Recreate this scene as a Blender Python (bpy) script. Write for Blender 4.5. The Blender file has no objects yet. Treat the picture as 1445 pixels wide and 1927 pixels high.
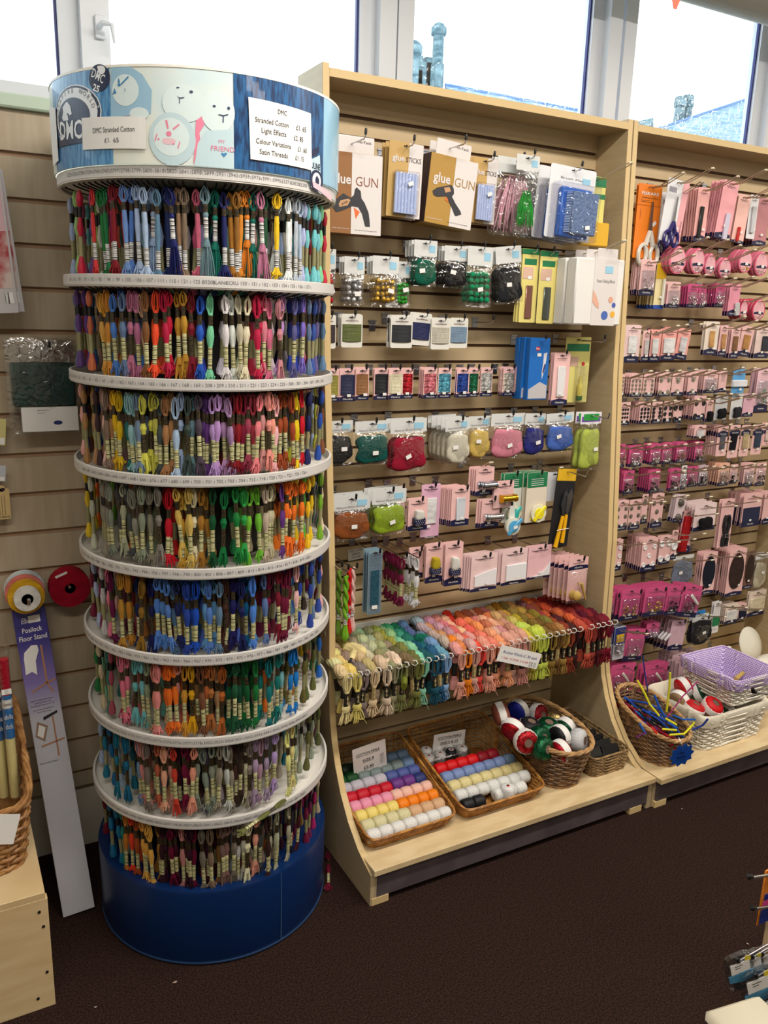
import bpy, bmesh, math, random
from math import sin, cos, pi, radians, hypot, atan2
from mathutils import Vector, Matrix
R = random.Random(11)
C = bpy.context.scene.collection
SC = bpy.context.scene
# ---------------------------------------------------------------- camera
CP = Vector((-.8789, -1.5957, 1.4963)); FPX = 1543.77
_p, _y, _r = radians(13.7124), radians(29.0024), radians(1.7732)
FW = Vector((sin(_y)*cos(_p), cos(_y)*cos(_p), -sin(_p)))
_rt = Vector((cos(_y), -sin(_y), 0)); _up = _rt.cross(FW)
RT = cos(_r)*_rt + sin(_r)*_up; UP = -sin(_r)*_rt + cos(_r)*_up
cam = bpy.data.cameras.new('camera'); cam.sensor_fit = 'HORIZONTAL'; cam.sensor_width = 36
cam.lens = FPX/1445*36; cam.clip_start = .02; cam.clip_end = 300
co = bpy.data.objects.new('camera', cam); C.objects.link(co); SC.camera = co
m = Matrix((RT, UP, -FW)).transposed().to_4x4(); m.translation = CP; co.matrix_world = m
def ray(x, y): return FW + RT*((x-722.5)/FPX) - UP*((y-963.5)/FPX)
def at(x, y, ax, v):
    d = ray(x, y); t = (v-CP[ax])/d[ax]; return CP + d*t
def px(P):
    d = Vector(P)-CP; return 722.5+FPX*d.dot(RT)/d.dot(FW)
def rect(x0, y0, x1, y1, Y):
    xc, yc = (x0+x1)/2, (y0+y1)/2
    a, b, t, u = at(x0, yc, 1, Y), at(x1, yc, 1, Y), at(xc, y0, 1, Y), at(xc, y1, 1, Y)
    return (a.x+b.x)/2, t.z, b.x-a.x, t.z-u.z
# ---------------------------------------------------------------- world, lights, exposure
SC.view_settings.view_transform = 'Standard'; SC.view_settings.look = 'None'
SC.view_settings.exposure = 0.0; SC.view_settings.gamma = 1; SC.view_settings.use_curve_mapping = False
w = bpy.data.worlds.new('overcast_sky'); SC.world = w; w.use_nodes = True
w.node_tree.nodes['Background'].inputs[0].default_value = (.82, .93, 1, 1)
w.node_tree.nodes['Background'].inputs[1].default_value = 3.6
SC.cycles.max_bounces = 8; SC.cycles.transparent_max_bounces = 24; SC.cycles.diffuse_bounces = 3
SC.cycles.glossy_bounces = 3; SC.cycles.transmission_bounces = 4; SC.cycles.sample_clamp_indirect = 4
SC.cycles.caustics_reflective = False; SC.cycles.caustics_refractive = False
def lamp(x, y, z, sx, sy, e, col=(1, .93, .84)):
    l = bpy.data.lights.new('ceiling_lamp', 'AREA'); l.shape = 'RECTANGLE'; l.size = sx; l.size_y = sy; l.energy = e; l.color = col
    o = bpy.data.objects.new('ceiling_lamp', l); C.objects.link(o); o.location = (x, y, z); return o
lamp(.25, -.80, 2.66, 1.5, .16, 44)
lamp(2.3, -.80, 2.66, 1.5, .16, 34)
lamp(-1.2, -1.7, 2.66, 1.2, .2, 26)  # added fill lamp, brightens the stand trays and left wall
lamp(1.4, -3.0, 2.66, 1.5, .3, 24)
# ---------------------------------------------------------------- materials
def lin(c):
    return tuple(((v/255)/12.92 if v/255 <= .04045 else ((v/255+.055)/1.055)**2.4) for v in c)
MC = {}
def mat(name, col=(200, 200, 200), rough=.6, metal=0, spec=.5, trans=0, obj=False, noise=None, bump=None, attr=None, coat=0):
    """noise=(scale, colour2, stretch) bump=(scale, strength, stretch)"""
    if name in MC: return MC[name]
    M = bpy.data.materials.new(name); M.use_nodes = True; nt = M.node_tree; N = nt.nodes; L = nt.links
    b = N['Principled BSDF']; b.inputs['Roughness'].default_value = rough; b.inputs['Metallic'].default_value = metal
    b.inputs['Specular IOR Level'].default_value = spec; b.inputs['Coat Weight'].default_value = coat
    c = lin(col); src = None
    b.inputs['Base Color'].default_value = (*c, 1)
    if obj: src = N.new('ShaderNodeObjectInfo').outputs['Color']
    if attr: a = N.new('ShaderNodeAttribute'); a.attribute_name = attr; src = a.outputs['Color']
    tc = N.new('ShaderNodeTexCoord').outputs['Object'] if (noise or bump) else None
    def noi(sc, st):
        mp = N.new('ShaderNodeMapping'); mp.inputs['Scale'].default_value = st; L.new(tc, mp.inputs[0])
        n = N.new('ShaderNodeTexNoise'); n.inputs['Scale'].default_value = sc; n.inputs['Detail'].default_value = 4
        L.new(mp.outputs[0], n.inputs['Vector']); return n.outputs['Fac']
    if noise:
        f = noi(noise[0], noise[2] if len(noise) > 2 else (1, 1, 1)); r = N.new('ShaderNodeValToRGB')
        r.color_ramp.elements[0].position = .38; r.color_ramp.elements[1].position = .62; L.new(f, r.inputs[0])
        mx = N.new('ShaderNodeMix'); mx.data_type = 'RGBA'; L.new(r.outputs[0], mx.inputs['Factor'])
        if src:
            mx.blend_type = 'MULTIPLY'; L.new(src, mx.inputs[6]); mx.inputs[7].default_value = (*[v/255 for v in noise[1]], 1)
        else:
            mx.inputs[6].default_value = (*c, 1); mx.inputs[7].default_value = (*lin(noise[1]), 1)
        src = mx.outputs[2]
    if src: L.new(src, b.inputs['Base Color'])
    if bump:
        f = noi(bump[0], bump[2] if len(bump) > 2 else (1, 1, 1)); bp = N.new('ShaderNodeBump')
        bp.inputs['Strength'].default_value = bump[1]; bp.inputs['Distance'].default_value = .002
        L.new(f, bp.inputs['Height']); L.new(bp.outputs[0], b.inputs['Normal'])
    MC[name] = M; return M
def clearmat(name, amt=.08, tint=(255, 255, 255), rough=.12):
    if name in MC: return MC[name]
    M = bpy.data.materials.new(name); M.use_nodes = True; nt = M.node_tree; N = nt.nodes; L = nt.links
    N.remove(N['Principled BSDF']); o = N['Material Output']
    t = N.new('ShaderNodeBsdfTransparent'); t.inputs[0].default_value = (*lin(tint), 1)
    g = N.new('ShaderNodeBsdfGlossy'); g.inputs['Roughness'].default_value = rough
    lw = N.new('ShaderNodeLayerWeight'); lw.inputs[0].default_value = .25
    ma = N.new('ShaderNodeMath'); ma.operation = 'MULTIPLY_ADD'; ma.inputs[1].default_value = .45; ma.inputs[2].default_value = amt; ma.use_clamp = True
    tc = N.new('ShaderNodeTexCoord'); n = N.new('ShaderNodeTexNoise'); n.inputs['Scale'].default_value = 45; n.inputs['Distortion'].default_value = 1.5; n.inputs['Detail'].default_value = 1
    bp = N.new('ShaderNodeBump'); bp.inputs['Strength'].default_value = .8; bp.inputs['Distance'].default_value = .004
    L.new(tc.outputs['Object'], n.inputs['Vector']); L.new(n.outputs['Fac'], bp.inputs['Height']); L.new(bp.outputs[0], g.inputs['Normal'])
    mx = N.new('ShaderNodeMixShader'); L.new(lw.outputs['Facing'], ma.inputs[0]); L.new(ma.outputs[0], mx.inputs[0])
    L.new(t.outputs[0], mx.inputs[1]); L.new(g.outputs[0], mx.inputs[2]); L.new(mx.outputs[0], o.inputs['Surface']); MC[name] = M; return M
def flat(name, col, rough=.6, **k): return mat(name, col, rough, **k)
OC = mat('coloured_card', obj=True, rough=.5)
THR = mat('cotton_thread', obj=True, rough=.55, spec=.35, noise=(60, (185, 185, 185), (9, 9, 1)))
WOOL = mat('wool_fibre', obj=True, rough=.85, spec=.2, noise=(30, (190, 190, 190), (1, 1, 2)), bump=(80, .4, (1, 1, 3)))
GLIT = mat('glitter_fibre', obj=True, rough=.35, metal=.6, noise=(120, (90, 90, 90)), bump=(200, .9))
OMET = mat('coloured_metal', obj=True, rough=.25, metal=1)
OGL = mat('glossy_plastic', obj=True, rough=.25)
WHITE = flat('white_paper', (235, 233, 230)); BLACK = flat('black_plastic', (14, 14, 16), .35); INK = flat('black_ink', (25, 24, 28))
GREYINK = flat('grey_ink', (120, 118, 122)); NAVY = flat('navy_print', (20, 24, 66), .45); CHROME = mat('chrome_wire', (200, 200, 205), .22, 1)
STEEL = mat('steel_plate', (175, 178, 190), .3, 1); BEIGEW = mat('nickel_wire', (190, 178, 155), .35, .75)
BAG = clearmat('clear_film'); BLIS = clearmat('clear_blister', .06, (252, 252, 255), .08)
WOOD = mat('maple_laminate', (192, 172, 136), .45, noise=(9, (185, 164, 128), (1.2, 1.2, 9)), spec=.4)
SLAT = mat('maple_slat', (206, 184, 146), .36, noise=(3, (200, 177, 138), (1, 1, 9)), spec=.45)
EDGE = mat('maple_edging', (214, 186, 134), .5); DARKG = mat('slat_groove', (95, 66, 46), .7)
MALAM = flat('wall_slat_laminate', (196, 186, 170), .4); KICK = mat('grey_plinth_laminate', (92, 82, 86), .4, noise=(14, (78, 70, 74), (1, 1, 1)))
# ---------------------------------------------------------------- mesh builder
class MB:
    def __init__(s): s.v = []; s.f = []; s.m = []
    def add(s, vs, fs, mi=0, M=None):
        o = len(s.v); s.v += [tuple(M @ Vector(v)) if M else tuple(v) for v in vs]
        for f in fs: s.f.append([i+o for i in f]); s.m.append(mi)
        return s
    def box(s, x0, x1, y0, y1, z0, z1, mi=0, M=None, b=0):
        if b:
            bx = []
            for z, k in ((z0, b), (z0+b, 0), (z1-b, 0), (z1, b)):
                for x, y in ((x0+b, y0), (x1-b, y0), (x1, y0+b), (x1, y1-b), (x1-b, y1), (x0+b, y1), (x0, y1-b), (x0, y0+b)):
                    xx = min(max(x, x0+k), x1-k); yy = min(max(y, y0+k), y1-k); bx.append((xx, yy, z))
            fs = [[7-i for i in range(8)], [24+i for i in range(8)]]
            for j in range(3): fs += [[j*8+i, j*8+(i+1) % 8, j*8+8+(i+1) % 8, j*8+8+i] for i in range(8)]
            return s.add(bx, fs, mi, M)
        return s.add([(x0, y0, z0), (x1, y0, z0), (x1, y1, z0), (x0, y1, z0), (x0, y0, z1), (x1, y0, z1), (x1, y1, z1), (x0, y1, z1)],
                     [(0, 3, 2, 1), (4, 5, 6, 7), (0, 1, 5, 4), (1, 2, 6, 5), (2, 3, 7, 6), (3, 0, 4, 7)], mi, M)
    def tube(s, pts, r, n=6, mi=0, close=False, M=None):
        pts = [Vector(p) for p in pts]; k = len(pts); vs = []; last = None
        for i, p in enumerate(pts):
            a = pts[(i-1) % k] if (close or i > 0) else p; b = pts[(i+1) % k] if (close or i < k-1) else p
            t = (b-a).normalized() if (b-a).length > 1e-9 else Vector((0, 0, 1))
            if last is None: u = t.orthogonal().normalized()
            else:
                u = last - t*last.dot(t); u = u.normalized() if u.length > 1e-6 else t.orthogonal().normalized()
            last = u; v = t.cross(u); rr = r[i] if isinstance(r, (list, tuple)) else r
            vs += [p + (u*cos(2*pi*j/n)+v*sin(2*pi*j/n))*rr for j in range(n)]
        fs = [[i*n+j, i*n+(j+1) % n, ((i+1) % k)*n+(j+1) % n, ((i+1) % k)*n+j] for i in range(k if close else k-1) for j in range(n)]
        if not close: fs += [list(range(n))[::-1], [(k-1)*n+j for j in range(n)]]
        return s.add(vs, fs, mi, M)
    def lathe(s, prof, n=24, mi=0, M=None, fl=0, nf=0):
        """prof: (r, z) or (rx, ry, z); fl flutes"""
        vs = []
        for p in prof:
            rx, ry, z = (p[0], p[0], p[1]) if len(p) == 2 else p
            for j in range(n):
                a = 2*pi*j/n; q = 1+fl*(1 if j % 2 else -1) if nf == 0 else 1+fl*cos(nf*a)
                vs.append((rx*q*cos(a), ry*q*sin(a), z))
        k = len(prof)
        fs = [[i*n+j, i*n+(j+1) % n, (i+1)*n+(j+1) % n, (i+1)*n+j] for i in range(k-1) for j in range(n)]
        fs += [list(range(n))[::-1], [(k-1)*n+j for j in range(n)]]
        return s.add(vs, fs, mi, M)
    def ext(s, poly, y0, y1, mi=0, M=None):
        n = len(poly); vs = [(x, y0, z) for x, z in poly]+[(x, y1, z) for x, z in poly]
        fs = [list(range(n)), list(range(n, 2*n))[::-1]]+[[i, n+i, n+(i+1) % n, (i+1) % n] for i in range(n)]
        return s.add(vs, fs, mi, M)
    def mesh(s, mats, smooth=True, ang=40):
        me = bpy.data.meshes.new('m'); me.from_pydata(s.v, [], s.f)
        for q in (mats if isinstance(mats, (list, tuple)) else [mats]): me.materials.append(q)
        me.polygons.foreach_set('material_index', s.m)
        bm = bmesh.new(); bm.from_mesh(me); bmesh.ops.recalc_face_normals(bm, faces=bm.faces); bm.to_mesh(me); bm.free()
        if smooth:
            me.polygons.foreach_set('use_smooth', [True]*len(me.polygons)); me.set_sharp_from_angle(angle=radians(ang))
        return me
def T(x=0, y=0, z=0, rx=0, ry=0, rz=0, s=1):
    return Matrix.Translation((x, y, z)) @ Matrix.Rotation(rz, 4, 'Z') @ Matrix.Rotation(ry, 4, 'Y') @ Matrix.Rotation(rx, 4, 'X') @ Matrix.Scale(s, 4)
def link(name, me, parent=None, loc=None, col=None, M=None, label=None):
    o = bpy.data.objects.new(name, me); C.objects.link(o)
    if me: me.name = name
    if parent: o.parent = parent
    if M is not None: o.matrix_local = M
    if loc is not None: o.location = loc
    if col is not None: o.color = (*lin(col), 1)
    if label: o['label'] = label
    return o
THINGS = []
def tag(o, what, where, cat, group=None, same=False):
    o['category'] = cat
    if group: o['group'] = group
    THINGS.append((o, what, where, same)); return o
def empty(name, M=None, loc=None):
    return link(name, None, M=M, loc=loc)
def struct(o): o['kind'] = 'structure'; return o
def dup(o, parent=None):
    c = o.copy(); C.objects.link(c); c.parent = parent
    for ch in o.children: dup(ch, c)
    return c
TX = {}
def textmesh(s, mt, bold=0, shear=0, ext=0):
    k = (s, mt.name, bold, shear)
    if k in TX: return TX[k]
    cu = bpy.data.curves.new('t', 'FONT'); cu.body = s; cu.size = 1; cu.align_x = 'CENTER'; cu.align_y = 'CENTER'
    cu.resolution_u = 2; cu.offset = bold; cu.shear = shear
    o = bpy.data.objects.new('t', cu); C.objects.link(o); dg = bpy.context.evaluated_depsgraph_get()
    me = bpy.data.meshes.new_from_object(o.evaluated_get(dg)); bpy.data.objects.remove(o); bpy.data.curves.remove(cu)
    me.transform(Matrix.Rotation(pi/2, 4, 'X')); me.materials.clear(); me.materials.append(mt); me.name = 'lettering'
    TX[k] = me; return me
def text(s, parent, x, y, z, h, mt=INK, bold=0, wid=None, shear=0, rot=0, name='lettering'):
    """h: cap height; wid: fit to width"""
    me = textmesh(s, mt, bold, shear); sx = sz = h/.7
    if wid:
        xs = [v.co.x for v in me.vertices]; sx = wid/(max(xs)-min(xs))
    o = link(name, me, parent); o.matrix_local = Matrix.Translation((x, y, z)) @ Matrix.Rotation(rot, 4, 'Y') @ Matrix.Diagonal((sx, 1, sz, 1)); return o
def rrect(w, h, r=.003, x=0, z=0, top=True):
    """rounded outline centred x, from z down to z-h"""
    P = []
    for cx, cz, a0 in ((w/2-r, -h+r, -90), (w/2-r, -r, 0), (-w/2+r, -r, 90), (-w/2+r, -h+r, 180)):
        for k in range(3):
            a = radians(a0+45*k); P.append((x+cx+r*cos(a), z+cz+r*sin(a)))
    return P
# ---------------------------------------------------------------- room
CARPET = mat('brown_carpet', (56, 38, 32), .95, spec=.1, noise=(240, (27, 18, 16)), bump=(330, 1.0))
PAINT = flat('cream_paint', (214, 206, 190), .8); GREEN = flat('pale_green_paint', (196, 214, 196), .6)
UPVC = mat('white_window_frame', (222, 226, 234), .35); GASK = flat('blue_black_gasket', (30, 34, 110), .4)
def wallbox(name, *a, mt=PAINT): return struct(link(name, MB().box(*a).mesh(mt, False)))
wallbox('floor', -2.6, 3.4, -4.6, .68, -.05, 0, mt=CARPET); wallbox('ceiling', -2.6, 3.4, -4.6, .72, 2.7, 2.75)
mb = MB().box(-2.6, 3.4, .582, .8, 0, 1.94).box(-2.6, 3.4, .582, .8, 2.6, 2.7); struct(link('wall_back', mb.mesh(PAINT, False)))
wallbox('wall_left', -2.7, -2.6, -4.6, .72, 0, 2.7); wallbox('wall_right', 3.4, 3.5, -4.6, .72, 0, 2.7); wallbox('wall_front', -2.6, 3.4, -4.7, -4.6, 0, 2.7)
struct(link('trim_1', MB().box(-2.6, 3.4, .545, .6, 1.912, 1.942, b=.004).mesh(GREEN)))
# slat boards fixed to the wall, left of the bays
def slats(mb, x0, x1, y, top, bot, g0, p, gh, th=.014, mi=0, mg=1):
    zs = [top]; z = g0
    while z-gh > bot: zs += [z, z-gh]; z -= p
    zs.append(bot)
    for i in range(0, len(zs)-1, 2):
        a, b = zs[i], zs[i+1]; t = .0012
        mb.box(x0, x1, y, y+th, b, a, mi)
    mb.box(x0, x1, y+th-.004, y+th, bot, top, mg)
mb = MB(); slats(mb, -2.2, -.006, .562, 1.911, .2, 1.8245, .0985, .0118)
o = struct(link('wall_slat_panel', mb.mesh([mat('wall_slat_face', (188, 172, 148), .38, noise=(6, (178, 161, 136), (9, 1, 1))), mat('wall_slat_groove', (168, 134, 104), .6)], False)))
o.name = 'wall_panel'
# windows
wxa = lambda x, y: at(x, y, 1, .615).x
WX = [(-1.75, wxa(108, 0)), (wxa(205, 60), wxa(682, 60)), (wxa(775, 60), wxa(1117, 100)), (wxa(1190, 100), wxa(1441, 60)), (1.99, 2.6)]
for i, (a, b) in enumerate(WX):
    e = struct(empty('window_%d' % (i+1), loc=((a+b)/2, .65, 1.94)))
    mb = MB(); z0, z1 = 1.981, 2.58; K = lambda *q: (q[0]-e.location.x, q[1]-e.location.x, q[2]+.05-.65, q[3]+.05-.65, q[4]-1.94, q[5]-1.94)
    mb.box(*K(a-.006, b+.006, .565, .62, 1.94, z0)); mb.box(*K(a-.006, b+.006, .565, .62, z1, 2.62))
    mb.box(*K(b, b+.046, .58, .62, 1.94, 2.6)); mb.box(*K(b+.046, b+(.107 if i == 0 else .098), .55, .62, 1.94, 2.6, ), )
    if i: mb.box(*K(a-.05, a, .553, .62, 1.94, 2.6))
    link('window_frame', mb.mesh(UPVC, False), e)
    link('gasket', MB().box(*K(b-.006, b, .59, .6, z0, z1)).box(*K(a, b, .59, .6, z0, z0+.004)).mesh(GASK, False), e)
    link('pane', MB().box(*K(a, b, .602, .606, z0, z1)).mesh(clearmat('window_glass', .0, (250, 253, 255), .02), False), e)
    if i == 0:
        mb = MB().box(-.472, -.450, .59, .60, 2.095, 2.145, b=.002).tube([(-.463, .595, 2.12), (-.461, .56, 2.12), (-.442, .553, 2.118), (-.437, .555, 2.08)], [.007, .006, .0055, .003], 8)
        h = link('window_handle', mb.mesh(UPVC), e); h.location = -Vector(e.location)
    if i == 1:
        mb = MB().box(.235, .262, .615, .63, 2.09, 2.12, b=.002).tube([(.262, .615, 2.095), (.275, .59, 2.095)], .006, 8)
        h = link('window_handle', mb.mesh(UPVC), e); h.location = -Vector(e.location)
# blind cassette over the right window
o = link('roller_blind', MB().lathe([(0, -1), (.05, -1), (.05, 1), (0, 1)], 20, 0, T(1.85, .44, 2.497, 0, pi/2)).mesh(mat('grey_blind_fabric', (150, 148, 140), .8, bump=(200, .6, (1, 9, 9)))))
tag(o, 'rolled grey fabric blind', 'across the top of the tall windows', 'blind')
g = at(1270, 17, 1, -.3)
o = link('bunting_flag', MB().ext([(-.03, .07), (.03, .07), (.004, 0), (-.004, 0)], -.0007, .0007).mesh(flat('red_bunting', (226, 74, 52), .7), False), loc=g)
tag(o, 'tip of a red bunting flag', 'hanging against the window', 'bunting flag')
# ---------------------------------------------------------------- buildings beyond the glass
STONE = mat('grey_stone', (112, 134, 138), .9, noise=(3.2, (62, 88, 96), (1, 1, 2.2))); SLATE = mat('slate_roof', (142, 160, 168), .7, noise=(2.2, (86, 118, 138), (.5, 1, 9)))
LEAD = flat('lead_ridge', (70, 105, 150), .6)
def far(x, y, Y=26): return at(x, y, 1, Y)
def octo(mb, x, prof, Y, mi=0):
    k = (far(x+1, 100, Y)-far(x, 100, Y)).length
    P = [(r*k, far(x, y, Y).z) for y, r in prof]; c = far(x, 100, Y); mb.lathe(P, 8, mi, T(c.x, Y, 0))
mb = MB(); octo(mb, 824, [(230, 11), (122, 11), (122, 9), (68, 9), (66, 12.5), (52, 12.5), (50, 10), (44, 7), (43, 0)], 26)
o = link('chimney_stack', mb.mesh(STONE, False)); tag(o, 'tall octagonal stone chimney with flared cap', 'beside the battlemented gable outside', 'chimney')
mb = MB(); octo(mb, 779, [(200, 9), (104, 9), (102, 14), (88, 14), (80, 9), (76, 4), (75, 0)], 26)
for x0, x1, y0 in ((690, 796, 122), (780, 797, 103), (804, 813, 107), (813.5, 818, 109), (797, 823, 118)):
    a, b = far(x0, 100, 27), far(x1, 100, 27); z = far((x0+x1)/2, y0, 27).z; mb.box(a.x, b.x, 27, 28, 0, z)
o = link('stone_gable', mb.mesh(STONE, False)); tag(o, 'battlemented stone gable with a pinnacle', 'seen through the middle window', 'building')
def roofplane(name, pts, lab, Y0=27, Y1=22, ridge=True):
    """ridge line by pixels, slope falls toward the shop"""
    a, b = far(*pts[0], Y0), far(*pts[1], Y0); mb = MB(); d = Vector((0, Y1-Y0, -5))
    mb.add([a, b, b+d, a+d, a+Vector((0, 2, -3)), b+Vector((0, 2, -3))], [(0, 1, 2, 3), (0, 4, 5, 1)])
    if ridge: mb.tube([a, b], .07, 6, 1)
    o = link(name, mb.mesh([SLATE, LEAD], False)); tag(o, *lab, 'roof')
roofplane('slate_roof', [(838, 160), (1120, 214)], ('long slate roof falling behind the shelves', 'seen through the middle window'), 27, 22)
roofplane('slate_roof', [(1236, 243), (1445, 174)], ('steep slate roof rising toward a dark ridge', 'seen through the end window'), 26, 20)
mb = MB()
for x, y in ((1290, 184), (1304, 181)): octo(mb, x, [(260, 7), (205, 7), (203, 8.5), (192, 8.5), (190, 7.5), (y+3, 8), (y, 6), (y, 0)], 27)
o = link('chimney_stack', mb.mesh(STONE, False)); tag(o, 'pair of short clustered stone chimneys', 'above the steep slate roof outside', 'chimney')
o = link('small_gable', MB().ext([(far(1215, 240, 27).x, 6.0), (far(1230, 220, 27).x, far(1230, 221, 27).z), (far(1246, 240, 27).x, 6.0)], 27, 28).mesh(STONE, False)); tag(o, 'small pointed stone gable', 'just above the shelves outside', 'building')
# ---------------------------------------------------------------- slatwall bays
def ypanel(x0, x1, poly): # poly in (y, z)
    return MB().ext(poly, -x1, -x0, 0, Matrix.Rotation(pi/2, 4, 'Z'))
SIDE = [(.508, 0), (.508, 2.066), (.358, 2.066), (.324, 1.34), (.276, .8), (.268, .5), (.262, .42), (.247, .35), (.222, .285), (.185, .22), (.138, .165), (.075, .118), (.012, .094), (.0, .09), (0, 0)]
def bay(x0, x1, dy, what):
    e = empty('shelving_bay', loc=(x0, 0, 0)); X = Matrix.Translation((-x0, 0, 0))
    def part(n, mb, mt, sm=False): me = mb.mesh(mt, sm); me.transform(X); return link(n, me, e)
    for a in (x0, x1-.018):
        p = part('side_panel', ypanel(a, a+.018, SIDE), WOOD)
        P = [(y-.0012, z) for y, z in SIDE[2:13]]; P2 = [(y+.001, z) for y, z in SIDE[2:13]][::-1]
        part('edge_strip', ypanel(a+.0005, a+.0175, P+P2), EDGE)
    part('top_shelf', MB().box(x0+.018, x1-.018, .357, .505, 2.037, 2.056), WOOD)
    part('top_shelf_edge', MB().box(x0+.018, x1-.018, .3555, .357, 2.037, 2.056), EDGE)
    mb = MB(); slats(mb, x0+.018, x1-.018, .4825, 2.037, .11, 1.990, .0483, .0088, .012); part('slat_panel', mb, [SLAT, DARKG])
    dk = MB().box(x0+.0 if dy else x0+.004, x1-.001, -.012+dy, .19, .093, .110, b=.001).box(x0+.018, x1-.018, .19, .49, .093, .110)
    part('deck', dk, mat('deck_laminate', (222, 200, 158), .4, noise=(8, (210, 184, 140), (1.5, 5, 1)), spec=.5))
    part('plinth', MB().box(x0+.012, x1-.004, .0+dy*.5, .012+dy*.5, .02, .093), KICK)
    for a in (x0+.004, x1-.09): part('foot', MB().box(a, a+.05, -.002+dy*.5, .04, 0, .02), EDGE)
    tag(e, what, 'standing against the wall', 'shelving bay')
bay(0, 1.0, 0, 'maple slatwall bay with curved sides filled with craft packs')
bay(1.004, 2.02, -.018, 'maple slatwall bay with curved sides filled with pink cards')
# ---------------------------------------------------------------- round thread stand
AX, AY, RR, HR = -.3274, .262, .2905, .296
def cyl(x, y, r=HR):
    d = ray(x, y); ox, oy = CP.x-AX, CP.y-AY; a = d.x**2+d.y**2; b = 2*(ox*d.x+oy*d.y); c = ox*ox+oy*oy-r*r
    D = b*b-4*a*c
    t = (-b-math.sqrt(max(D, 0)))/2/a; P = CP+t*d; a = atan2(P.y-AY, P.x-AX); return (a-2*pi if a > 1.3 else a), P.z
stand = empty('thread_display_stand', loc=(AX, AY, 0)); S0 = Vector((AX, AY, 0))
tag(stand, 'tall round white-tiered display stand on a blue drum base', 'standing in front of the wall', 'display stand')
TRAYM = mat('white_tray_plastic', (238, 234, 224), .4); STRIPM = mat('number_strip_paper', (206, 203, 200), .5)
RIM = clearmat('clear_rim_plastic', .1, (250, 250, 250), .1)
LEV = [1.5511, 1.3569, 1.1654, .9709, .7796, .5882, .3866]
def ring(z0, z1, r0, r1, n=96, mi=0, mb=None):
    mb = mb or MB(); return mb.add([(r*cos(2*pi*j/n), r*sin(2*pi*j/n), z) for r, z in ((r0, z0), (r1, z0), (r1, z1), (r0, z1)) for j in range(n)],
        [(i*n+j, i*n+(j+1) % n, ((i+1) % 4)*n+(j+1) % n, ((i+1) % 4)*n+j) for i in range(4) for j in range(n)], mi)
def wrap(me_bm, mt, parent, name='print', r=HR+.0008):
    """a flat drawing in (arc length, z) bent round the drum"""
    bm = me_bm; xs = [v.co.x for v in bm.verts]; s = math.floor(min(xs)/.012)*.012
    while s < max(xs):
        bmesh.ops.bisect_plane(bm, geom=bm.verts[:]+bm.edges[:]+bm.faces[:], plane_co=(s, 0, 0), plane_no=(1, 0, 0)); s += .012
    for v in bm.verts:
        a = v.co.x/RR; v.co = (((r+v.co.y)*cos(a)), ((r+v.co.y)*sin(a)), v.co.z)
    me = bpy.data.meshes.new('m'); bm.to_mesh(me); bm.free(); me.materials.append(mt) if mt else None
    return link(name, me, parent)
def sz(x, y): a, z = cyl(x, y); return a*RR, z
def wpoly(P, mt, parent, name='print', r=HR+.0008, pixels=True):
    bm = bmesh.new(); Q = [sz(*p) if pixels else p for p in P]
    bm.faces.new([bm.verts.new((s, 0, z)) for s, z in Q]); bm.normal_update(); bmesh.ops.triangulate(bm, faces=bm.faces); return wrap(bm, mt, parent, name, r)
def well(cx, cy, rx, ry, mt, parent, name='print', r=HR+.0008, rot=0, n=28):
    s, z = sz(cx, cy); k = abs(sz(cx+1, cy)[0]-sz(cx-1, cy)[0])/2; kz = abs(sz(cx, cy+1)[1]-sz(cx, cy-1)[1])/2
    P = []
    for j in range(n):
        u, v = rx*k*cos(2*pi*j/n), ry*kz*sin(2*pi*j/n); P.append((s+u*cos(rot)-v*sin(rot), z+u*sin(rot)+v*cos(rot)))
    return wpoly(P, mt, parent, name, r, False)
def wtext(st, cx, cy, h, mt, parent, bold=0, wid=None, r=HR+.0012, rot=0, tr=None):
    """h, wid in metres"""
    me = textmesh(st, mt, bold); bm = bmesh.new(); bm.from_mesh(me); s, z = tr or sz(cx, cy); k = h/.7; kx = k
    if wid: xs = [v.co.x for v in bm.verts]; kx = wid/(max(xs)-min(xs))
    for v in bm.verts:
        a, b = v.co.x*kx, v.co.z*k; v.co = (s+a*cos(rot)-b*sin(rot), 0, z+a*sin(rot)+b*cos(rot))
    return wrap(bm, mt, parent, 'lettering', r)
# base drum, column, trays
BLUE = mat('blue_vinyl', (5, 38, 86), .38, spec=.4); 
link('base_drum', MB().lathe([(0, .006), (.283, .006), (.2855, .014), (.288, .192), (.286, .199), (0, .1995)], 96).mesh(BLUE), stand)
link('drum_edge_trim', ring(.005, .008, .28, .2872).mesh(flat('pale_blue_edge', (34, 60, 98), .5)), stand)
a, _ = cyl(533, 1750); link('drum_seam', MB().box(-.0006, .0006, -.2885, -.28, .012, .195, M=Matrix.Rotation(a+pi/2, 4, 'Z')).mesh(flat('blue_seam', (70, 105, 150), .5), False), stand)
for k in range(4):
    a = k*pi/2+.5; link('caster', MB().lathe([(.018, -.01), (.02, 0), (.018, .01)], 12, 0, T(.2*cos(a), .2*sin(a), .01, pi/2, 0, a, .48)).mesh(BLACK), stand)
link('column', MB().lathe([(.15, .2), (.15, 1.722)], 32).mesh(flat('dark_column', (26, 26, 34), .6)), stand)
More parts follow.
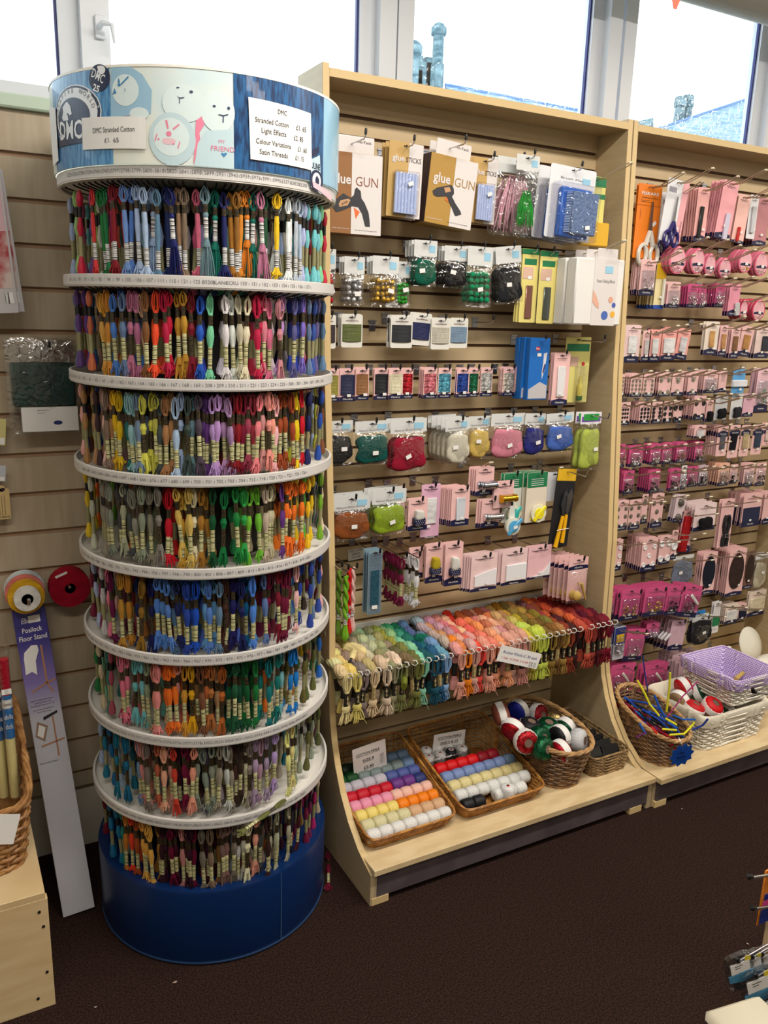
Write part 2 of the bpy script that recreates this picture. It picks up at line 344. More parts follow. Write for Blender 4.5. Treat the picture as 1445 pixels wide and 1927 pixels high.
STAND_NUM = ['S725 S726 S738 S739 S740 S745 S797 S798 S799 S800 S818 S820 S841 S898 S899 S931 S943 S959 S976 S991 S995 S3371 S3820 S5200',
 '69 75 90 91 92 93 94 99 105 106 107 111 115 121 125 B5200 BLANC ECRU 150 151 152 153 154 155 156 157', '47 48 51 52 53 57 61 62 67 69 162 163 164 165 166 167 168 169 208 209 210 211 221 223 224 225 300 301 304 307 309 310',
 '640 642 643 644 645 646 647 648 666 676 677 680 699 700 701 702 703 704 712 718 720 721 722 725 726', '772 775 776 778 780 781 782 791 792 793 794 796 797 798 799 800 801 806 807 809 813 814 815 816 817 818 819 820',
 '943 945 946 947 948 950 951 954 955 957 958 959 961 962 963 964 966 967 970 972 973 975 976 977 986 987 988 989 991 992 993 995', '3753 3755 3756 3760 3761 3765 3766 3768 3770 3771 3772 3773 3774 3776 3777 3778 3022 3023 3024 3031 3032 3033 3041 3042 3045 3046 3047 3051',
 '3838 3839 3840 3841 3842 3843 3844 3845 3846 3847 3848 3856 3857 3858 3859 3860 3861 3862 3863 3864 3865 3866 3779 3787 3790 3799 3801 3802']
def numbers(parent, row, z, cxpx, cypx):
    L = STAND_NUM[row].split(); bm = bmesh.new(); a0 = cyl(cxpx, cypx)[0]*RR; mid = len(L)//2+1
    for i, n in enumerate(L):
        me = textmesh(n, GREYINK).copy(); me.transform(Matrix.Translation((a0+(i-mid)*.0222, 0, z)) @ Matrix.Scale(.0066/.7, 4)); bm.from_mesh(me)
        s = a0+(i-mid)*.0222+.011; v = [bm.verts.new((s+d, 0, z+q)) for d, q in ((-.0004, -.003), (.0004, -.003), (.0004, .002), (-.0004, .002))]; bm.faces.new(v)
    return wrap(bm, GREYINK, parent, 'lettering', RR+(.0018 if row == 0 else .0008))
for i, z in enumerate(LEV):
    t = link('tray', MB().lathe([(0, z-.024), (.282, z-.024), (.286, z-.0225), (.286, z-.019), (0, z-.0188)], 96).mesh(TRAYM), stand)
    link('tray_rim', ring(z-.0225, z+.0005, .2858, .2895).mesh(mat('white_rim', (216, 213, 208), .35)), t)
    s = link('number_strip', ring(z-.020, z-.001, .2895, .2908).mesh(STRIPM), t); numbers(s, i+1, z-.0105, 370, 540+i*165)
# header
hd = link('header', ring(1.722, 1.7445, .284, .2905).mesh(TRAYM), stand)
link('header_disc', MB().lathe([(0, 1.728), (.2845, 1.728), (.2845, 1.734), (0, 1.734)], 64).mesh(TRAYM), hd)
hn = link('number_strip', ring(1.7245, 1.743, .2905, .2918).mesh(STRIPM), hd); numbers(hn, 0, 1.734, 370, 325)
wpoly([(586, 340), (588, 352), (622, 380), (622, 367)], flat('pink_strip', (230, 190, 200), .5), hd, 'pink_number_strip', HR+.002)
PAPERB = mat('header_print_pale', (202, 224, 230), .32, noise=(6, (230, 232, 220)), spec=.5, coat=.3)
hb = link('header_panel', ring(1.7445, 1.908, .2935, .296, 128).mesh(PAPERB), stand)
link('header_rim_trim', ring(1.906, 1.9105, .292, .2972).mesh(TRAYM), hb)
BTH = mat('print_light_blue_thread', (96, 160, 205), .35, noise=(26, (40, 110, 170), (7, 7, 1)), coat=.3)
DTH = mat('print_dark_blue_thread', (30, 95, 150), .35, noise=(60, (8, 44, 88), (3, 3, .6)), coat=.3)
def ang(deg): return radians(deg)*RR
def wband(a0, a1, z0, z1, mt, parent, name, r=HR+.0006):
    return wpoly([(a0, z0), (a1, z0), (a1, z1), (a0, z1)], mt, parent, name, r, False)
s0 = sz(209, 200)[0]; s1 = sz(440, 250)[0]; s2 = sz(608, 270)[0]
wband(s0-.19, s0, 1.745, 1.906, BTH, hb, 'print'); wband(s1, s2, 1.745, 1.906, DTH, hb, 'print'); wband(s2, s2+.2, 1.745, 1.906, mat('print_sky', (150, 195, 220), .3, coat=.3), hb, 'print')
DN = flat('print_navy', (22, 34, 70), .35); PW = flat('print_white', (232, 236, 240), .35)
well(138, 216, 44, 56, PW, hb, r=HR+.0010); well(138, 216, 42.5, 54, DN, hb, r=HR+.0013); well(138, 216, 39, 50, PW, hb, r=HR+.0016); well(136, 222, 30, 38, DN, hb, r=HR+.0019)
cs, cz = sz(138, 216); KX = abs(sz(148, 216)[0]-sz(128, 216)[0])/20; KZ = abs(sz(138, 226)[1]-sz(138, 206)[1])/20
for i, ch in enumerate('CREATIVE WORLD'):
    a = radians(172-i*12.2)
    if ch != ' ': wtext(ch, 0, 0, .0078, GREYINK, hb, r=HR+.0022, rot=a-pi/2, tr=(cs+34*KX*cos(a), cz+44.5*KZ*sin(a)))
HORSE = [(119, 222), (121, 212), (120, 203), (124, 196), (128, 191), (130, 194), (134, 199), (136, 208), (137, 215), (133, 218), (131, 214), (128, 213), (130, 220), (131, 227), (121, 228)]
wpoly(HORSE, PW, hb, r=HR+.0023)
wtext('DMC', 133, 247, .031, PW, hb, bold=.02, wid=.078, r=HR+.0026, rot=-.06)
wpoly([(106, 263), (108, 281), (162, 268), (160, 250)], DN, hb, r=HR+.0021)
# second printed label, tilted
well(187, 147, 20, 26, DN, hb, r=HR+.0011); wtext('DMC', 185, 144, .015, PW, hb, .01, .03, HR+.0015, -.5); wtext('25', 182, 167, .011, PW, hb, .03, r=HR+.0015, rot=-.4); well(192, 132, 7, 8, PW, hb, r=HR+.0015)
wpoly([(161, 172), (166, 168), (188, 196), (186, 203), (170, 192)], PW, hb, r=HR+.0013)
# printed soft toys
LB = flat('print_toy_blue', (150, 190, 216), .35, coat=.3); LW = flat('print_toy_white', (214, 230, 232), .35, coat=.3); LC = flat('print_toy_shade', (190, 214, 222), .35, coat=.3); SB = flat('print_stitch_blue', (62, 130, 180), .4); PK = flat('print_pink', (228, 130, 158), .4); PD = flat('print_ink_blue', (40, 60, 95), .4)
wpoly([(209, 205), (209, 222), (284, 214), (286, 170), (268, 140), (240, 122), (209, 124)], LB, hb, r=HR+.0009); well(236, 170, 25, 30, LW, hb, r=HR+.0012); well(262, 214, 18, 12, LW, hb, r=HR+.0013)
for P in ([(213, 178), (216, 166), (220, 176), (217, 168)], [(232, 178), (236, 168), (239, 177), (236, 166)], [(228, 158), (242, 143), (243, 146), (230, 160)], [(222, 156), (224, 146), (227, 156)]): wpoly(P, SB, hb, r=HR+.0016)
well(225, 160, 3, 3, SB, hb, r=HR+.0017)
well(346, 195, 41, 36, LW, hb, r=HR+.001); well(324, 262, 44, 50, LC, hb, r=HR+.0012); well(322, 258, 34, 36, LW, hb, r=HR+.0014)
wpoly([(369, 225), (386, 215), (384, 236), (375, 250), (378, 268), (364, 310), (366, 276)], PK, hb, r=HR+.0009)
well(410, 210, 32, 40, LW, hb, r=HR+.0011); wpoly([(366, 312), (372, 270), (388, 246), (438, 244), (438, 318)], LC, hb, r=HR+.0012)
for x, y, a, b in ((335, 165, 3, 1.3), (360, 173, 3.4, 2.6), (403, 200, 3, 2), (430, 204, 2.6, 3)): well(x, y, a, b, PD, hb, r=HR+.0018)
for P in ([(333, 180), (338, 184), (347, 183), (347, 184.5), (339, 186), (339, 195), (337.5, 195), (337.5, 186)], [(411, 215), (420, 217), (429, 215), (429, 217), (421, 219), (420.5, 231), (418.5, 231), (419, 219), (411, 217)]): wpoly(P, PD, hb, r=HR+.0018)
for P in ([(291, 265), (295, 252), (297, 252), (293, 266)], [(334, 279), (338, 266), (340, 267), (336, 280)], [(311, 227), (315, 226), (318, 242), (315, 243)], [(325, 242), (337, 233), (338, 236), (327, 245)]): wpoly(P, PK, hb, r=HR+.0017)
well(318, 252, 5, 5, PK, hb, r=HR+.0017); well(318, 266, 13, 6.5, flat('print_pale_pink', (226, 190, 200), .4), hb, r=HR+.0016); well(299, 262, 2, 2, PK, hb, r=HR+.0018); well(327, 271, 2, 2, PK, hb, r=HR+.0018)
wtext('MY', 417, 267, .006, PK, hb, r=HR+.0018); wtext('FRIEND', 419, 281, .0085, PK, hb, wid=.042, r=HR+.0018); wpoly([(421, 296), (416, 290), (417, 287), (421, 289), (425, 287), (427, 290)], SB, hb, r=HR+.0018)
# printed skein label on the dark panel
wpoly([(585, 282), (600, 276), (600, 287), (585, 296)], DN, hb, r=HR+.0011); wpoly([(584, 300), (601, 292), (604, 366), (585, 352)], LC, hb, r=HR+.0010)
wtext('MOULINE', 588, 312, .011, DN, hb, .02, .05, HR+.0014); well(595, 340, 12, 20, DN, hb, r=HR+.0013); well(595, 340, 8, 15, PW, hb, r=HR+.0016); wpoly([(592, 350), (592, 336), (595, 330), (599, 338), (599, 346), (597, 350)], DN, hb, r=HR+.0018)
# taped price signs
def wsign(P, what, lines, r, cat='price sign'):
    e = wpoly(P, WHITE, None, 'price_sign', r); e.location = S0; tag(e, what, 'taped to the round stand header', cat)
    for (t, x, y, h, wd) in lines: wtext(t, x, y, h, INK, e, .0, wd, r+.0006)
wsign([(157, 223), (275, 221), (277, 281), (159, 283)], 'white card priced for stranded cotton', [('DMC Stranded Cotton', 214, 245, .0088, .087), ('£1.', 205, 265, .0082, .013), ('65', 221, 265, .008, .011)], HR+.0038)
wsign([(466, 183), (582, 214), (584, 321), (470, 300)], 'white sheet listing four thread prices', [('DMC', 529, 213, .0085, .02), ('Stranded Cotton', 511, 231, .009, .07), ('£1. 65', 564, 243, .009, .026), ('Light Effects', 514, 250, .009, .052), ('£2. 85', 559, 262, .009, .024), ('Colour Variations', 514, 271, .009, .074), ('£1. 60', 566, 283, .009, .024), ('Satin Threads', 514, 290, .009, .06), ('£1. 15', 561, 299, .009, .022)], HR+.0038)
wsign([(96, 200), (108, 204), (114, 303), (104, 313)], 'narrow white strip with curled edges', [], HR+.004, 'paper strip')
# ---------------------------------------------------------------- colours by everyday name
CN = dict(
 lg=('light green', (150, 190, 110)), cr=('crimson', (190, 20, 62)), pu=('purple', (96, 52, 130)), co=('coral red', (214, 62, 54)), gn=('green', (22, 120, 60)), dg=('dark green', (14, 74, 48)),
 mg=('magenta', (176, 36, 104)), dr=('dark red', (130, 18, 34)), rd=('red', (200, 18, 32)), sb=('sky blue', (104, 150, 205)), pb=('pale blue', (168, 192, 222)), st=('steel blue', (94, 124, 160)),
 ny=('navy', (16, 26, 92)), tb=('tan', (160, 122, 94)), tp=('taupe', (126, 104, 92)), pk=('pink', (232, 118, 150)), gb=('grey-blue', (110, 134, 156)), tl=('teal', (16, 120, 112)),
 bg=('brown-gold', (150, 100, 34)), go=('golden orange', (206, 130, 32)), pm=('mauve pink', (190, 120, 146)), ye=('yellow', (238, 200, 30)), pa=('pale grey', (190, 196, 200)), wh=('white', (232, 232, 232)),
 aq=('aqua', (120, 196, 196)), mi=('mint green', (130, 204, 160)), te=('terracotta', (180, 92, 66)), gy=('golden yellow', (226, 176, 76)), am=('amber', (200, 142, 52)), cb=('cornflower blue', (82, 128, 208)),
 tk=('tan pink', (206, 156, 132)), br=('brown', (128, 82, 50)), fo=('flame orange', (240, 76, 40)), rb=('royal blue', (26, 78, 178)), bi=('beige', (196, 184, 158)), cm=('cream', (230, 220, 184)),
 rp=('rose pink', (222, 120, 142)), dp=('dusty pink', (206, 140, 140)), li=('lilac', (188, 152, 204)), sv=('slate violet', (92, 96, 150)), vi=('violet', (112, 104, 190)), bl=('blue', (42, 76, 172)),
 lb=('light brown', (172, 122, 82)), db=('dark brown', (62, 40, 34)), mv=('mauve', (168, 140, 166)), yg=('yellow gold', (222, 174, 24)), pt=('pale teal', (140, 180, 190)), lm=('lime yellow', (222, 222, 84)),
 ol=('olive yellow', (176, 172, 80)), cl=('camel', (172, 128, 76)), ch=('charcoal', (70, 72, 80)), rr=('rose red', (168, 64, 82)), sa=('salmon', (236, 156, 140)), ru=('rust', (160, 72, 32)),
 gr=('grey', (140, 136, 124)), pg=('putty grey', (182, 176, 156)), gg=('grey green', (136, 150, 128)), pd=('pale gold', (226, 192, 104)), gd=('golden brown', (164, 116, 46)), bn=('bright green', (40, 152, 70)),
 lw=('lime green', (120, 184, 50)), og=('orange', (244, 120, 36)), pl=('plum', (116, 20, 66)), oc=('ochre', (190, 130, 40)), wi=('wine red', (110, 14, 46)), pp=('pale pink', (236, 188, 184)),
 cu=('copper', (182, 102, 50)), dt=('dark teal', (10, 92, 86)), bb=('bright blue', (24, 118, 204)), ov=('olive green', (96, 98, 46)), lv=('lavender grey', (146, 146, 176)), tu=('turquoise blue', (14, 110, 150)),
 pe=('peach', (240, 176, 150)), ps=('sage', (162, 172, 142)), dw=('dark wine', (62, 14, 34)), bk=('black', (30, 30, 34)), ly=('pale yellow', (232, 222, 150)))
def colr(k, j=0): n, c = CN[k]; return tuple(min(255, max(0, v+R.uniform(-j, j))) for v in c)
# ---------------------------------------------------------------- cotton skeins
BANDB = mat('black_gold_band', (14, 13, 16), .35, noise=(420, (82, 68, 42)), spec=.5)
def barmat(name, base, line, axis):
    M = bpy.data.materials.new(name); M.use_nodes = True; N = M.node_tree.nodes; L = M.node_tree.links; b = N['Principled BSDF']; b.inputs['Roughness'].default_value = .4
    tc = N.new('ShaderNodeTexCoord'); mp = N.new('ShaderNodeMapping'); mp.inputs['Scale'].default_value = axis; n = N.new('ShaderNodeTexNoise'); n.inputs['Scale'].default_value = 1; n.inputs['Detail'].default_value = 1
    r = N.new('ShaderNodeValToRGB'); r.color_ramp.interpolation = 'CONSTANT'; r.color_ramp.elements[0].color = (*lin(line), 1); r.color_ramp.elements[1].color = (*lin(base), 1); r.color_ramp.elements[1].position = .47
    L.new(tc.outputs['Object'], mp.inputs[0]); L.new(mp.outputs[0], n.inputs['Vector']); L.new(n.outputs['Fac'], r.inputs[0]); L.new(r.outputs[0], b.inputs['Base Color']); return M
BARC = barmat('cream_barcode_band', (206, 202, 150), (48, 44, 34), (1, 1, 420)); BARW = barmat('white_barcode_band', (214, 214, 212), (40, 40, 44), (1, 1, 420)); BARX = barmat('white_barcode_label', (236, 236, 234), (30, 30, 34), (520, 1, 1))
def skein(seed, L, slim=False, b1=(.2, .32), b2=(.55, .78), bm2=BARC, w=.0070):
    r = random.Random(seed); t = MB(); W = w; f = .0036
    def Z(u): return -u*L
    # top loop strands over the peg
    for i in range(6):
        x = W*(.35+.65*r.random()); dx = r.uniform(-.3, .3)*W; y = r.uniform(-.004, .004); top = r.uniform(0, .004)
        t.tube([(f*.7+dx*.2, y*.5, Z(b1[0])), (x*.9+dx, y, Z(b1[0]*.6)), (x*.7+dx, y, Z(.04)), (dx, y, top), (-x*.7+dx, y, Z(.04)), (-x*.9+dx, y, Z(b1[0]*.6)), (-f*.7+dx*.2, y*.5, Z(b1[0]))], .0012, 5)
    mid = (b1[1]+b2[0])/2
    bw = W*(.55 if slim else .9)
    prof = [(f*.8, f*.7, Z(b1[0]-.03)), (f, f*.8, Z(b1[0])), (f, f*.8, Z(b1[1])), (bw*.85, bw*.65, Z(b1[1]+.05)), (bw, bw*.75, Z(mid)), (bw*.8, bw*.6, Z(b2[0]-.05)), (f, f*.8, Z(b2[0])), (f, f*.8, Z(b2[1])), (W*.8, W*.5, Z(b2[1]+.06)), (W*.75, W*.4, Z(b2[1]+.09))]
    t.lathe(prof, 18, 0, None, .09)
    for i in range(9):
        a = -1+2*i/8+r.uniform(-.1, .1); y = r.uniform(-.004, .004); xe = a*W*1.4; l = 1-.05*a*a-r.uniform(0, .05)
        t.tube([(a*f*.8, y*.4, Z(b2[1])), (xe*.85, y, Z((b2[1]+1)/2)), (xe, y*1.3, Z(l-.03)), (xe*.93-.001, y*1.2+.001, Z(l)), (xe*.8-.0015, y+.0015, Z(l-.03)), (xe*.5, y*.6+.001, Z((b2[1]+1)/2)), (a*f*.5, 0, Z(b2[1]))], .0011, 5)
    if r.random() < .3: # a loose end
        s = r.choice((-1, 1)); t.tube([(0, -.003, Z(.9)), (s*W*1.3, -.004, Z(.93)), (s*W*1.9, -.003, Z(1.04))], .0005, 4)
    g = f*1.12; ba = MB().lathe([(g, g*.86, Z(b1[0])), (g, g*.86, Z(b1[1]))], 12); bb = MB().lathe([(g, g*.86, Z(b2[0])), (g, g*.86, Z(b2[1]))], 12)
    return t.mesh(THR, True, 80), ba.mesh(BANDB), bb.mesh(bm2)
def proto(nm, args):
    a, b, c = args; o = link(nm, a); p = link('paper_band', b, o); q = link('barcode_band', c, o); return o
PR = [proto('thread_skein', skein(i, .16, b1=((.19, .31), (.22, .33), (.16, .27), (.24, .36))[i % 4], b2=((.50, .76), (.57, .81), (.47, .70), (.60, .82))[(i+i//4) % 4], bm2=BANDB if i == 5 else BARC)) for i in range(6)]
PS = [proto('thread_skein', skein(20+i, .162, True, (.16, .24), ((.58, .78), (.62, .82), (.3, .52))[i], BARW, .0085)) for i in range(3)]
def place(o, M, col, parent=None):
    o.matrix_world = M; o.color = (*lin(col), 1)
    return o
used = set()
def inst(p):
    if p.name not in used: used.add(p.name); return p
    return dup(p)
T1 = (2.064, 0, 0, [(290, 'lg'), (318, 'cr'), (340, 'pu'), (356, 'co'), (378, 'gn'), (402, 'gn'), (424, 'mg'), (444, 'dr'), (464, 'rd'), (487, 'sb'), (507, 'cb'), (527, 'pb'), (547, 'pb'), (568, 'pb'), (592, 'pb'), (620, 'st'), (648, 'ny'), (668, 'ny'), (688, 'tb'), (722, 'tp'), (765, 'pk'), (803, 'gb'), (845, 'tl'), (872, 'ny'), (898, 'bg'), (920, 'bg'), (944, 'go'), (965, 'go'), (990, 'dt'), (1012, 'pm'), (1032, 'dg'), (1073, 'ye'), (1092, 'pa'), (1118, 'wh'), (1140, 'wh'), (1158, 'pa'), (1175, 'pb'), (1192, 'pb'), (1207, 'aq'), (1220, 'aq'), (1236, 'aq'), (1252, 'mi')])
T2 = (2.58, 100, 540, [(122, 'pu'), (140, 'pu'), (157, 'pu'), (180, 'te'), (210, 'gy'), (240, 'am'), (262, 'am'), (287, 'cb'), (318, 'cb'), (342, 'st'), (378, 'pm'), (402, 'pm'), (432, 'tk'), (456, 'br'), (488, 'fo'), (510, 'fo'), (542, 'cr'), (565, 'cr'), (603, 'am'), (632, 'am'), (668, 'dr'), (717, 'rb'), (775, 'mi'), (832, 'wh'), (875, 'wh'), (905, 'bi'), (945, 'cm'), (990, 'cr'), (1012, 'cr'), (1036, 'rp'), (1065, 'pk'), (1092, 'dp'), (1130, 'li'), (1175, 'sv'), (1212, 'vi'), (1250, 'st'), (1280, 'bl'), (1300, 'sv'), (1316, 'ny')])
T3 = (2.58, 100, 540, [(133, 'br'), (151, 'lb'), (173, 'lb'), (196, 'db'), (230, 'pp'), (255, 'tp'), (275, 'lb'), (298, 'yg'), (321, 'yg'), (345, 'tl'), (372, 'pt'), (390, 'pt'), (410, 'gb'), (435, 'lm'), (465, 'lm'), (495, 'ol'), (520, 'ch'), (549, 'cl'), (574, 'cl'), (598, 'pb'), (627, 'pb'), (652, 'ch'), (678, 'gb'), (702, 'ch'), (728, 'pu'), (750, 'pu'), (774, 'li'), (798, 'li'), (822, 'li'), (848, 'mv'), (874, 'wi'), (902, 'dr'), (926, 'wi'), (950, 'rr'), (976, 'rr'), (1003, 'rp'), (1022, 'dp'), (1046, 'sa'), (1070, 'sa'), (1093, 'pp'), (1113, 'ru'), (1136, 'ru'), (1160, 'ru'), (1180, 'ye'), (1208, 'rd'), (1235, 'ny'), (1265, 'ny'), (1292, 'bl')])
T4 = (2.58, 100, 880, [(176, 'gr'), (198, 'pg'), (220, 'gr'), (240, 'gr'), (262, 'gr'), (284, 'gr'), (306, 'ch'), (336, 'pg'), (360, 'ch'), (385, 'gr'), (410, 'gr'), (437, 'gg'), (462, 'gr'), (510, 'gr'), (548, 'rd'), (570, 'rd'), (592, 'pd'), (618, 'am'), (642, 'pd'), (662, 'pd'), (686, 'cm'), (722, 'gd'), (742, 'gd'), (772, 'dg'), (832, 'gn'), (880, 'gn'), (902, 'gn'), (930, 'bn'), (962, 'lw'), (1000, 'lw'), (1030, 'bi'), (1054, 'bi'), (1083, 'cm'), (1113, 'pu'), (1134, 'og'), (1155, 'og'), (1182, 'og'), (1202, 'og'), (1222, 'og'), (1245, 'ye'), (1272, 'ye'), (1294, 'lw')])
T5 = (2.58, 100, 880, [(183, 'pp'), (198, 'pb'), (215, 'pl'), (232, 'pa'), (256, 'pk'), (282, 'pl'), (310, 'tp'), (338, 'oc'), (352, 'oc'), (375, 'oc'), (405, 'ny'), (432, 'bg'), (465, 'ny'), (498, 'cb'), (522, 'cb'), (552, 'cb'), (574, 'st'), (598, 'ny'), (632, 'bl'), (652, 'bl'), (674, 'rb'), (698, 'rb'), (733, 'sb'), (756, 'cb'), (785, 'sb'), (808, 'st'), (833, 'db'), (854, 'db'), (877, 'ny'), (907, 'ny'), (944, 'tu'), (964, 'cb'), (986, 'cb'), (1030, 'st'), (1062, 'wi'), (1086, 'wi'), (1115, 'wi'), (1142, 'wi'), (1166, 'wi'), (1186, 'pp'), (1215, 'bl'), (1238, 'bl'), (1268, 'st'), (1296, 'bl')])
T6 = (2.58, 100, 1200, [(214, 'mi'), (237, 'bi'), (262, 'tl'), (286, 'rr'), (312, 'rr'), (336, 'rp'), (362, 'rp'), (400, 'aq'), (430, 'aq'), (458, 'gg'), (488, 'sa'), (512, 'sa'), (540, 'og'), (560, 'og'), (580, 'og'), (606, 'dp'), (634, 'am'), (668, 'yg'), (695, 'br'), (722, 'br'), (745, 'cu'), (768, 'cu'), (798, 'lb'), (822, 'cu'), (855, 'dg'), (880, 'dg'), (907, 'dg'), (928, 'dg'), (948, 'gn'), (987, 'gn'), (1020, 'tl'), (1045, 'tl'), (1068, 'dt'), (1092, 'tl'), (1128, 'aq'), (1150, 'bb'), (1178, 'bb'), (1222, 'ov'), (1248, 'ov'), (1275, 'ov'), (1300, 'gn')])
T7 = (2.58, 100, 1200, [(205, 'lv'), (224, 'ny'), (244, 'tu'), (264, 'tu'), (292, 'pb'), (322, 'tu'), (344, 'tu'), (366, 'tu'), (398, 'sb'), (420, 'dp'), (440, 'dp'), (462, 'tp'), (482, 'tp'), (502, 'te'), (522, 'pe'), (544, 'pe'), (564, 'tk'), (582, 'co'), (606, 'dw'), (632, 'wi'), (660, 'wi'), (685, 'sa'), (706, 'gg'), (724, 'gg'), (744, 'ch'), (768, 'gg'), (788, 'ps'), (812, 'gr'), (840, 'pa'), (866, 'gr'), (886, 'db'), (910, 'db'), (940, 'pg'), (962, 'gr'), (985, 'mv'), (1012, 'mv'), (1040, 'mv'), (1072, 'li'), (1100, 'ol'), (1130, 'ly'), (1160, 'ly'), (1188, 'ps'), (1220, 'ps'), (1250, 'ov'), (1276, 'ps'), (1300, 'mi')])
T8 = (2.58, 100, 1200, [(222, 'tu'), (243, 'tu'), (264, 'tu'), (284, 'tu'), (304, 'tu'), (326, 'tl'), (347, 'oc'), (371, 'fo'), (400, 'ru'), (431, 'gy'), (452, 'gy'), (471, 'gy'), (497, 'gd'), (520, 'dw'), (545, 'dw'), (571, 'wi'), (595, 'dw'), (622, 'dp'), (645, 'dw'), (667, 'dw'), (690, 'wi'), (722, 'tp'), (745, 'dw'), (768, 'tp'), (805, 'br'), (826, 'tp'), (848, 'tp'), (880, 'tp'), (905, 'pa'), (928, 'pg'), (950, 'cm'), (985, 'sa'), (1012, 'ch'), (1040, 'db'), (1062, 'pg'), (1084, 'pg'), (1110, 'ch'), (1142, 'pg'), (1175, 'bk'), (1205, 'dw'), (1230, 'pl'), (1256, 'pl'), (1278, 'mg'), (1296, 'mg')])
TN = ['top', 'second', 'third', 'fourth', 'fifth', 'sixth', 'seventh', 'lowest']
TOP = [1.704]+[z-.038 for z in LEV]
LIM = .9
ncount = 0; npeg = 0; pegmass = MB(); mass = MB(); masscol = []
pegp = link('peg', MB().tube([(.14, 0, 0), (.242, 0, 0), (.278, 0, .008), (.283, 0, .0105)], [.0016, .0016, .0018, .0022], 6).mesh(flat('black_peg_wire', (12, 12, 14), .3)), stand)
BPP = [(.003, 0, 'c'), (.0072, -.012, 'c'), (.006, -.026, 'c'), (.0034, -.031, 'c'), (.0038, -.031, 'k'), (.0038, -.050, 'k'), (.0034, -.050, 'c'), (.0068, -.070, 'c'), (.0036, -.086, 'c'), (.0039, -.086, 'w'), (.0039, -.124, 'w'), (.0036, -.124, 'c'), (.0088, -.147, 'c'), (.0078, -.157, 'c'), (.003, -.16, 'c')]
BP = MB().lathe([(a, b) for a, b, _ in BPP], 8)
def inmass(M, c):
    mass.add(BP.v, BP.f, 0, M)
    for a, b, t in BPP: masscol.extend([c if t == 'c' else ((22, 20, 20) if t == 'k' else (150, 146, 104))]*8)
for ti, (sc, ox, oy, row) in enumerate((T1, T2, T3, T4, T5, T6, T7, T8)):
    rh = .270; z = TOP[ti]
    for j, (X, k) in enumerate(row):
        x = X/sc+ox; yy = {0: 440, 1: 640, 2: 815, 3: 990, 4: 1160, 5: 1320, 6: 1470, 7: 1600}[ti]
        # find the angle whose front skein shows at column x
        lo, hi = radians(-106.6-97), radians(-106.6+97)
        for _ in range(40):
            md = (lo+hi)/2
            if px((AX+rh*cos(md), AY+rh*sin(md), z-.08)) < x: lo = md
            else: hi = md
        th = (lo+hi)/2+R.uniform(-.008, .008); rj = rh+R.uniform(-.008, .006)+(0 if j % 2 else -.006)
        base = Vector((AX+rj*cos(th), AY+rj*sin(th), z+.005+R.uniform(-.007, .005)))
        M = Matrix.Translation(base) @ Matrix.Rotation(th+pi/2+R.uniform(-.25, .25), 4, 'Z') @ Matrix.Rotation(R.gauss(0, .03), 4, 'Y') @ Matrix.Rotation(R.uniform(-.02, .06), 4, 'X')
        n, c = CN[k]; c = colr(k, 9)
        if abs(th+1.86) < LIM and ncount < 990:
            pr = inst(PS[R.randrange(3)] if ti == 0 else PR[R.choice((0, 1, 2, 3, 4, 0, 1, 2, 3, 5))])
            s = R.uniform(1.0, 1.09) if ti != 7 else R.uniform(1.0, 1.12)
            M = M @ Matrix.Diagonal((1.12, 1.1, s, 1)); place(pr, M, c)
            a = CN[row[j-1][1]][0] if j else 'the edge'; b = CN[row[j+1][1]][0] if j < len(row)-1 else 'the edge'
            wb = f'between {a} and {b}' if a != b else f'among {a}'
            tag(pr, f'{n} thread skein {wb},', f'{TN[ti]} tier of round stand', 'thread skein', f'cotton skeins on the {TN[ti]} tier'); ncount += 1
        else:
            inmass(M, c)
        # those hanging deeper on the same peg
        for q in range(1, 3):
            if R.random() > .5: continue
            r2 = rj-.016-.024*q; t2 = th+R.uniform(-.05, .05)+.05*(q-1)*(-1)**j; c2 = colr(k if R.random() < .75 else R.choice(row)[1], 18)
            M2 = Matrix.Translation((AX+r2*cos(t2), AY+r2*sin(t2), z+.004)) @ Matrix.Rotation(t2+pi/2, 4, 'Z') @ Matrix.Rotation(R.gauss(0, .05), 4, 'Y') @ Matrix.Diagonal((1.2, 1, 1.2 if ti == 0 else .98, 1))
            inmass(M2, c2)
        Mp = Matrix.Rotation(th, 4, 'Z'); Mp.translation = (0, 0, z+.004)
        if npeg < 96 and ti < 3:
            p = pegp if npeg == 0 else dup(pegp, stand); p.matrix_local = Mp; npeg += 1
        else: pegmass.tube([(.14, 0, 0), (.242, 0, 0), (.278, 0, .008), (.283, 0, .0105)], .0016, 5, 0, M=Mp)
print('SKEINS', ncount)
o = link('peg_rows', pegmass.mesh(MC['black_peg_wire']), stand); o['kind'] = 'stuff'
for ti in range(8): # the far side of the stand
    for s in (-1, 1):
        for q in range(14):
            th = -1.86+s*(1.5+q*.09); inmass(Matrix.Translation((AX+.268*cos(th), AY+.268*sin(th), TOP[ti]+.004)) @ Matrix.Rotation(th+pi/2, 4, 'Z'), colr(R.choice((T1, T2, T3, T4, T5, T6, T7, T8)[ti][3])[1], 12))
me = mass.mesh(mat('mixed_thread', attr='tint', rough=.6, noise=(60, (185, 185, 185), (9, 9, 1))))
ca = me.color_attributes.new('tint', 'FLOAT_COLOR', 'POINT'); ca.data.foreach_set('color', [q for c in masscol for q in (*lin(c), 1)])
o = link('thread_skein_mass', me); o['kind'] = 'stuff'; tag(o, 'dense mass of mixed thread skeins behind the front ones', 'around the round stand', 'thread skeins')
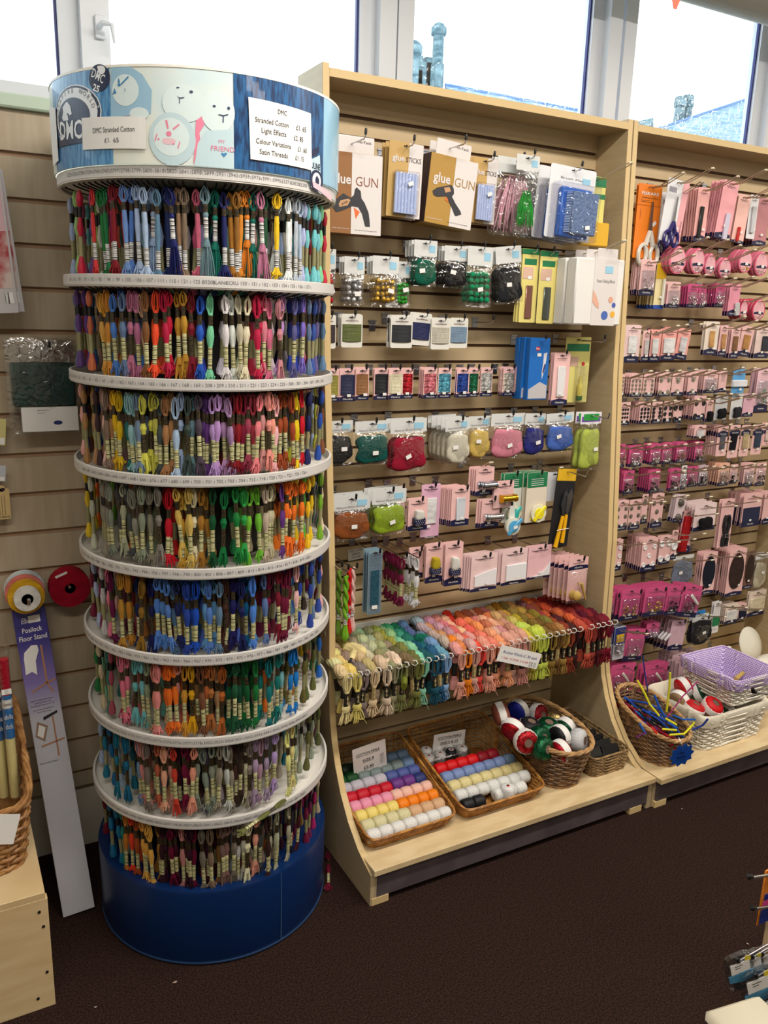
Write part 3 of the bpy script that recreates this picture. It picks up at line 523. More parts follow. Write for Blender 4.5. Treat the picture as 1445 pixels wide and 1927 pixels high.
def loose(x, y, Yd, k, rz, rx, what, where, s=1):
    P = at(x, y, 2, Yd); pr = dup(PR[1]); place(pr, Matrix.Translation(P) @ Matrix.Rotation(rz, 4, 'Z') @ Matrix.Rotation(rx, 4, 'X') @ Matrix.Scale(s, 4), colr(k)); tag(pr, what, where, 'thread skein')
loose(536, 1507, .412, 'ov', radians(118), radians(90), 'dark green thread skein lying flat', 'on the bottom tray of the round stand')
loose(618, 1604, .007, 'wi', radians(-25), radians(-90), 'dropped wine red thread skein', 'on the carpet beside the bay')
# ---------------------------------------------------------------- hooks
def arm_wall(Y): return .4825
HN = {}
def hook(x, z, Y, what, where, style='peg', back=.4825):
    """a slatwall hook whose tip reaches Y"""
    L = back-Y+.012; k = (style, round(L, 2))
    if k not in HN:
        if style == 'scan':
            mb = MB(); s = .0075
            mb.tube([(-s, 0, .0), (-s, -L*.62, .0), (-s*.9, -L, .028), (0, -L-.004, .0295), (s*.9, -L, .028), (s, -L*.62, 0), (s, 0, 0)], .0018, 6)
            W = mb.mesh(BEIGEW); tip = MB().tube([(-s*.9, -L-.001, .028), (0, -L-.005, .0297), (s*.9, -L-.001, .028)], .0028, 6).mesh(flat('cream_hook_tip', (222, 212, 186), .4))
        elif style == 'bar':
            W = MB().tube([(0, 0, 0), (0, -L, .0), (0, -L-.004, .012)], .0022, 8).mesh(CHROME); tip = MB().tube([(0, -L-.003, .008), (0, -L-.005, .018)], [.003, .0025], 8).mesh(CHROME)
        else:
            W = MB().tube([(0, 0, 0), (0, -L+.01, 0), (0, -L+.002, .004), (0, -L, .014)], .0019, 8).mesh(CHROME); tip = MB().tube([(0, -L+.001, .009), (0, -L-.001, .021), (0, -L-.001, .023)], [.0034, .0034, .0022], 8).mesh(BLACK)
        br = MB().box(-.010, .010, -.0022, 0, -.016, .010, b=.0008).box(-.012, .012, -.004, .004, .010, .0145).mesh(STEEL)
        HN[k] = (W, tip, br)
    W, tip, br = HN[k]
    o = link('display_hook', W, loc=(x, back, z)); link('hook_tip', tip, o); link('back_plate', br, o)
    tag(o, 'hook with '+what, where, 'hook', 'display hooks'); return o
# ---------------------------------------------------------------- card and packet builders
SLOT = flat('slot_shadow', (40, 30, 32), .8); MC_ = {}
def cardmesh(w, h, r=.003, lines=2, slot=True, bot=.78, ink=None):
    k = (round(w, 3), round(h, 3), r, lines, slot, bot, ink and ink.name)
    if k in MC_: return MC_[k]
    mb = MB().ext(rrect(w, h, min(r, w/4), 0, .009), 0, .0011)
    if slot: s = min(.009, w*.2); mb.add([(-s, -.0003, -.0015), (s, -.0003, -.0015), (s, -.0003, .0012), (.003, -.0003, .002), (0, -.0003, .0045), (-.003, -.0003, .002), (-s, -.0003, .0012)], [list(range(7))], 1)
    for i in range(lines):
        z = -.0085-i*.0038; ww = w*(.3 if i == 0 else .22); t = .0009 if i == 0 else .0004
        mb.add([(-ww, -.0003, z-t), (ww, -.0003, z-t), (ww, -.0003, z+t), (-ww, -.0003, z+t)], [(0, 1, 2, 3)], 2)
    MC_[k] = mb.mesh([OC, SLOT, ink or flat('brown_grey_print', (110, 74, 84))], False); return MC_[k]
def quad(x0, x1, z0, z1, y, mt, parent, name, col=None): return link(name, MB().box(x0, x1, y-.0004, y, z0, z1).mesh(mt, False), parent, col=col)
def navyband(root, w, h, frac=.16, logo='Hemline', mt=NAVY, zc=None):
    hb = h*frac; z0 = .009-h if zc is None else zc
    b = MB().add([(-w/2, -.0005, z0), (w/2, -.0005, z0), (w/2, -.0005, z0+hb*.8), (0, -.0005, z0+hb*1.1), (-w/2, -.0005, z0+hb*.75)], [(0, 1, 2, 3, 4)]).mesh(mt, False)
    o = link('brand_band', b, root)
    return o
def sticker(root, x, z, y=-.003, s=.011, rot=0):
    o = link('price_sticker', MB().box(-s*.62, s*.62, -.0002, 0, -s*.4, s*.4).mesh(WHITE, False), root, M=T(x, y, z, 0, rot)); return o
def puffmesh(seed, amp=.12):
    k = ('puff', seed, amp)
    if k in MC_: return MC_[k]
    r = random.Random(seed); ph = [r.uniform(0, 6.28) for _ in range(8)]; mb = MB(); n, m = 22, 14; vs = []
    for i in range(m+1):
        v = -pi/2+pi*i/m
        for j in range(n):
            u = 2*pi*j/n; e = .55; f = lambda t: (abs(t)**e)*(1 if t >= 0 else -1)
            x, y, z = f(cos(v))*f(cos(u)), f(cos(v))*f(sin(u)), f(sin(v))
            d = 1+amp*(sin(3.1*x+ph[0]+4*z)*.5+sin(5*z+ph[1]+3*y)*.4+sin(7*x+ph[2])*.3*cos(6*z+ph[3]))
            vs.append((x*.5*d, y*.5*d, z*.5*d))
    fs = [[i*n+j, i*n+(j+1) % n, (i+1)*n+(j+1) % n, (i+1)*n+j] for i in range(m) for j in range(n)]
    MC_[k] = mb.add(vs, fs).mesh(WOOL, True, 80); return MC_[k]
def pouch(w, h, z1, d=.012, seed=1, mt=BAG):
    """clear film pouch, top at z1, crumpled"""
    k = ('pouch', round(w, 2), round(h, 2), round(d, 3), seed, mt.name, round(z1, 3))
    if k in MC_: return MC_[k]
    r = random.Random(seed); n, m = 12, 12; vs = []
    for sgn in (-1, 1):
        for i in range(m+1):
            for j in range(n+1):
                u, v = j/n, i/m; b = (sin(pi*u)**.45)*(sin(pi*min(1, v*1.05))**.5) if 0 < u < 1 and 0 < v < 1 else 0
                vs.append(((u-.5)*w+r.uniform(-.0008, .0008), sgn*(d/2*b)+(r.uniform(-.0012, .0012) if b else 0), z1-v*h+r.uniform(-.0008, .0008)))
    q = (n+1)*(m+1); fs = [[s*q+i*(n+1)+j, s*q+i*(n+1)+j+1, s*q+(i+1)*(n+1)+j+1, s*q+(i+1)*(n+1)+j] for s in (0, 1) for i in range(m) for j in range(n)]
    MC_[k] = MB().add(vs, fs).mesh(mt, True, 60); return MC_[k]
def stack(root, n, step, jx=.0015, what=None, where=None, cat=None, group=None, dx=0, dz=0, tilt=.03):
    rr = random.Random(n*7+int(abs(root.location.x)*1000))
    for k in range(1, n):
        c = dup(root); M = root.matrix_world.copy() if False else root.matrix_basis.copy()
        c.matrix_basis = Matrix.Translation((rr.uniform(-jx, jx)+dx*k, step*k, rr.uniform(-.001, .001)+dz*k)) @ M @ Matrix.Rotation(rr.uniform(-tilt, tilt), 4, 'Y') @ Matrix.Rotation(rr.uniform(-tilt, tilt)*2, 4, 'Z')
        for ch in list(c.children):
            if ch.name.startswith(('lettering', 'price_sticker', 'button')): kill(ch)
        tag(c, 'behind front '+what, where, cat, group or what+' behind', True)
def kill(o):
    for ch in list(o.children): kill(ch)
    bpy.data.objects.remove(o)
def prep(bb, Y, tilt=0, yaw=0, top=.009):
    x, z, w, h = rect(*bb, Y); return x, z, w, h, T(x, Y, z-top, 0, tilt, yaw)
def put(root, bb, Y, n, step, what, where, cat, x, z, hk='peg', dx=0, dz=0, hy=None, group=None):
    tag(root, what, where, cat, group)
    if n > 1: stack(root, n, step, what=what, where=where, cat=cat, dx=dx, dz=dz)
    if hk: hook(x, z-.0102, hy if hy else Y-.012, what, where, hk)
    return root
PINK = (238, 192, 190); HOT = (206, 82, 132); MAUV = (196, 150, 160)
# products glued to a card; local frame: origin at the slot, front faces -y
def thread_wrap(root, w, h, c, z0=.2, z1=.82, glit=False):
    mb = MB(); a, b = .009-h*z1, .009-h*z0; n = 14
    for i in range(n): z = a+(b-a)*(i+.5)/n; mb.lathe([(w*.44, .003, -(b-a)/n*.5), (w*.455, .0038, 0), (w*.44, .003, (b-a)/n*.5)], 14, 0, T(0, -.0005, z))
    link('wound_thread', mb.mesh(GLIT if glit else THR), root, col=c)
BTN = {}
def button(root, x, z, r, c, kind='disc'):
    k = (kind,)
    if k not in BTN:
        if kind == 'disc': mb = MB().lathe([(0, 0), (1, 0), (1, .22), (.8, .34), (.7, .26), (0, .26)], 18)
        elif kind == 'dome': mb = MB().lathe([(0, 0), (1, 0), (1, .15), (.85, .45), (.5, .65), (0, .72)], 18)
        else: mb = MB().lathe([(0, 0), (1, 0), (1, .12), (.45, .16), (.42, .4), (0, .4)], 16)
        BTN[k] = mb.mesh(OMET if kind != 'disc' else OGL) if kind == 'stud' else mb.mesh(OGL if kind == 'disc' else OGL)
    o = link('button' if kind != 'stud' else 'press_stud', BTN[k], root, M=T(x, -.0002, z, pi/2, 0, 0, r*1.55), col=c)
    if kind == 'metal': pass
def item(kind, bb, Y, n=1, what='', where='', col=PINK, step=.006, hk='peg', tilt=0, yaw=0, **k):
    """one hanging card or packet and the ones behind it"""
    top = k.get('top', .009); x, z, w, h, M = prep(bb, Y, tilt, yaw, top); c2 = k.get('c2'); lg = k.get('logo', 'Hemline'); cat = k.get('cat', 'craft card')
    r = random.Random(int(bb[0]*7+bb[1])); name = k.get('name', kind+'_card')
    if kind in ('wrap', 'plain', 'strip', 'tube', 'spool', 'patch', 'studs', 'buttons', 'bits', 'roll', 'lines'):
        root = link(name, cardmesh(w, h, k.get('r', .003), k.get('lines', 2), True, ink=k.get('ink')), M=M, col=col)
        if k.get('band', 1):
            b = navyband(root, w, h, k.get('bf', .19), mt=k.get('bm', NAVY), zc=(-.03 if k.get('band') == 'top' else None))
            if lg and w > .022: text(lg, b, 0, -.0012, (.009-h+h*k.get('bf', .19)*.42) if k.get('band') != 'top' else -.03+h*k.get('bf', .19)*.5, min(.0062, h*.06), WHITE, 0, min(w*.62, .034), .3)
        if k.get('title') and w > .02: text(k['title'], root, 0, -.0008, -.0065, .0042, INK, 0, w*.72)
    if kind == 'wrap':
        thread_wrap(root, w, h, c2, glit=k.get('glit'))
    elif kind == 'strip': # flat elastic, tape, zip
        ww = w*k.get('sw', .3); link('folded_tape', MB().box(-ww, ww, -.005, -.0006, -h*.68, -h*.2, b=.0012).mesh(WOOL if k.get('soft', 1) else OGL), root, M=T(k.get('ox', 0)*w, 0, 0, 0, k.get('sr', 0)), col=c2)
    elif kind == 'tube': # long thin sleeve
        link('long_insert', MB().box(-w*.24, w*.24, -.0045, -.0006, -h*.78, -h*.2, b=.0012).mesh(OGL), root, M=T(0, 0, 0, 0, k.get('sr', 0)), col=c2)
    elif kind == 'spool':
        s = w*.36; link('thread_spool', MB().lathe([(0, -s), (.0115, -s), (.0118, -s*.82), (.0095, -s*.8), (.0095, s*.8), (.0118, s*.82), (.0115, s), (0, s)], 22, 0, T(w*.16, -.013, -h*.52, 0, pi/2)).mesh(OMET), root, col=c2)
    elif kind == 'patch':
        a, b = w*.42, h*.38; link('iron_on_patch', MB().lathe([(a, b, 0), (a*.98, b*.98, .003), (0, 0, .0032)], 28, 0, T(0, -.0006, -h*.42, pi/2)).mesh(WOOL), root, col=c2)
    elif kind in ('studs', 'buttons'):
        nx, nz, rr = k['grid']; W2, H2 = w*.62, h*.52
        for i in range(nx):
            for j in range(nz):
                bx = 0 if nx == 1 else -W2/2+W2*i/(nx-1); bz = -h*.46 if nz == 1 else -h*.2-H2*j/(nz-1)
                button(root, bx, bz, rr, c2, 'stud' if kind == 'studs' else k.get('bk', 'dome'))
        if k.get('mid'): button(root, 0, -h*.2-H2/2, k['grid'][2], c2, k.get('bk', 'dome'))
    elif kind in ('bits', 'blisterbits'):
        mb = MB()
        for i in range(k.get('nb', 16)): mb.lathe([(0, 0), (.0034, .0002), (.0036, .002), (.0015, .0034), (0, .0034)], 8, 0, T(r.uniform(-w*.33, w*.33), -.006+r.uniform(-.002, .003), -h*.55+r.uniform(-h*.12, h*.2)-h*.08, r.uniform(0, 3), r.uniform(0, 3)))
        q = link('small_findings', mb.mesh(OMET), root, col=c2 or (200, 190, 160)); q['kind'] = 'stuff'
        link('clear_blister', MB().box(-w*.42, w*.42, -.012, -.0006, -h*.76, -h*.22, b=.003).mesh(BLIS), root)
    elif kind == 'roll':
        link('wound_roll', MB().lathe([(0, -w*.14), (w*.2, -w*.14), (w*.21, 0), (w*.2, w*.14), (0, w*.14)], 20, 0, T(0, -.012, -h*.5)).mesh(WOOL), root, col=c2)
    if kind == 'bag': # header card, film pouch, filling
        hh = h*k.get('hf', .3); root = link(name, cardmesh(w*.98, hh, .001, 0, True), M=M, col=k.get('hc', (214, 216, 214)))
        if k.get('sq', 1): link('header_print', MB().box(-w*.2 if k.get('sq') == 1 else w*.14, w*.22 if k.get('sq') == 1 else w*.4, -.0006, -.0001, .009-hh*.72, .009-hh*.3).mesh(flat('sky_blue_print', (150, 200, 226)), False), root)
        if k.get('txt'): text(k['txt'], root, -w*.02, -.0008, .009-hh*.78, hh*.13, GREYINK, 0, w*.72)
        link('film_pouch', pouch(w, h-hh+.004, .011-hh, k.get('d', .02), int(bb[0]) % 5), root)
        fw, fh = w*k.get('fw', .88), (h-hh)*k.get('fh', .86); zc = .011-hh-(h-hh)*.5-(h-hh)*(.5-k.get('fh', .86)/2)*.6
        f = k.get('fill', 'wool')
        if f == 'wool': link('wool_roving', puffmesh(int(bb[0]) % 4), root, M=T(0, 0, zc) @ Matrix.Diagonal((fw, k.get('d', .02)*.8, fh, 1)), col=col)
        elif f == 'poms':
            mb = MB(); pr = k.get('pr', .0075); q = int(fw/(2*pr)); qz = int(fh/(2*pr))
            for i in range(q):
                for j in range(qz): mb.lathe([(0, -1), (.55, -.83), (.95, -.3), (.95, .3), (.55, .83), (0, 1)], 9, 0, T((i-(q-1)/2)*2*pr+r.uniform(-.002, .002), r.uniform(-.002, .002), zc+(j-(qz-1)/2)*2*pr+r.uniform(-.002, .002), r.random(), r.random(), 0, pr))
            p = link('pompoms', mb.mesh(k.get('fm', WOOL)), root, col=col); p['kind'] = 'stuff'
        elif f == 'feather':
            mb = MB()
            for i in range(40):
                x0 = r.uniform(-fw*.45, fw*.45); mb.tube([(x0*.4, r.uniform(-.003, .003), zc+fh*.46), (x0*.8, r.uniform(-.005, .003), zc), (x0+r.uniform(-.006, .006), r.uniform(-.006, .003), zc-fh*r.uniform(.35, .5))], [.0008, .003, .0006], 4)
            p = link('feathers', mb.mesh(WOOL), root, col=col); p['kind'] = 'stuff'
        if k.get('st', 1): sticker(root, r.uniform(-w*.2, w*.2), zc+r.uniform(-.01, .012), -k.get('d', .02)*.5-.001, .014, r.uniform(-.4, .3))
        step = max(step, k.get('d', .02)*.8)
    elif kind == 'box':
        d = k.get('d', .03); root = link(name, MB().box(-w/2, w/2, 0, d, .009-h, .009-k.get('tab', .0), b=.0008).mesh(OC, False), M=M, col=col)
        step = max(step, d+.001)
    if kind != 'bag' and k.get('st', 1): sticker(root, r.uniform(-w*.12, w*.2), -h*.72, -.0062 if kind != 'spool' else -.0055, .009)
    if k.get('extra'): k['extra'](root, w, h)
    put(root, bb, Y, n, step, what, where, cat, x, z-top+.009, hk, k.get('dx', 0), k.get('dz', 0), k.get('hy')); return root
# ================================================================ first bay
Y1 = .375
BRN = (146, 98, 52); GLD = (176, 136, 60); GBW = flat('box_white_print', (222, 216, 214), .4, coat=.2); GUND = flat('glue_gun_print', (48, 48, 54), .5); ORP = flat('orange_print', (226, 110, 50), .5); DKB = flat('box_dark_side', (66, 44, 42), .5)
def gluebox(bb, tabbb, Y, c, n, what, gunflip, tilt=0):
    x, z, w, h, M = prep(bb, Y, tilt); d = .034; tb = .042
    root = link('glue_gun_box', MB().box(-w/2, w/2, 0, d, .009-h, .009, b=.0006).mesh(OC, False), M=M, col=c)
    k = -w*.1 if not gunflip else w*.02
    quad(k, w/2, .009-h+.0005, .0085, -.0002, GBW, root, 'white_panel')
    t = link('hang_tab', MB().ext(rrect(w*.74, tb, .003, 0, .009+tb), d*.5, d*.5+.0012).mesh(GBW, False), root, loc=(w*.02, 0, 0)); text('Hi-Tack', t, w*.18, d*.5-.001, .009+tb*.7, .006, DKB, 0, w*.26)
    t2 = quad(k, k+.0006, .001, .002, -.0004, DKB, root, 'perforation_line', None); t2.scale = (1, 1, 1)
    text('glue', root, (k-w/2)/2+w*.01, -.0009, -h*.285, .023, GBW, .02, w*.36); text('GUN', root, (k+w/2)/2, -.0009, -h*.30, .0225, flat('red_brown_print', (140, 84, 62)) if not gunflip else flat('gold_print', (160, 124, 62)), .0, w*.44)
    # printed picture of a glue gun
    s = w/.115
    P = [(-.052, -.108), (-.05, -.094), (-.03, -.077), (-.013, -.085), (-.006, -.078), (-.004, -.066), (.0, -.062), (.009, -.069), (.011, -.084), (.018, -.092), (.028, -.112), (.031, -.13), (.032, -.142), (.021, -.142), (.019, -.136), (.013, -.116), (.004, -.103), (-.010, -.102), (-.03, -.112), (-.045, -.117)]
    if gunflip: P = [(-.046, -.082), (-.036, -.072), (-.014, -.063), (-.003, -.058), (.004, -.066), (.006, -.078), (.002, -.086), (.012, -.1), (.027, -.117), (.03, -.124), (.018, -.131), (.014, -.13), (.004, -.112), (-.008, -.094), (-.012, -.088), (-.034, -.094), (-.043, -.091)]
    sc = lambda q: [(a*s, (b*h/.168)) for a, b in q]
    link('printed_glue_gun', MB().ext(sc(P), -.0012, -.0008).mesh(GUND, False), root); link('printed_trigger', MB().ext(sc([(-.006, -.104), (.008, -.112), (-.001, -.128)] if not gunflip else [(-.012, -.09), (-.006, -.09), (-.006, -.101), (-.013, -.097)]), -.0011, -.0007).mesh(ORP, False), root)
    q = link('printed_badge', MB().ext(sc([(-.04, -.1), (-.036, -.092), (-.018, -.087), (-.014, -.09), (-.02, -.101), (-.038, -.106)] if not gunflip else [(-.02, -.069), (-.007, -.064), (-.002, -.074), (-.015, -.08)]), -.0016, -.0012).mesh(flat('badge_tan', (196, 150, 110)), False), root)
    if not gunflip: text('Hi-Tack', q, -.027*s, -.002, -.0965*h/.168, .0055, GUND, .01, .018, rot=-.55)
    text('includes stand and 2 glue sticks', root, -w*.3, -.0009, .009-h+.012, .003, GBW, 0, w*.34); text('Use with Hi-Tack 7mm glue sticks', root, w*.2, -.0009, .009-h+.01, .003, DKB, 0, w*.44)
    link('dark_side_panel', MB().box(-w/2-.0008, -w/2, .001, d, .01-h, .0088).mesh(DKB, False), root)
    tag(root, what, 'top row, first bay', 'boxed glue gun'); stack(root, n, d+.002, what=what, where='top row, first bay', cat='boxed glue gun', tilt=.01)
    hook(x-w*.05, z+tb-.018, Y-.045, what, 'top row')
gluebox((622, 288, 718, 441), 0, .345, BRN, 2, 'brown and white boxed glue gun', 0)
gluebox((809, 296, 897, 427), 0, .34, GLD, 2, 'gold and white boxed glue gun', 1, .09)
def sticks(bb, Y, n, what):
    x, z, w, h, M = prep(bb, Y, .03); root = link('glue_stick_pack', cardmesh(w, h, .002, 0), M=M, col=(196, 160, 96))
    link('white_half', MB().box(w*.08, w/2-.0005, -.0005, -.0001, .0095-h, .0085).mesh(GBW, False), root)
    text('glue', root, -w*.22, -.0012, -h*.17, .014, GBW, .02, w*.36); text('STICKS', root, w*.22, -.0012, -h*.175, .012, DKB, 0, w*.44)
    a = w*.33; nn = 7
    for i in range(nn): link('glue_stick', MB().tube([(0, 0, -h*.9), (0, 0, -h*.36)], a/nn*.98, 10).mesh(mat('milky_glue', (188, 204, 240), .35)), root, loc=(-a+2*a*(i+.5)/nn, -.008, 0))
    link('clear_blister', MB().box(-a*1.1, a*1.1, -.018, -.0006, -h*.93, -h*.33, b=.004).mesh(BLIS), root); sticker(root, .008, -h*.5, -.0185, .012, -.4)
    tag(root, what, 'top row, first bay', 'glue sticks pack'); stack(root, n, .02, what=what, where='top row', cat='glue sticks pack'); hook(x, z-.0102, Y-.025, what, 'top row')
sticks((731, 268, 795, 410), .345, 3, 'blister card of pale blue glue sticks between the boxes'); sticks((888, 297, 935, 421), .37, 2, 'smaller blister card of pale blue glue sticks')
W1 = 'top row, first bay'
item('bag', (932, 297, 1010, 443), .37, 2, 'packet of pale pink feathers', W1, (236, 178, 196), fill='feather', fw=1.05, fh=1.0, hf=.2, d=.028, cat='feather packet', name='feather_packet', st=0)
item('bag', (968, 291, 1012, 440), .335, 1, 'packet of bright green feathers', W1, (30, 150, 50), fill='feather', fh=.62, hf=.2, d=.012, cat='feather packet', name='feather_packet', st=0)
def brushes(root, w, h):
    link('blue_mat', MB().box(-w*.3, w*.36, -.02, -.001, -h*.93, -h*.25, b=.004).mesh(flat('blue_plastic', (30, 96, 190), .35)), root)
    link('bristle_pad', MB().box(-w*.12, w*.44, -.036, -.02, -h*.88, -h*.3, b=.003).mesh(mat('grey_blue_bristles', (112, 138, 176), .8, noise=(140, (80, 105, 150)), bump=(200, .8))), root)
    mb = MB()
    for i in range(26): mb.tube([(-w*.12, -.03, -h*(.31+.022*i)), (-w*.22, -.024, -h*(.315+.022*i))], .0012, 4)
    q = link('bristle_edge', mb.mesh(flat('pale_bristles', (150, 176, 216), .6)), root); q['kind'] = 'stuff'
    link('clear_blister', MB().box(-w*.46, w*.48, -.04, -.0006, -h*.97, -h*.2, b=.005).mesh(BLIS), root); sticker(root, w*.22, -h*.78, -.041, .013, -.2)
    text('Brush Mat', root, -.004, -.0009, -h*.12, .006, GREYINK, 0, w*.5); quad(w*.2, w*.38, -h*.16, -h*.08, -.0003, flat('sky_blue_print', (150, 200, 226)), root, 'logo_square')
def plaincard(bb, Y, col, name, cat, what, where, n=1, extra=None, step=.008, hk='peg', tilt=0, r=.003, yaw=0, **k):
    x, z, w, h, M = prep(bb, Y, tilt, yaw); root = link(name, cardmesh(w, h, r, k.get('lines', 0)), M=M, col=col)
    if extra: extra(root, w, h)
    tag(root, what, where, cat)
    if n > 1: stack(root, n, step, what=what, where=where, cat=cat, dx=k.get('dx', 0))
    if hk: hook(x, z-.0102, k.get('hy', Y-.012), what, where, hk)
    return root
plaincard((1032, 314, 1118, 452), .315, (226, 228, 232), 'felting_brush_pack', 'brush mat pack', 'clear pack of blue bristle felting mats', W1, 3, brushes, .044, 'peg', .05, .006, hy=.29, dx=-.004)
def ymat(root, w, h):
    quad(-w*.5, w*.5, -h*.1, .008, -.0003, flat('clover_green_print', (24, 120, 74)), root, 'green_print'); quad(-w*.5, w*.5, -h*.27, -h*.2, -.0003, MC['clover_green_print'], root, 'green_print')
    link('yellow_mat', MB().box(-w*.6, w*.62, -.02, -.001, -h*.97, -h*.62, b=.003).mesh(flat('yellow_foam', (222, 172, 40), .5)), root)
plaincard((1093, 331, 1136, 462), .36, (226, 216, 120), 'felting_mat_card', 'craft card', 'yellow and green card with a yellow mat', W1, 1, ymat, hk='scan', hy=.235)
# second row: pompom packets
W2 = 'second row, first bay'
PB = dict(cat='pompom packet', name='pompom_packet', hf=.36)
item('bag', (602, 468, 632, 573), .385, 2, 'packet of red pompoms', W2, (190, 20, 40), fill='poms', **PB)
item('bag', (647, 483, 686, 574), .375, 3, 'packet of silver tinsel pompoms', W2, (210, 210, 214), fill='poms', fm=GLIT, **PB)
item('bag', (700, 482, 750, 576), .37, 3, 'packet of gold tinsel pompoms', W2, (226, 180, 60), fill='poms', fm=GLIT, **PB)
item('bag', (744, 492, 773, 578), .40, 2, 'packet of small bright green pompoms', W2, (40, 170, 40), fill='poms', pr=.0055, **PB)
item('bag', (778, 452, 822, 538), .375, 4, 'packet of dark green sequins', W2, (10, 96, 74), fill='wool', **PB)
item('bag', (835, 463, 880, 541), .375, 4, 'packet of crumpled black stuffing', W2, (28, 28, 32), fill='wool', **PB)
item('bag', (878, 464, 926, 577), .365, 3, 'packet of large green pompoms', W2, (16, 140, 92), fill='poms', pr=.0085, cat='pompom packet', name='pompom_packet', hf=.32)
item('bag', (929, 463, 978, 570), .36, 3, 'packet of black feathers', W2, (34, 36, 40), fill='wool', cat='feather packet', name='feather_packet', hf=.3, tilt=-.12)
def needle(c):
    def f(root, w, h):
        quad(-w*.5, w*.5, -h*.03, .0085, -.0003, flat('clover_green_print', (24, 120, 74)), root, 'green_print'); quad(-w*.36, w*.36, -h*.17, -h*.09, -.0003, MC['clover_green_print'], root, 'green_label')
        quad(-w*.42, w*.2, -h*.36, -h*.2, -.0003, flat('photo_print', (216, 180, 160)), root, 'picture_print'); sticker(root, 0, -h*.34, -.001, .011)
        link('needle_insert', MB().box(-w*.2, w*.2, -.004, -.0005, -h*.9, -h*.45, b=.001).mesh(OMET), root, col=c)
    return f
plaincard((980, 468, 1011, 607), .36, (232, 218, 130), 'felting_needle_card', 'craft card', 'yellow card with a rose coloured needle insert', W2, 3, needle((200, 150, 140)), .009)
plaincard((1013, 472, 1046, 609), .352, (232, 218, 130), 'felting_needle_card', 'craft card', 'yellow card with a grey needle insert', W2, 1, needle((130, 140, 140)), .009)
# foam felting blocks
def foamfront(root, w, h):
    quad(-w*.06, w*.26, -h*.10-.012, -h*.06, -.0003, MC['sky_blue_print'], root, 'logo_square'); text('Foam Felting Block', root, 0, -.0008, -h*.285, .0085, GREYINK, 0, w*.76)
    link('printed_hand', MB().ext([(-w*.5, -h*.42), (-w*.36, -h*.5), (-w*.22, -h*.62), (-w*.2, -h*.7), (-w*.32, -h*.68), (-w*.5, -h*.6)], -.0006, -.0002).mesh(flat('printed_skin', (222, 172, 150)), False), root)
    for a, b, q, c in ((.06, .80, .14, (70, 104, 180)), (.27, .56, .1, (220, 164, 140)), (.5, .64, .08, (70, 90, 170)), (.5, .78, .1, (232, 176, 60))):
        a = min(a, .5-q); link('printed_ball', MB().lathe([(w*q, 0), (w*q, .0003), (0, .0004)], 18, 0, T(a*w, -.0002, -b*h, pi/2)).mesh(flat('ball_%d_%d' % (c[0], c[1]), c), False), root)
x, z, w, h, M = prep((1108, 470, 1150, 608), .30); xa, _, wa, ha = rect(1046, 484, 1108, 618, .30)[0], 0, rect(1062, 484, 1110, 618, .30)[2], rect(1062, 500, 1110, 618, .30)[3]
FOAM = mat('white_foam', (228, 226, 222), .9, bump=(300, .3))
for i in range(4):
    yy = .262+i*.047; x, z, w, h, M = prep((1082, 486, 1172, 612), .262)
    blk = link('foam_block', MB().box(-w*.5, w*.5, 0, .042, .009-h, .009, b=.004).mesh(FOAM), M=T(x, yy, z-.009))
    sl = link('card_sleeve', MB().box(-w*.14, w*.36, -.0012, .0432, .0084-h, .0096).mesh(GBW, False), blk); tb = link('hang_tab', MB().ext(rrect(w*.42, .03, .003, w*.11, .037), 0, .0012).mesh(GBW, False), blk)
    if i == 0:
        fr = empty('sleeve_print', T(w*.11, -.0014, 0)); fr.parent = blk; foamfront(fr, w*.5, h)
    tag(blk, ('white foam felting block with printed sleeve' if i == 0 else 'white foam felting block in the queue behind'), W2, 'foam block', None, i > 0)
    if i: blk['group'] = 'foam blocks queued on the hook'
hook(x+.02, z+.018, .215, 'white foam felting blocks', W2, 'scan')
# third row: darning wool cards
W3 = 'darning wool row, first bay'
for bb, c, nm, n, Y in (((606, 592, 632, 656), (58, 44, 44), 'dark brown', 2, .395), ((642, 591, 682, 654), (96, 106, 50), 'olive green', 3, .395), ((735, 593, 776, 655), (38, 40, 46), 'charcoal', 3, .385), ((775, 589, 812, 650), (28, 34, 84), 'navy', 2, .39), ((811, 598, 847, 657), (196, 190, 174), 'oatmeal', 2, .385), ((846, 598, 880, 655), (122, 148, 172), 'dusty blue', 1, .388)):
    def f(root, w, h, c=c): thread_wrap(root, w, h, c, .3, .82)
    plaincard(bb, Y, (224, 222, 214), 'darning_wool_card', 'wool card', f'white card wound with {nm} darning wool', W3, n, f, .01, tilt=(.07 if nm == 'navy' else 0), lines=1, r=.005)
for x, z in ((700, 612), (893, 606)):
    P = at(x, z, 1, .4825); hook(P.x, P.z, .40, 'no product on it', W3)
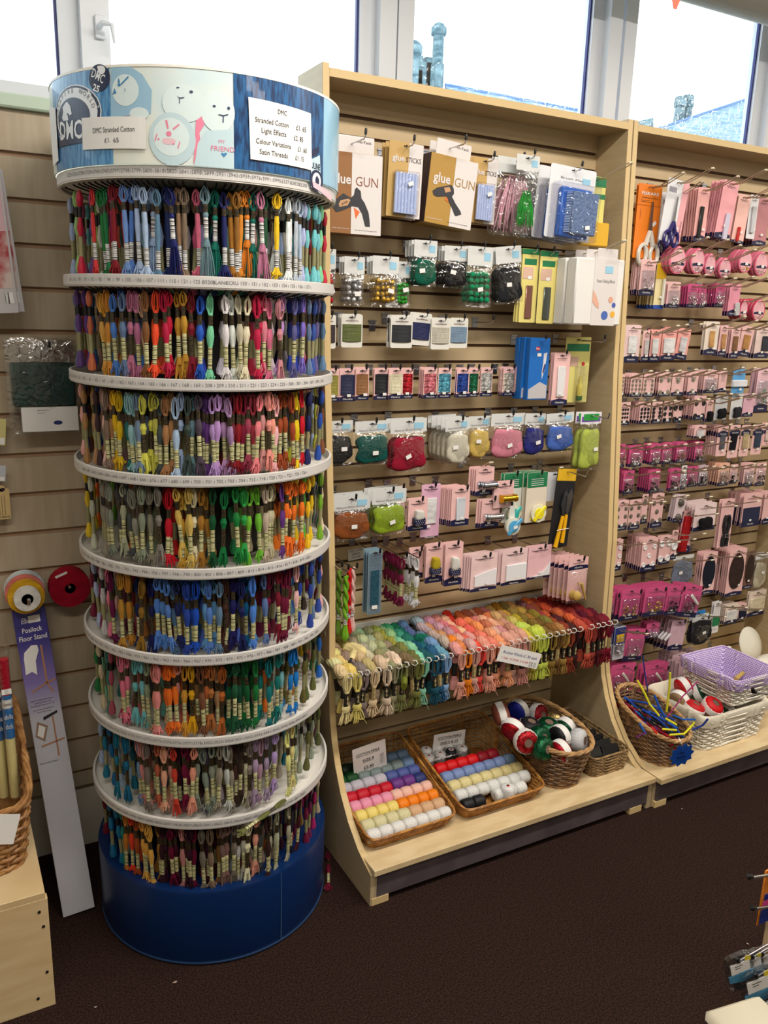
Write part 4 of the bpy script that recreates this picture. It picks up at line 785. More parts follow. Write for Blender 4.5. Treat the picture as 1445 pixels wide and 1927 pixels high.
# fourth row: linen thread and lurex cards
W4 = 'thread card row, first bay'
for i, (x0, x1, y0, y1, c, nm, n, g) in enumerate(((611, 638, 694, 756, (150, 142, 60), 'olive', 2, 0), (639, 669, 693, 755, (40, 46, 80), 'ink blue', 2, 0), (669, 694, 692, 753, (150, 104, 62), 'brown', 4, 0), (704, 731, 692, 752, (28, 28, 36), 'black', 2, 0), (731, 758, 692, 751, (226, 218, 186), 'cream', 1, 0), (757, 777, 692, 750, (190, 20, 36), 'red', 3, 1), (797, 822, 692, 750, (220, 120, 130), 'pink glitter', 5, 1), (824, 849, 692, 749, (90, 170, 196), 'turquoise glitter', 1, 1), (859, 882, 692, 748, (34, 70, 160), 'royal blue glitter', 2, 1), (882, 900, 692, 747, (16, 108, 70), 'green glitter', 2, 1), (904, 926, 691, 746, (200, 200, 196), 'silver', 2, 1), (946, 968, 691, 745, (232, 222, 206), 'pearl white', 5, 1), (969, 990, 690, 743, (224, 160, 30), 'gold glitter', 1, 1))):
    item('wrap', (x0, y0, x1, y1), .40+.006*(i % 2), n, f'pink card wound with {nm} thread', W4, c2=c, glit=g, lines=1, bf=.16, st=1, name='thread_card', cat='thread card')
def prym(root, w, h):
    text('Prym', root, -w*.12, -.0008, -h*.12, .006, WHITE, .01, .012); quad(-w*.2, -w*.02, -h*.15, -h*.09, -.0003, flat('red_logo', (200, 40, 50)), root, 'logo_patch')
    link('printed_tool', MB().ext([(w*.2, -h*.2), (w*.38, -h*.18), (w*.34, -h*.3), (w*.28, -h*.48), (w*.18, -h*.62), (w*.16, -h*.5), (w*.2, -h*.36)], -.0008, -.0002).mesh(flat('tool_white', (214, 214, 222)), False), root)
    link('printed_grip', MB().ext([(w*.27, -h*.36), (w*.33, -h*.38), (w*.24, -h*.52), (w*.18, -h*.5)], -.0010, -.0006).mesh(flat('grip_purple', (64, 40, 100)), False), root)
    link('printed_bowl', MB().ext([(-w*.46, -h*.98+.009), (w*.46, -h*.98+.009), (w*.46, -h*.72), (w*.1, -h*.66), (-w*.46, -h*.78)], -.0008, -.0002).mesh(flat('bowl_grey', (190, 186, 190)), False), root); sticker(root, -.002, -h*.22, -.001, .012)
item('box', (995, 636, 1032, 752), .35, 3, 'bright blue box with a printed felting tool', W4, (16, 104, 190), d=.02, extra=prym, cat='tool box', name='felting_tool_box', st=0, dx=-.004)
item('tube', (1040, 664, 1070, 762), .345, 4, 'pink card holding a white sleeve', W4, c2=(228, 226, 228), bf=.12, name='pink_notion_card')
def punch(root, w, h):
    quad(-w*.45, w*.45, -h*.17, -h*.06, -.0003, MC['clover_green_print'], root, 'green_print'); quad(-w*.44, w*.04, -h*.4, -h*.25, -.0003, MC['photo_print'], root, 'picture_print')
    link('tool_handle', MB().lathe([(0, 0), (.007, .001), (.0085, .02), (.0075, .045), (.004, .05), (.0035, .07), (0, .071)], 16, 0, T(w*.12, -.01, -h*.9)).mesh(OGL), root, col=(216, 200, 90))
    link('tool_cap', MB().lathe([(0, 0), (.009, .001), (.0095, .014), (0, .015)], 16, 0, T(w*.12, -.01, -h*.92)).mesh(flat('green_plastic', (40, 96, 50), .3)), root)
    link('red_dot_print', MB().lathe([(.006, 0), (.006, .0004), (0, .0004)], 16, 0, T(w*.25, -.0002, -h*.36, pi/2)).mesh(MC['red_logo'], False), root)
    link('clear_blister', MB().box(-w*.08, w*.34, -.02, -.0006, -h*.95, -h*.38, b=.004).mesh(BLIS), root)
plaincard((1063, 634, 1106, 757), .37, (228, 218, 130), 'felting_tool_card', 'craft card', 'yellow card with a green-capped felting tool', W4, 1, punch, yaw=-.1, hy=.27)
# fifth row: wool roving
W5 = 'roving row, first bay'
for i, (bb, c, nm, n, Y) in enumerate((((604, 792, 664, 875), (44, 44, 46), 'black', 1, .39), ((667, 792, 732, 874), (10, 84, 78), 'dark teal green', 1, .37), ((733, 788, 802, 887), (160, 22, 52), 'raspberry red', 2, .36), ((836, 787, 882, 874), (226, 220, 200), 'cream white', 5, .36), ((880, 783, 922, 863), (222, 190, 100), 'straw yellow', 1, .385), ((922, 778, 986, 862), (226, 140, 160), 'pink', 1, .375), ((986, 778, 1025, 856), (44, 48, 130), 'dark blue', 1, .37), ((1026, 777, 1078, 849), (76, 112, 200), 'cornflower blue', 1, .355))):
    item('bag', bb, Y, n, f'clear bag of {nm} wool roving', W5, c, hf=.27, d=.03, sq=2, txt='Natural Wool Roving', cat='bag of wool roving', name='wool_roving_bag', tilt=R.uniform(-.05, .05))
def lime(root, w, h): quad(-w*.44, w*.44, -h*.11, -h*.02, -.0004, flat('purple_print', (120, 70, 170)), root, 'purple_print'); quad(-w*.36, w*.36, -h*.09, .004, -.0008, flat('bright_green_print', (40, 150, 60)), root, 'green_label')
item('bag', (1089, 776, 1128, 884), .33, 2, 'tall bag of lime wool fleece', W5, (190, 206, 90), hf=.2, d=.03, sq=0, hc=(232, 228, 236), cat='bag of wool fleece', name='fleece_bag', extra=lime, hk='bar', hy=.27)
# sixth row
W6 = 'sixth row, first bay'
for bb, c, nm, n, Y in (((624, 934, 697, 1016), (150, 82, 36), 'rust brown', 3, .36), ((699, 921, 764, 1005), (150, 178, 40), 'grass green', 3, .355)):
    item('bag', bb, Y, n, f'clear bag of {nm} wool roving', W6, c, hf=.31, d=.03, sq=2, txt='Natural Wool Roving', cat='bag of wool roving', name='wool_roving_bag')
DOT = mat('navy_dot_paper', (26, 30, 66), .5)
def dots(y, w, h, z):
    mb = MB().box(-w*.3, w*.3, y-.006, y+.006, z-.011, z+.011, b=.003)
    for i in range(5):
        for j in range(4): mb.lathe([(.0009, 0), (.0009, .0003), (0, .0003)], 6, 1, T(-w*.22+w*.11*i+(w*.05 if j % 2 else 0), y-.006, z-.008+.0054*j, pi/2))
    return mb.mesh([DOT, WHITE])
def beadk(c, kind):
    def f(root, w, h):
        link('dotted_wrap', dots(-.01, w, h, -h*.6), root); link('folded_elastic', puffmesh(2), root, M=T(0, -.01, -h*.4) @ Matrix.Diagonal((w*.45, .016, h*.3, 1)), col=c)
    return f
item('plain', (768, 938, 804, 998), .35, 3, 'pink card with dotted knit-in elastic reel', W6, title='Knit-in Elastic', extra=beadk((226, 224, 218), 0), st=1, name='pink_notion_card')
item('strip', (792, 911, 827, 1011), .375, 1, 'tall lilac pink card of white elastic', W6, c2=(232, 232, 232), col=(226, 178, 204), title='Pack Elastic', bf=.02, name='elastic_card')
item('plain', (737, 914, 762, 985), .41, 1, 'plain pink card at the back', W6, name='pink_notion_card')
item('tube', (849, 916, 883, 989), .34, 8, 'pink card of clear elastic', W6, c2=(206, 212, 220), title='Clear Elastic', name='elastic_card', dx=-.0025)
item('spool', (895, 879, 929, 932), .35, 4, 'pink card with a silver thread spool', W6, c2=(196, 200, 210), title='Invisible Thread', name='spool_card', hk='scan', dx=-.004, bf=.2)
item('spool', (906, 938, 940, 992), .345, 3, 'pink card with a clear thread spool', W6, c2=(226, 228, 232), name='spool_card', tilt=.03, dx=-.005, bf=.2, title='Invisible Thread')
item('spool', (929, 906, 966, 955), .34, 3, 'pink card with a gold thread spool', W6, c2=(226, 184, 50), name='spool_card', title='Metallic Thread', band=0)
GRN = flat('clover_green_print', (24, 120, 74))
def pom(c1, off=0):
    def f(root, w, h):
        quad(-w*.48, w*.48, -h*.24, .0085, -.0003, GRN, root, 'green_print')
        for i in range(4): link('white_print_line', MB().box(-w*.3, w*.3, -.0009, -.0005, -h*(.08+.04*i), -h*(.07+.04*i)).mesh(WHITE, False), root)
        a = w*.36; q = link('pompom_maker', MB().lathe([(a*.6, 0), (a, .001), (a, .006), (a*.6, .007)], 24, 0, T(w*.1, -.003, -h*.76, pi/2)).mesh(OGL), root, col=(232, 228, 200)); link('maker_arm', MB().box(-a*1.1, a*1.1, -.016, -.010, -.006, .006, b=.002).mesh(OGL), q, M=T(w*.1, 0, -h*.76, 0, -.8), col=c1); link('maker_disc', MB().lathe([(a*.62, 0), (a*.6, .004), (0, .0045)], 20, 0, T(w*.1, -.009, -h*.76, pi/2)).mesh(OGL), q, col=c1)
    return f
plaincard((946, 891, 981, 982), .365, (224, 226, 214), 'pompom_maker_card', 'craft card', 'green-topped card with a teal pompom maker', W6, 2, pom((60, 180, 170)), .014)
plaincard((990, 889, 1028, 982), .345, (226, 214, 196), 'pompom_maker_card', 'craft card', 'green-topped card with a yellow pompom maker', W6, 4, pom((240, 224, 40)), .014, dx=-.004)
c = at(962, 989, 1, .33); q = link('pompom_maker', MB().lathe([(.016, 0), (.027, .001), (.027, .011), (.016, .012)], 32, 0, T(0, 0, 0, pi/2)).mesh(OGL), loc=c, col=(222, 220, 206)); link('maker_disc', MB().lathe([(.0, 0), (.019, .001), (.018, .015), (0, .0155)], 28, 0, T(0, 0, 0, pi/2)).mesh(OGL), q, col=(90, 170, 210)); link('maker_arm', MB().box(-.034, .034, -.022, -.015, -.006, .006, b=.002).mesh(OGL), q, M=T(0, 0, 0, 0, -.75), col=(80, 160, 204)); sticker(q, 0, 0, -.0225, .012, -.2)
link('hang_tab', MB().ext([(-.012, 0), (.012, 0), (.008, .042), (-.008, .042)], .0, .001).mesh(OC, False), q, loc=(0, 0, .02), col=(214, 216, 210)); tag(q, 'large round blue and white pompom maker', W6, 'pompom maker'); hook(c.x, c.z+.05, .345, 'a large round pompom maker', W6)
def ring3(root, w, h):
    for i, c in enumerate(((40, 150, 110), (214, 60, 60), (60, 130, 180))):
        a0 = i*2.1; link('printed_arc', MB().tube([(w*.2+w*.13*cos(a0+t), -.0004, -h*.72+w*.13*sin(a0+t)) for t in (0, .4, .8, 1.2, 1.6)], .0018, 4).mesh(flat('arc_%d' % i, c), False), root)
plaincard((1029, 888, 1057, 942), .375, (226, 226, 230), 'white_instruction_packet', 'craft card', 'white packet with coloured arrows print', W6, 1, ring3, hk='scan')
def cutters(root, w, h):
    quad(-w*.48, w*.48, -h*.12, .008, -.0003, flat('warm_yellow_print', (226, 180, 30)), root, 'yellow_header')
    st = mat('dark_blade_steel', (120, 124, 130), .25, .9)
    link('blade', MB().ext([(-w*.05, -h*.55), (-w*.18, -h*.42), (-w*.1, -h*.28), (w*.02, -h*.22), (w*.1, -h*.3), (w*.08, -h*.42), (w*.04, -h*.55)], -.01, -.004).mesh(st, False), root); link('blade', MB().ext([(w*.05, -h*.5), (w*.05, -h*.3), (w*.2, -h*.2), (w*.32, -h*.3), (w*.22, -h*.46), (w*.16, -h*.55)], -.016, -.011).mesh(CHROME, False), root)
    Y = flat('yellow_grip', (238, 178, 20), .35); link('handle', MB().tube([(-w*.02, -.01, -h*.56), (-w*.22, -.012, -h*.96)], [.0055, .0075], 12).mesh(Y), root); link('handle', MB().tube([(w*.14, -.012, -h*.54), (w*.1, -.012, -h*.9)], [.005, .007], 12).mesh(Y), root)
    link('cable_tie', MB().tube([(-w*.3, -.018, -h*.74), (w*.3, -.018, -h*.71)], .0012, 5).mesh(WHITE), root)
plaincard((1046, 882, 1078, 1027), .345, (28, 28, 32), 'wire_cutter_card', 'tool card', 'black card with yellow-handled wire cutters', W6, 1, cutters, hk='bar', hy=.27, yaw=-.15, tilt=.06)
# seventh row
W7 = 'seventh row, first bay'
def perle(x, y0, y1, Y, c, what, twist=True):
    P = at(x, y0, 1, Y); h = P.z-at(x, y1, 1, Y).z; mb = MB()
    for k in range(2): mb.tube([(.0042*cos(k*pi+t*1.1), .0042*sin(k*pi+t*1.1), -h*t/16) for t in range(12)], [.004]+[.0052]*10+[.004], 8)
    mb.lathe([(.004, -h*.66), (.005, -h*.72), (.0055, -h*.76), (.009, -h*.88), (.0105, -h*.95), (.005, -h)], 12, 0, None, .12)
    o = link('twisted_cotton_skein', mb.mesh(THR, True, 70), loc=P, col=c); link('paper_band', MB().lathe([(.0062, -h*.56), (.0062, -h*.74)], 12).mesh(BARW), o)
    tag(o, what, 'left edge, first bay', 'thread skein', 'twisted cotton skeins'); return o
for x, y0, y1, Y, c, nm in ((627, 1066, 1198, .31, (24, 28, 70), 'navy twisted cotton skein'), (638, 1074, 1196, .34, (110, 150, 50), 'leaf green twisted cotton skein'), (651, 1084, 1205, .32, (120, 184, 40), 'bright lime twisted cotton skein'), (657, 1070, 1194, .345, (214, 24, 28), 'red twisted cotton skein'), (664, 1068, 1190, .35, (234, 190, 184), 'pale pink twisted cotton skein'), (618, 1080, 1200, .30, (214, 206, 180), 'cream twisted cotton skein')): perle(x, y0, y1, Y, c, nm)
for x, y, Y in ((640, 1060, .25), (652, 1065, .26), (668, 1062, .26)): P = at(x, y+10, 1, Y); hook(P.x, P.z, Y, 'twisted cotton skeins', 'edge of first bay')
x, z, w, h, M = prep((656, 1034, 686, 1054), .475); q = link('price_card', MB().box(-w/2, w/2, 0, .001, .009-h, .009).mesh(WHITE, False), M=T(x, .4805, z-.009, 0, -.08)); tag(q, 'handwritten white price card for cotton', 'stuck on the slats beside the stand', 'price card')
for i, t in enumerate(('DMC COTON', 'SIZE 5', '£2.40')): text(t, q, 0, -.0008, .004-i*h*.3, .0055, INK, 0, w*(.8, .5, .5)[i])
def teal(root, w, h): quad(-w*.3, w*.3, -h*.82, -h*.27, -.0012, flat('dark_teal_cloth', (16, 84, 104), .6), root, 'dark_insert'); link('film_cover', MB().box(-w*.46, w*.46, -.002, -.0008, -h*.95, 0).mesh(BLIS), root); sticker(root, 0, -h*.84, -.003, .014)
plaincard((692, 1035, 718, 1155), .335, (128, 156, 170), 'needle_roll_pack', 'craft card', 'long grey-blue pack with a dark teal insert', W7, 3, teal, .012, dx=-.002)
for i in range(9):
    P = at(756-i*3.6, 1052-i*1.8, 1, .315+i*.0145); o = dup(PR[i % 5]); place(o, Matrix.Translation(P) @ Matrix.Rotation(R.uniform(-.5, .3), 4, 'Z') @ Matrix.Diagonal((1.3, 1.3, .9, 1)), (122, 20, 66)); tag(o, 'burgundy cotton skein in the tight row', W7, 'thread skein', 'burgundy cotton skeins on one hook', True)
for i in range(4):
    P = at(785-i*6, 1052-i*3, 1, .305+i*.02); o = dup(PR[(i+1) % 5]); place(o, Matrix.Translation(P) @ Matrix.Rotation(R.uniform(-.5, .3), 4, 'Z') @ Matrix.Diagonal((1.4, 1.3, .92, 1)), (226, 226, 228)); tag(o, 'white cotton skein in the short row', W7, 'thread skein', 'white cotton skeins on one hook', True)
for x, Y in ((760, .305), (786, .295)): P = at(x, 1050, 1, Y); hook(P.x, P.z+.001, Y, 'burgundy skeins' if x < 770 else 'white skeins', W7)
item('plain', (770, 1030, 796, 1088), .38, 2, 'pink card partly hidden behind white skeins', W7, name='pink_notion_card')
item('plain', (801, 1024, 833, 1096), .355, 3, 'pink card with gold elastic in dotted wrap', W7, title='Beading Elastic', extra=beadk((190, 170, 40), 0), name='elastic_card')
item('plain', (837, 1021, 870, 1101), .345, 4, 'pink card with white shirring elastic in dotted wrap', W7, title='Shirring Elastic', extra=beadk((232, 230, 224), 0), name='elastic_card')
def white(root, w, h): link('white_lining', MB().ext([(-w*.36, -h*.86+.009), (w*.46, -h*.86+.009), (w*.46, -h*.36), (0, -h*.42), (-w*.36, -h*.5)], -.004, -.0008).mesh(mat('white_felt', (228, 228, 232), .8), False), root)
def white2(root, w, h): link('white_pad', MB().box(-w*.34, w*.46, -.006, -.0008, -h*.8, -h*.34, b=.001).mesh(mat('white_felt', (228, 228, 232), .8), False), root)
def fan(root, w, h): link('white_fan', MB().ext([(-w*.4, -h*.84)]+[(-w*.4+w*.85*sin(t*.157), -h*.84+h*.5*(1-cos(t*.157))) for t in range(1, 11)]+[(w*.45, -h*.84)], -.004, -.0008).mesh(mat('white_felt', (228, 228, 232), .8), False), root)
BC = dict(name='shoulder_pad_card', bf=.1, title='Toggle Shaper')
item('plain', (886, 1042, 935, 1111), .335, 6, 'pink card holding folded white lining', W7, (236, 204, 204), extra=white, dx=-.004, **BC)
item('plain', (944, 1034, 991, 1099), .335, 5, 'pink card holding a square white pad', W7, (236, 204, 204), extra=white2, dx=-.004, **BC)
item('plain', (993, 1027, 1036, 1088), .35, 3, 'pink card holding a curved white pad', W7, (236, 190, 196), extra=fan, **BC)
def mush(root, w, h):
    link('wooden_mushroom', MB().lathe([(0, -.004), (.013, -.002), (.0165, .004), (.014, .011), (.006, .0155), (0, .016)], 20, 0, T(-w*.12, -.012, -h*.8, pi/2)).mesh(mat('olive_wood', (190, 160, 84), .3)), root)
    link('wooden_handle', MB().tube([(w*.1, -.012, -h*.52), (w*.38, -.012, -h*.92)], [.0055, .003], 10).mesh(MC['olive_wood']), root); link('film_pouch', pouch(w, h*.75, -h*.25, .03, 3), root)
item('plain', (1068, 1050, 1104, 1128), .30, 6, 'pink pack with a wooden darning mushroom', W7, extra=mush, name='darning_mushroom_pack', band='top', bf=.1, dx=-.006, step=.016)
# ================================================================ second bay
def B2(kind, bb, what, where, n=3, col=PINK, Y=.385, st=.010, **k):
    k.setdefault('hk', 'scan'); k.setdefault('hy', Y-.11); k.setdefault('name', kind+'_card')
    return item(kind, bb, Y, n, what, where, col, st, **k)
V = ['', 'top row, pink bay', 'second row, pink bay', 'third row, pink bay', 'elastic row, pink bay', 'press stud row, pink bay', 'black button row, pink bay', 'upper middle, pink bay', 'upper magenta row, pink bay', 'lower magenta row, pink bay', 'silver button row, pink bay', 'white button row, pink bay', 'patch row, pink bay', 'blister row, pink bay', 'lower rows, pink bay', 'lowest row, pink bay']
def scis(grip, blade=(150, 150, 156), s=1.0, ox=0, oz=0):
    def f(root, w, h):
        bl = mat('scissor_steel', (170, 172, 178), .2, .95); z0 = -h*.62+oz
        link('blade', MB().ext([(ox-.004*s, z0), (ox+.004*s, z0), (ox+.002*s, z0+h*.42), (ox-.001*s, z0+h*.44)], -.006, -.004).mesh(bl, False), root)
        for sg, nm in ((-1, 1), (1, 2)):
            cx, cz = ox+sg*.0125*s, z0-.032*s
            link('finger_loop', MB().tube([(cx+.0085*s*cos(t*.571), -.006, cz+.015*s*sin(t*.571)) for t in range(11)], .0034*s, 8, close=True).mesh(OGL), root, col=grip)
            link('handle_shank', MB().tube([(ox+sg*.001, -.006, z0+.004*s), (ox+sg*.008*s, -.006, z0-.018*s)], [.0035*s, .0045*s], 8).mesh(OGL), root, col=grip)
        link('pivot_screw', MB().lathe([(.0022, 0), (.002, .001), (0, .0011)], 12, 0, T(ox, -.006, z0+.004*s, pi/2)).mesh(CHROME), root)
    return f
def fisk(root, w, h):
    text('FISKARS', root, 0, -.0009, -h*.085, .0085, WHITE, .02, w*.72); text('Crafting scissors', root, 0, -.0009, -h*.14, .0045, INK, 0, w*.66)
    for i in range(2): quad(-w*.36, w*(.0+.1*i), -h*(.175+.02*i)-.0008, -h*(.175+.02*i), -.0004, INK, root, 'text_rule')
    text('Creative', root, -w*.34, -.0009, -h*.36, .006, MC['orange_shade'] if 'orange_shade' in MC else flat('orange_shade', (180, 84, 20)), 0, .03, rot=-pi/2)
    link('fold_line', MB().box(-w/2, w/2, -.0008, -.0002, -h*.245, -h*.24).mesh(flat('orange_shade', (180, 84, 20)), False), root); scis((222, 216, 206), s=2.0, ox=w*.1, oz=.0)(root, w, h)
    sticker(root, w*.28, -h*.48, -.002, .014, -.7)
B2('plain', (1196, 346, 1240, 487), 'orange card with large white-handled craft scissors', V[1], 2, (236, 128, 24), .40, band=0, lines=0, extra=fisk, name='scissor_card', st=.012, cat='scissors')
def hemsc(root, w, h):
    quad(w*.22, w*.5, -h+.0095, .0085, -.0003, flat('rose_edge_print', (236, 170, 176)), root, 'pink_edge'); text('Hemline', root, w*.4, -.0009, -h*.7, .008, NAVY, 0, .04, .3, -pi/2); scis((44, 36, 104), s=1.45, ox=0, oz=-.006)(root, w, h)
    quad(-w*.4, -w*.05, -h*.16, -h*.08, -.0004, flat('scissor_text', (150, 150, 160)), root, 'text_block')
B2('plain', (1252, 338, 1292, 457), 'white card with navy-handled dressmaking scissors', V[1], 1, (228, 228, 232), .36, band=0, lines=0, extra=hemsc, name='scissor_card', tilt=.1, cat='scissors')
B2('plain', (1241, 362, 1270, 470), 'second scissors card half hidden behind', V[1], 1, (226, 226, 230), .42, band=0, extra=hemsc, name='scissor_card', cat='scissors')
def bar(c, w2=.09, z0=.28, z1=.9, r=0, ox=0): return lambda root, w, h: link('long_tool', MB().box(-w*w2, w*w2, -.007, -.001, -h*z1, -h*z0, b=.001).mesh(OGL), root, M=T(ox*w, 0, 0, 0, r), col=c)
B2('plain', (1309, 352, 1331, 455), 'long pink card with a black tool', V[1], 6, (238, 176, 172), .385, extra=bar((24, 24, 28), .14, .3, .88, .06), name='long_tool_card', bf=.12)
B2('plain', (1356, 340, 1385, 452), 'tall pink card tilted with a clear tool', V[1], 6, (240, 168, 176), .37, extra=bar((206, 200, 220), .14, .5, .95, 0, .1), name='long_tool_card', tilt=.1, bf=.12)
B2('plain', (1385, 366, 1408, 458), 'narrow card with red-tipped tweezers', V[1], 2, (240, 190, 180), .38, extra=bar((190, 30, 30), .1, .62, .92, .05), name='long_tool_card', tilt=.08, bf=.06)
B2('plain', (1408, 366, 1424, 450), 'thin white sleeve of bright pins', V[1], 1, (226, 224, 226), .385, band=0, extra=bar((200, 200, 206), .2, .2, .8), name='long_tool_card')
B2('plain', (1420, 372, 1446, 462), 'mauve pink card in the dense end stack', V[1], 8, (190, 126, 132), .40, name='long_tool_card', bf=.1)
def fanm(bb, c, what, where, n=2, Y=.37, col=(226, 110, 140), fill=(206, 186, 120)):
    x, z, w, h, M = prep(bb, Y); P = [(w*.5*cos(a)*(1 if sin(a) > -.3 else 1), 0) for a in (0,)]
    O = [(w*.5*sin(t*.3927)*(1-.42*(cos(t*.3927) > 0)*cos(t*.3927)**2), .009-h*.5+h*.5*cos(t*.3927)) for t in range(16)]
    root = link('pin_pack', MB().ext([(.0+a, b) for a, b in O], 0, .006).mesh(OC, True, 30), M=M, col=col)
    inner = [(a*.84, b*.9-.0028) for a, b in O]; link('pink_label', MB().ext([(a, b) for a, b in inner], -.0008, 0).mesh(OC, False), root, col=(240, 180, 190))
    link('navy_label_band', MB().ext([(-w*.36, -h*.58), (w*.36, -h*.58), (w*.36, -h*.5), (0, -h*.45), (-w*.36, -h*.5)], -.0014, -.0006).mesh(NAVY, False), root)
    q = MB(); r = random.Random(int(bb[0]))
    for i in range(26): a, b = r.uniform(-w*.3, w*.3), r.uniform(-h*.8, -h*.62); q.tube([(a, -.003, b), (a+r.uniform(-.005, .005), -.004, b+r.uniform(-.005, .005))], .0009, 4)
    p = link('loose_pins', q.mesh(OMET), root, col=fill); p['kind'] = 'stuff'; sticker(root, w*.05, -h*.5, -.003, .011)
    tag(root, what, where, 'pin pack'); stack(root, n, .013, what=what, where=where, cat='pin pack', dx=-.002) if n > 1 else None
    hook(x, z-.0102, Y-.10, what, where, 'scan')
for bb, what, n, f in (((1259, 462, 1292, 516), 'rounded pink pack of headed pins', 3, (230, 170, 190)), ((1299, 466, 1327, 516), 'rounded pink pack of silver pins', 3, (200, 200, 200)), ((1326, 476, 1347, 520), 'rounded pink pack of steel pins', 2, (190, 190, 190)), ((1352, 484, 1376, 524), 'smaller rounded pink pack of pins', 2, (160, 160, 160)), ((1390, 468, 1416, 514), 'rounded pink pack of gold pins', 4, (226, 190, 80)), ((1420, 472, 1446, 520), 'rounded pink pack of pale pins', 3, (206, 196, 170))): fanm(bb, 0, what, V[2], n, fill=f)
B2('bits', (1204, 488, 1232, 556), 'pink card with white plastic hooks', V[3], 5, c2=(230, 230, 230), nb=8)
def pens(root, w, h): quad(-w*.48, w*.48, -h*.3, .006, -.0004, flat('warm_yellow_print', (226, 180, 30)), root, 'yellow_print'); link('white_pen', MB().tube([(w*.2, -.007, -h*.9), (w*.2, -.007, -h*.3)], .005, 10).mesh(OGL), root, col=(228, 226, 214)); quad(-w*.48, w*.48, -h*.99, -h*.9, -.0004, flat('mid_blue_print', (40, 80, 170)), root, 'blue_print')
B2('plain', (1233, 494, 1252, 577), 'yellow and white marking pen card', V[3], 7, (236, 220, 170), .40, band=0, extra=pens, name='marker_card', st=.012)
B2('bits', (1255, 530, 1279, 580), 'pink card with crossed white tape', V[3], 2, c2=(226, 226, 224), nb=10)
for bb, what, n in (((1293, 534, 1313, 579), 'magenta card with white pegs', 4), ((1314, 536, 1328, 579), 'magenta and silver narrow card', 2), ((1346, 533, 1362, 578), 'magenta card with a price sticker', 7)): B2('bits', bb, what, V[3], n, HOT, c2=(226, 214, 220), nb=8)
B2('plain', (1371, 534, 1391, 595), 'tall pink card with a grey tool', V[3], 3, (232, 150, 172), .37, extra=bar((190, 190, 192), .2, .5, .9, -.15, .1), name='long_tool_card')
for bb, what in (((1392, 562, 1407, 602), 'red rounded pack with a white disc'), ((1415, 562, 1440, 604), 'red rounded pack with pearl pins')): fanm(bb, 0, what, V[3], 4, col=(206, 60, 96), fill=(230, 220, 200))
# elastic row
for bb, c, what, n, kk in (((1174, 612, 1204, 682), (232, 232, 232), 'pink card of narrow white elastic', 3, dict(col=(238, 206, 206))), ((1208, 622, 1223, 680), (206, 200, 200), 'slim pink card of grey elastic', 1, {}), ((1221, 620, 1243, 680), (228, 228, 228), 'salmon card of white elastic', 2, dict(col=(240, 168, 160))), ((1245, 619, 1271, 678), (236, 236, 236), 'salmon card of broad white elastic', 2, dict(col=(240, 168, 160), sw=.4)), ((1275, 618, 1298, 676), (214, 212, 216), 'tilted salmon card of silver grey elastic', 8, dict(col=(240, 168, 160), tilt=.12)), ((1326, 605, 1351, 668), (206, 158, 100), 'cream card of tan elastic', 2, dict(col=(236, 222, 208), sw=.18)), ((1353, 612, 1368, 670), (196, 146, 96), 'narrow card of tan elastic', 3, {}), ((1374, 616, 1391, 674), (140, 100, 70), 'pink card of brown elastic', 3, {}), ((1394, 614, 1417, 671), (190, 140, 84), 'tilted pink card of caramel elastic', 3, dict(tilt=.12)), ((1421, 616, 1448, 674), (60, 62, 70), 'pale card of charcoal elastic', 3, dict(col=(232, 206, 200), ox=.2))):
    B2('strip', bb, what, V[4], n, c2=c, sw=kk.pop('sw', .26), **kk)
ST = (190, 186, 178)
for bb, g, what, n, mid in (((1160, 704, 1174, 748), (2, 4, .0032), 'pink card edge with silver press studs', 2, 0), ((1186, 703, 1208, 747), (3, 4, .0036), 'pink card of twelve small press studs', 4, 0), ((1210, 703, 1231, 747), (2, 4, .0038), 'pink card of scattered press studs', 1, 0), ((1239, 701, 1262, 746), (2, 2, .0056), 'pink card of four press studs', 3, 0), ((1264, 702, 1286, 745), (1, 2, .0066), 'pink card of two large press studs', 1, 0), ((1294, 700, 1313, 744), (1, 2, .006), 'narrow pink card of two press studs', 4, 0)):
    B2('studs', bb, what, V[5], n, grid=g, c2=ST, name='press_stud_card')
B2('bits', (1324, 697, 1350, 740), 'pink card with clear hooks and eyes', V[5], 6, c2=(210, 206, 206))
B2('lines', (1352, 698, 1367, 738), 'striped pink card of black hooks', V[5], 2, lines=6)
def sleeve(root, w, h): link('white_elastic_band', MB().box(-w*.55, w*.62, -.008, .004, -h*.62, -h*.34, b=.002).mesh(flat('white_elastic', (226, 228, 234), .8)), root)
B2('plain', (1378, 695, 1401, 740), 'sky blue card wrapped in white elastic', V[5], 1, (90, 160, 214), .37, band=0, extra=sleeve, name='elastic_card')
B2('bits', (1422, 694, 1448, 775), 'large pale pink blister with green tab', V[5], 4, (232, 190, 200), c2=(70, 130, 90))
BKK = (22, 22, 26)
for bb, g, what, n in (((1163, 757, 1185, 800), (4, 4, .0028), 'pink card of sixteen tiny black buttons', 1), ((1203, 757, 1223, 798), (3, 4, .0034), 'pink card of twelve black buttons', 5), ((1226, 756, 1245, 797), (2, 4, .0042), 'pink card of eight black buttons', 1), ((1248, 755, 1264, 796), (2, 3, .0046), 'pink card of six black buttons', 1), ((1267, 754, 1283, 795), (2, 2, .006), 'pink card of four black buttons', 1), ((1305, 745, 1327, 790), (2, 2, .0056), 'larger pink card of four black buttons', 6)):
    B2('buttons', bb, what, V[6], n, grid=g, c2=BKK, name='button_card', bk='disc', cat='button card')
def lump(c): return lambda root, w, h: link('black_item', puffmesh(3), root, M=T(0, -.008, -h*.62) @ Matrix.Diagonal((w*.6, .014, h*.42, 1)), col=c)
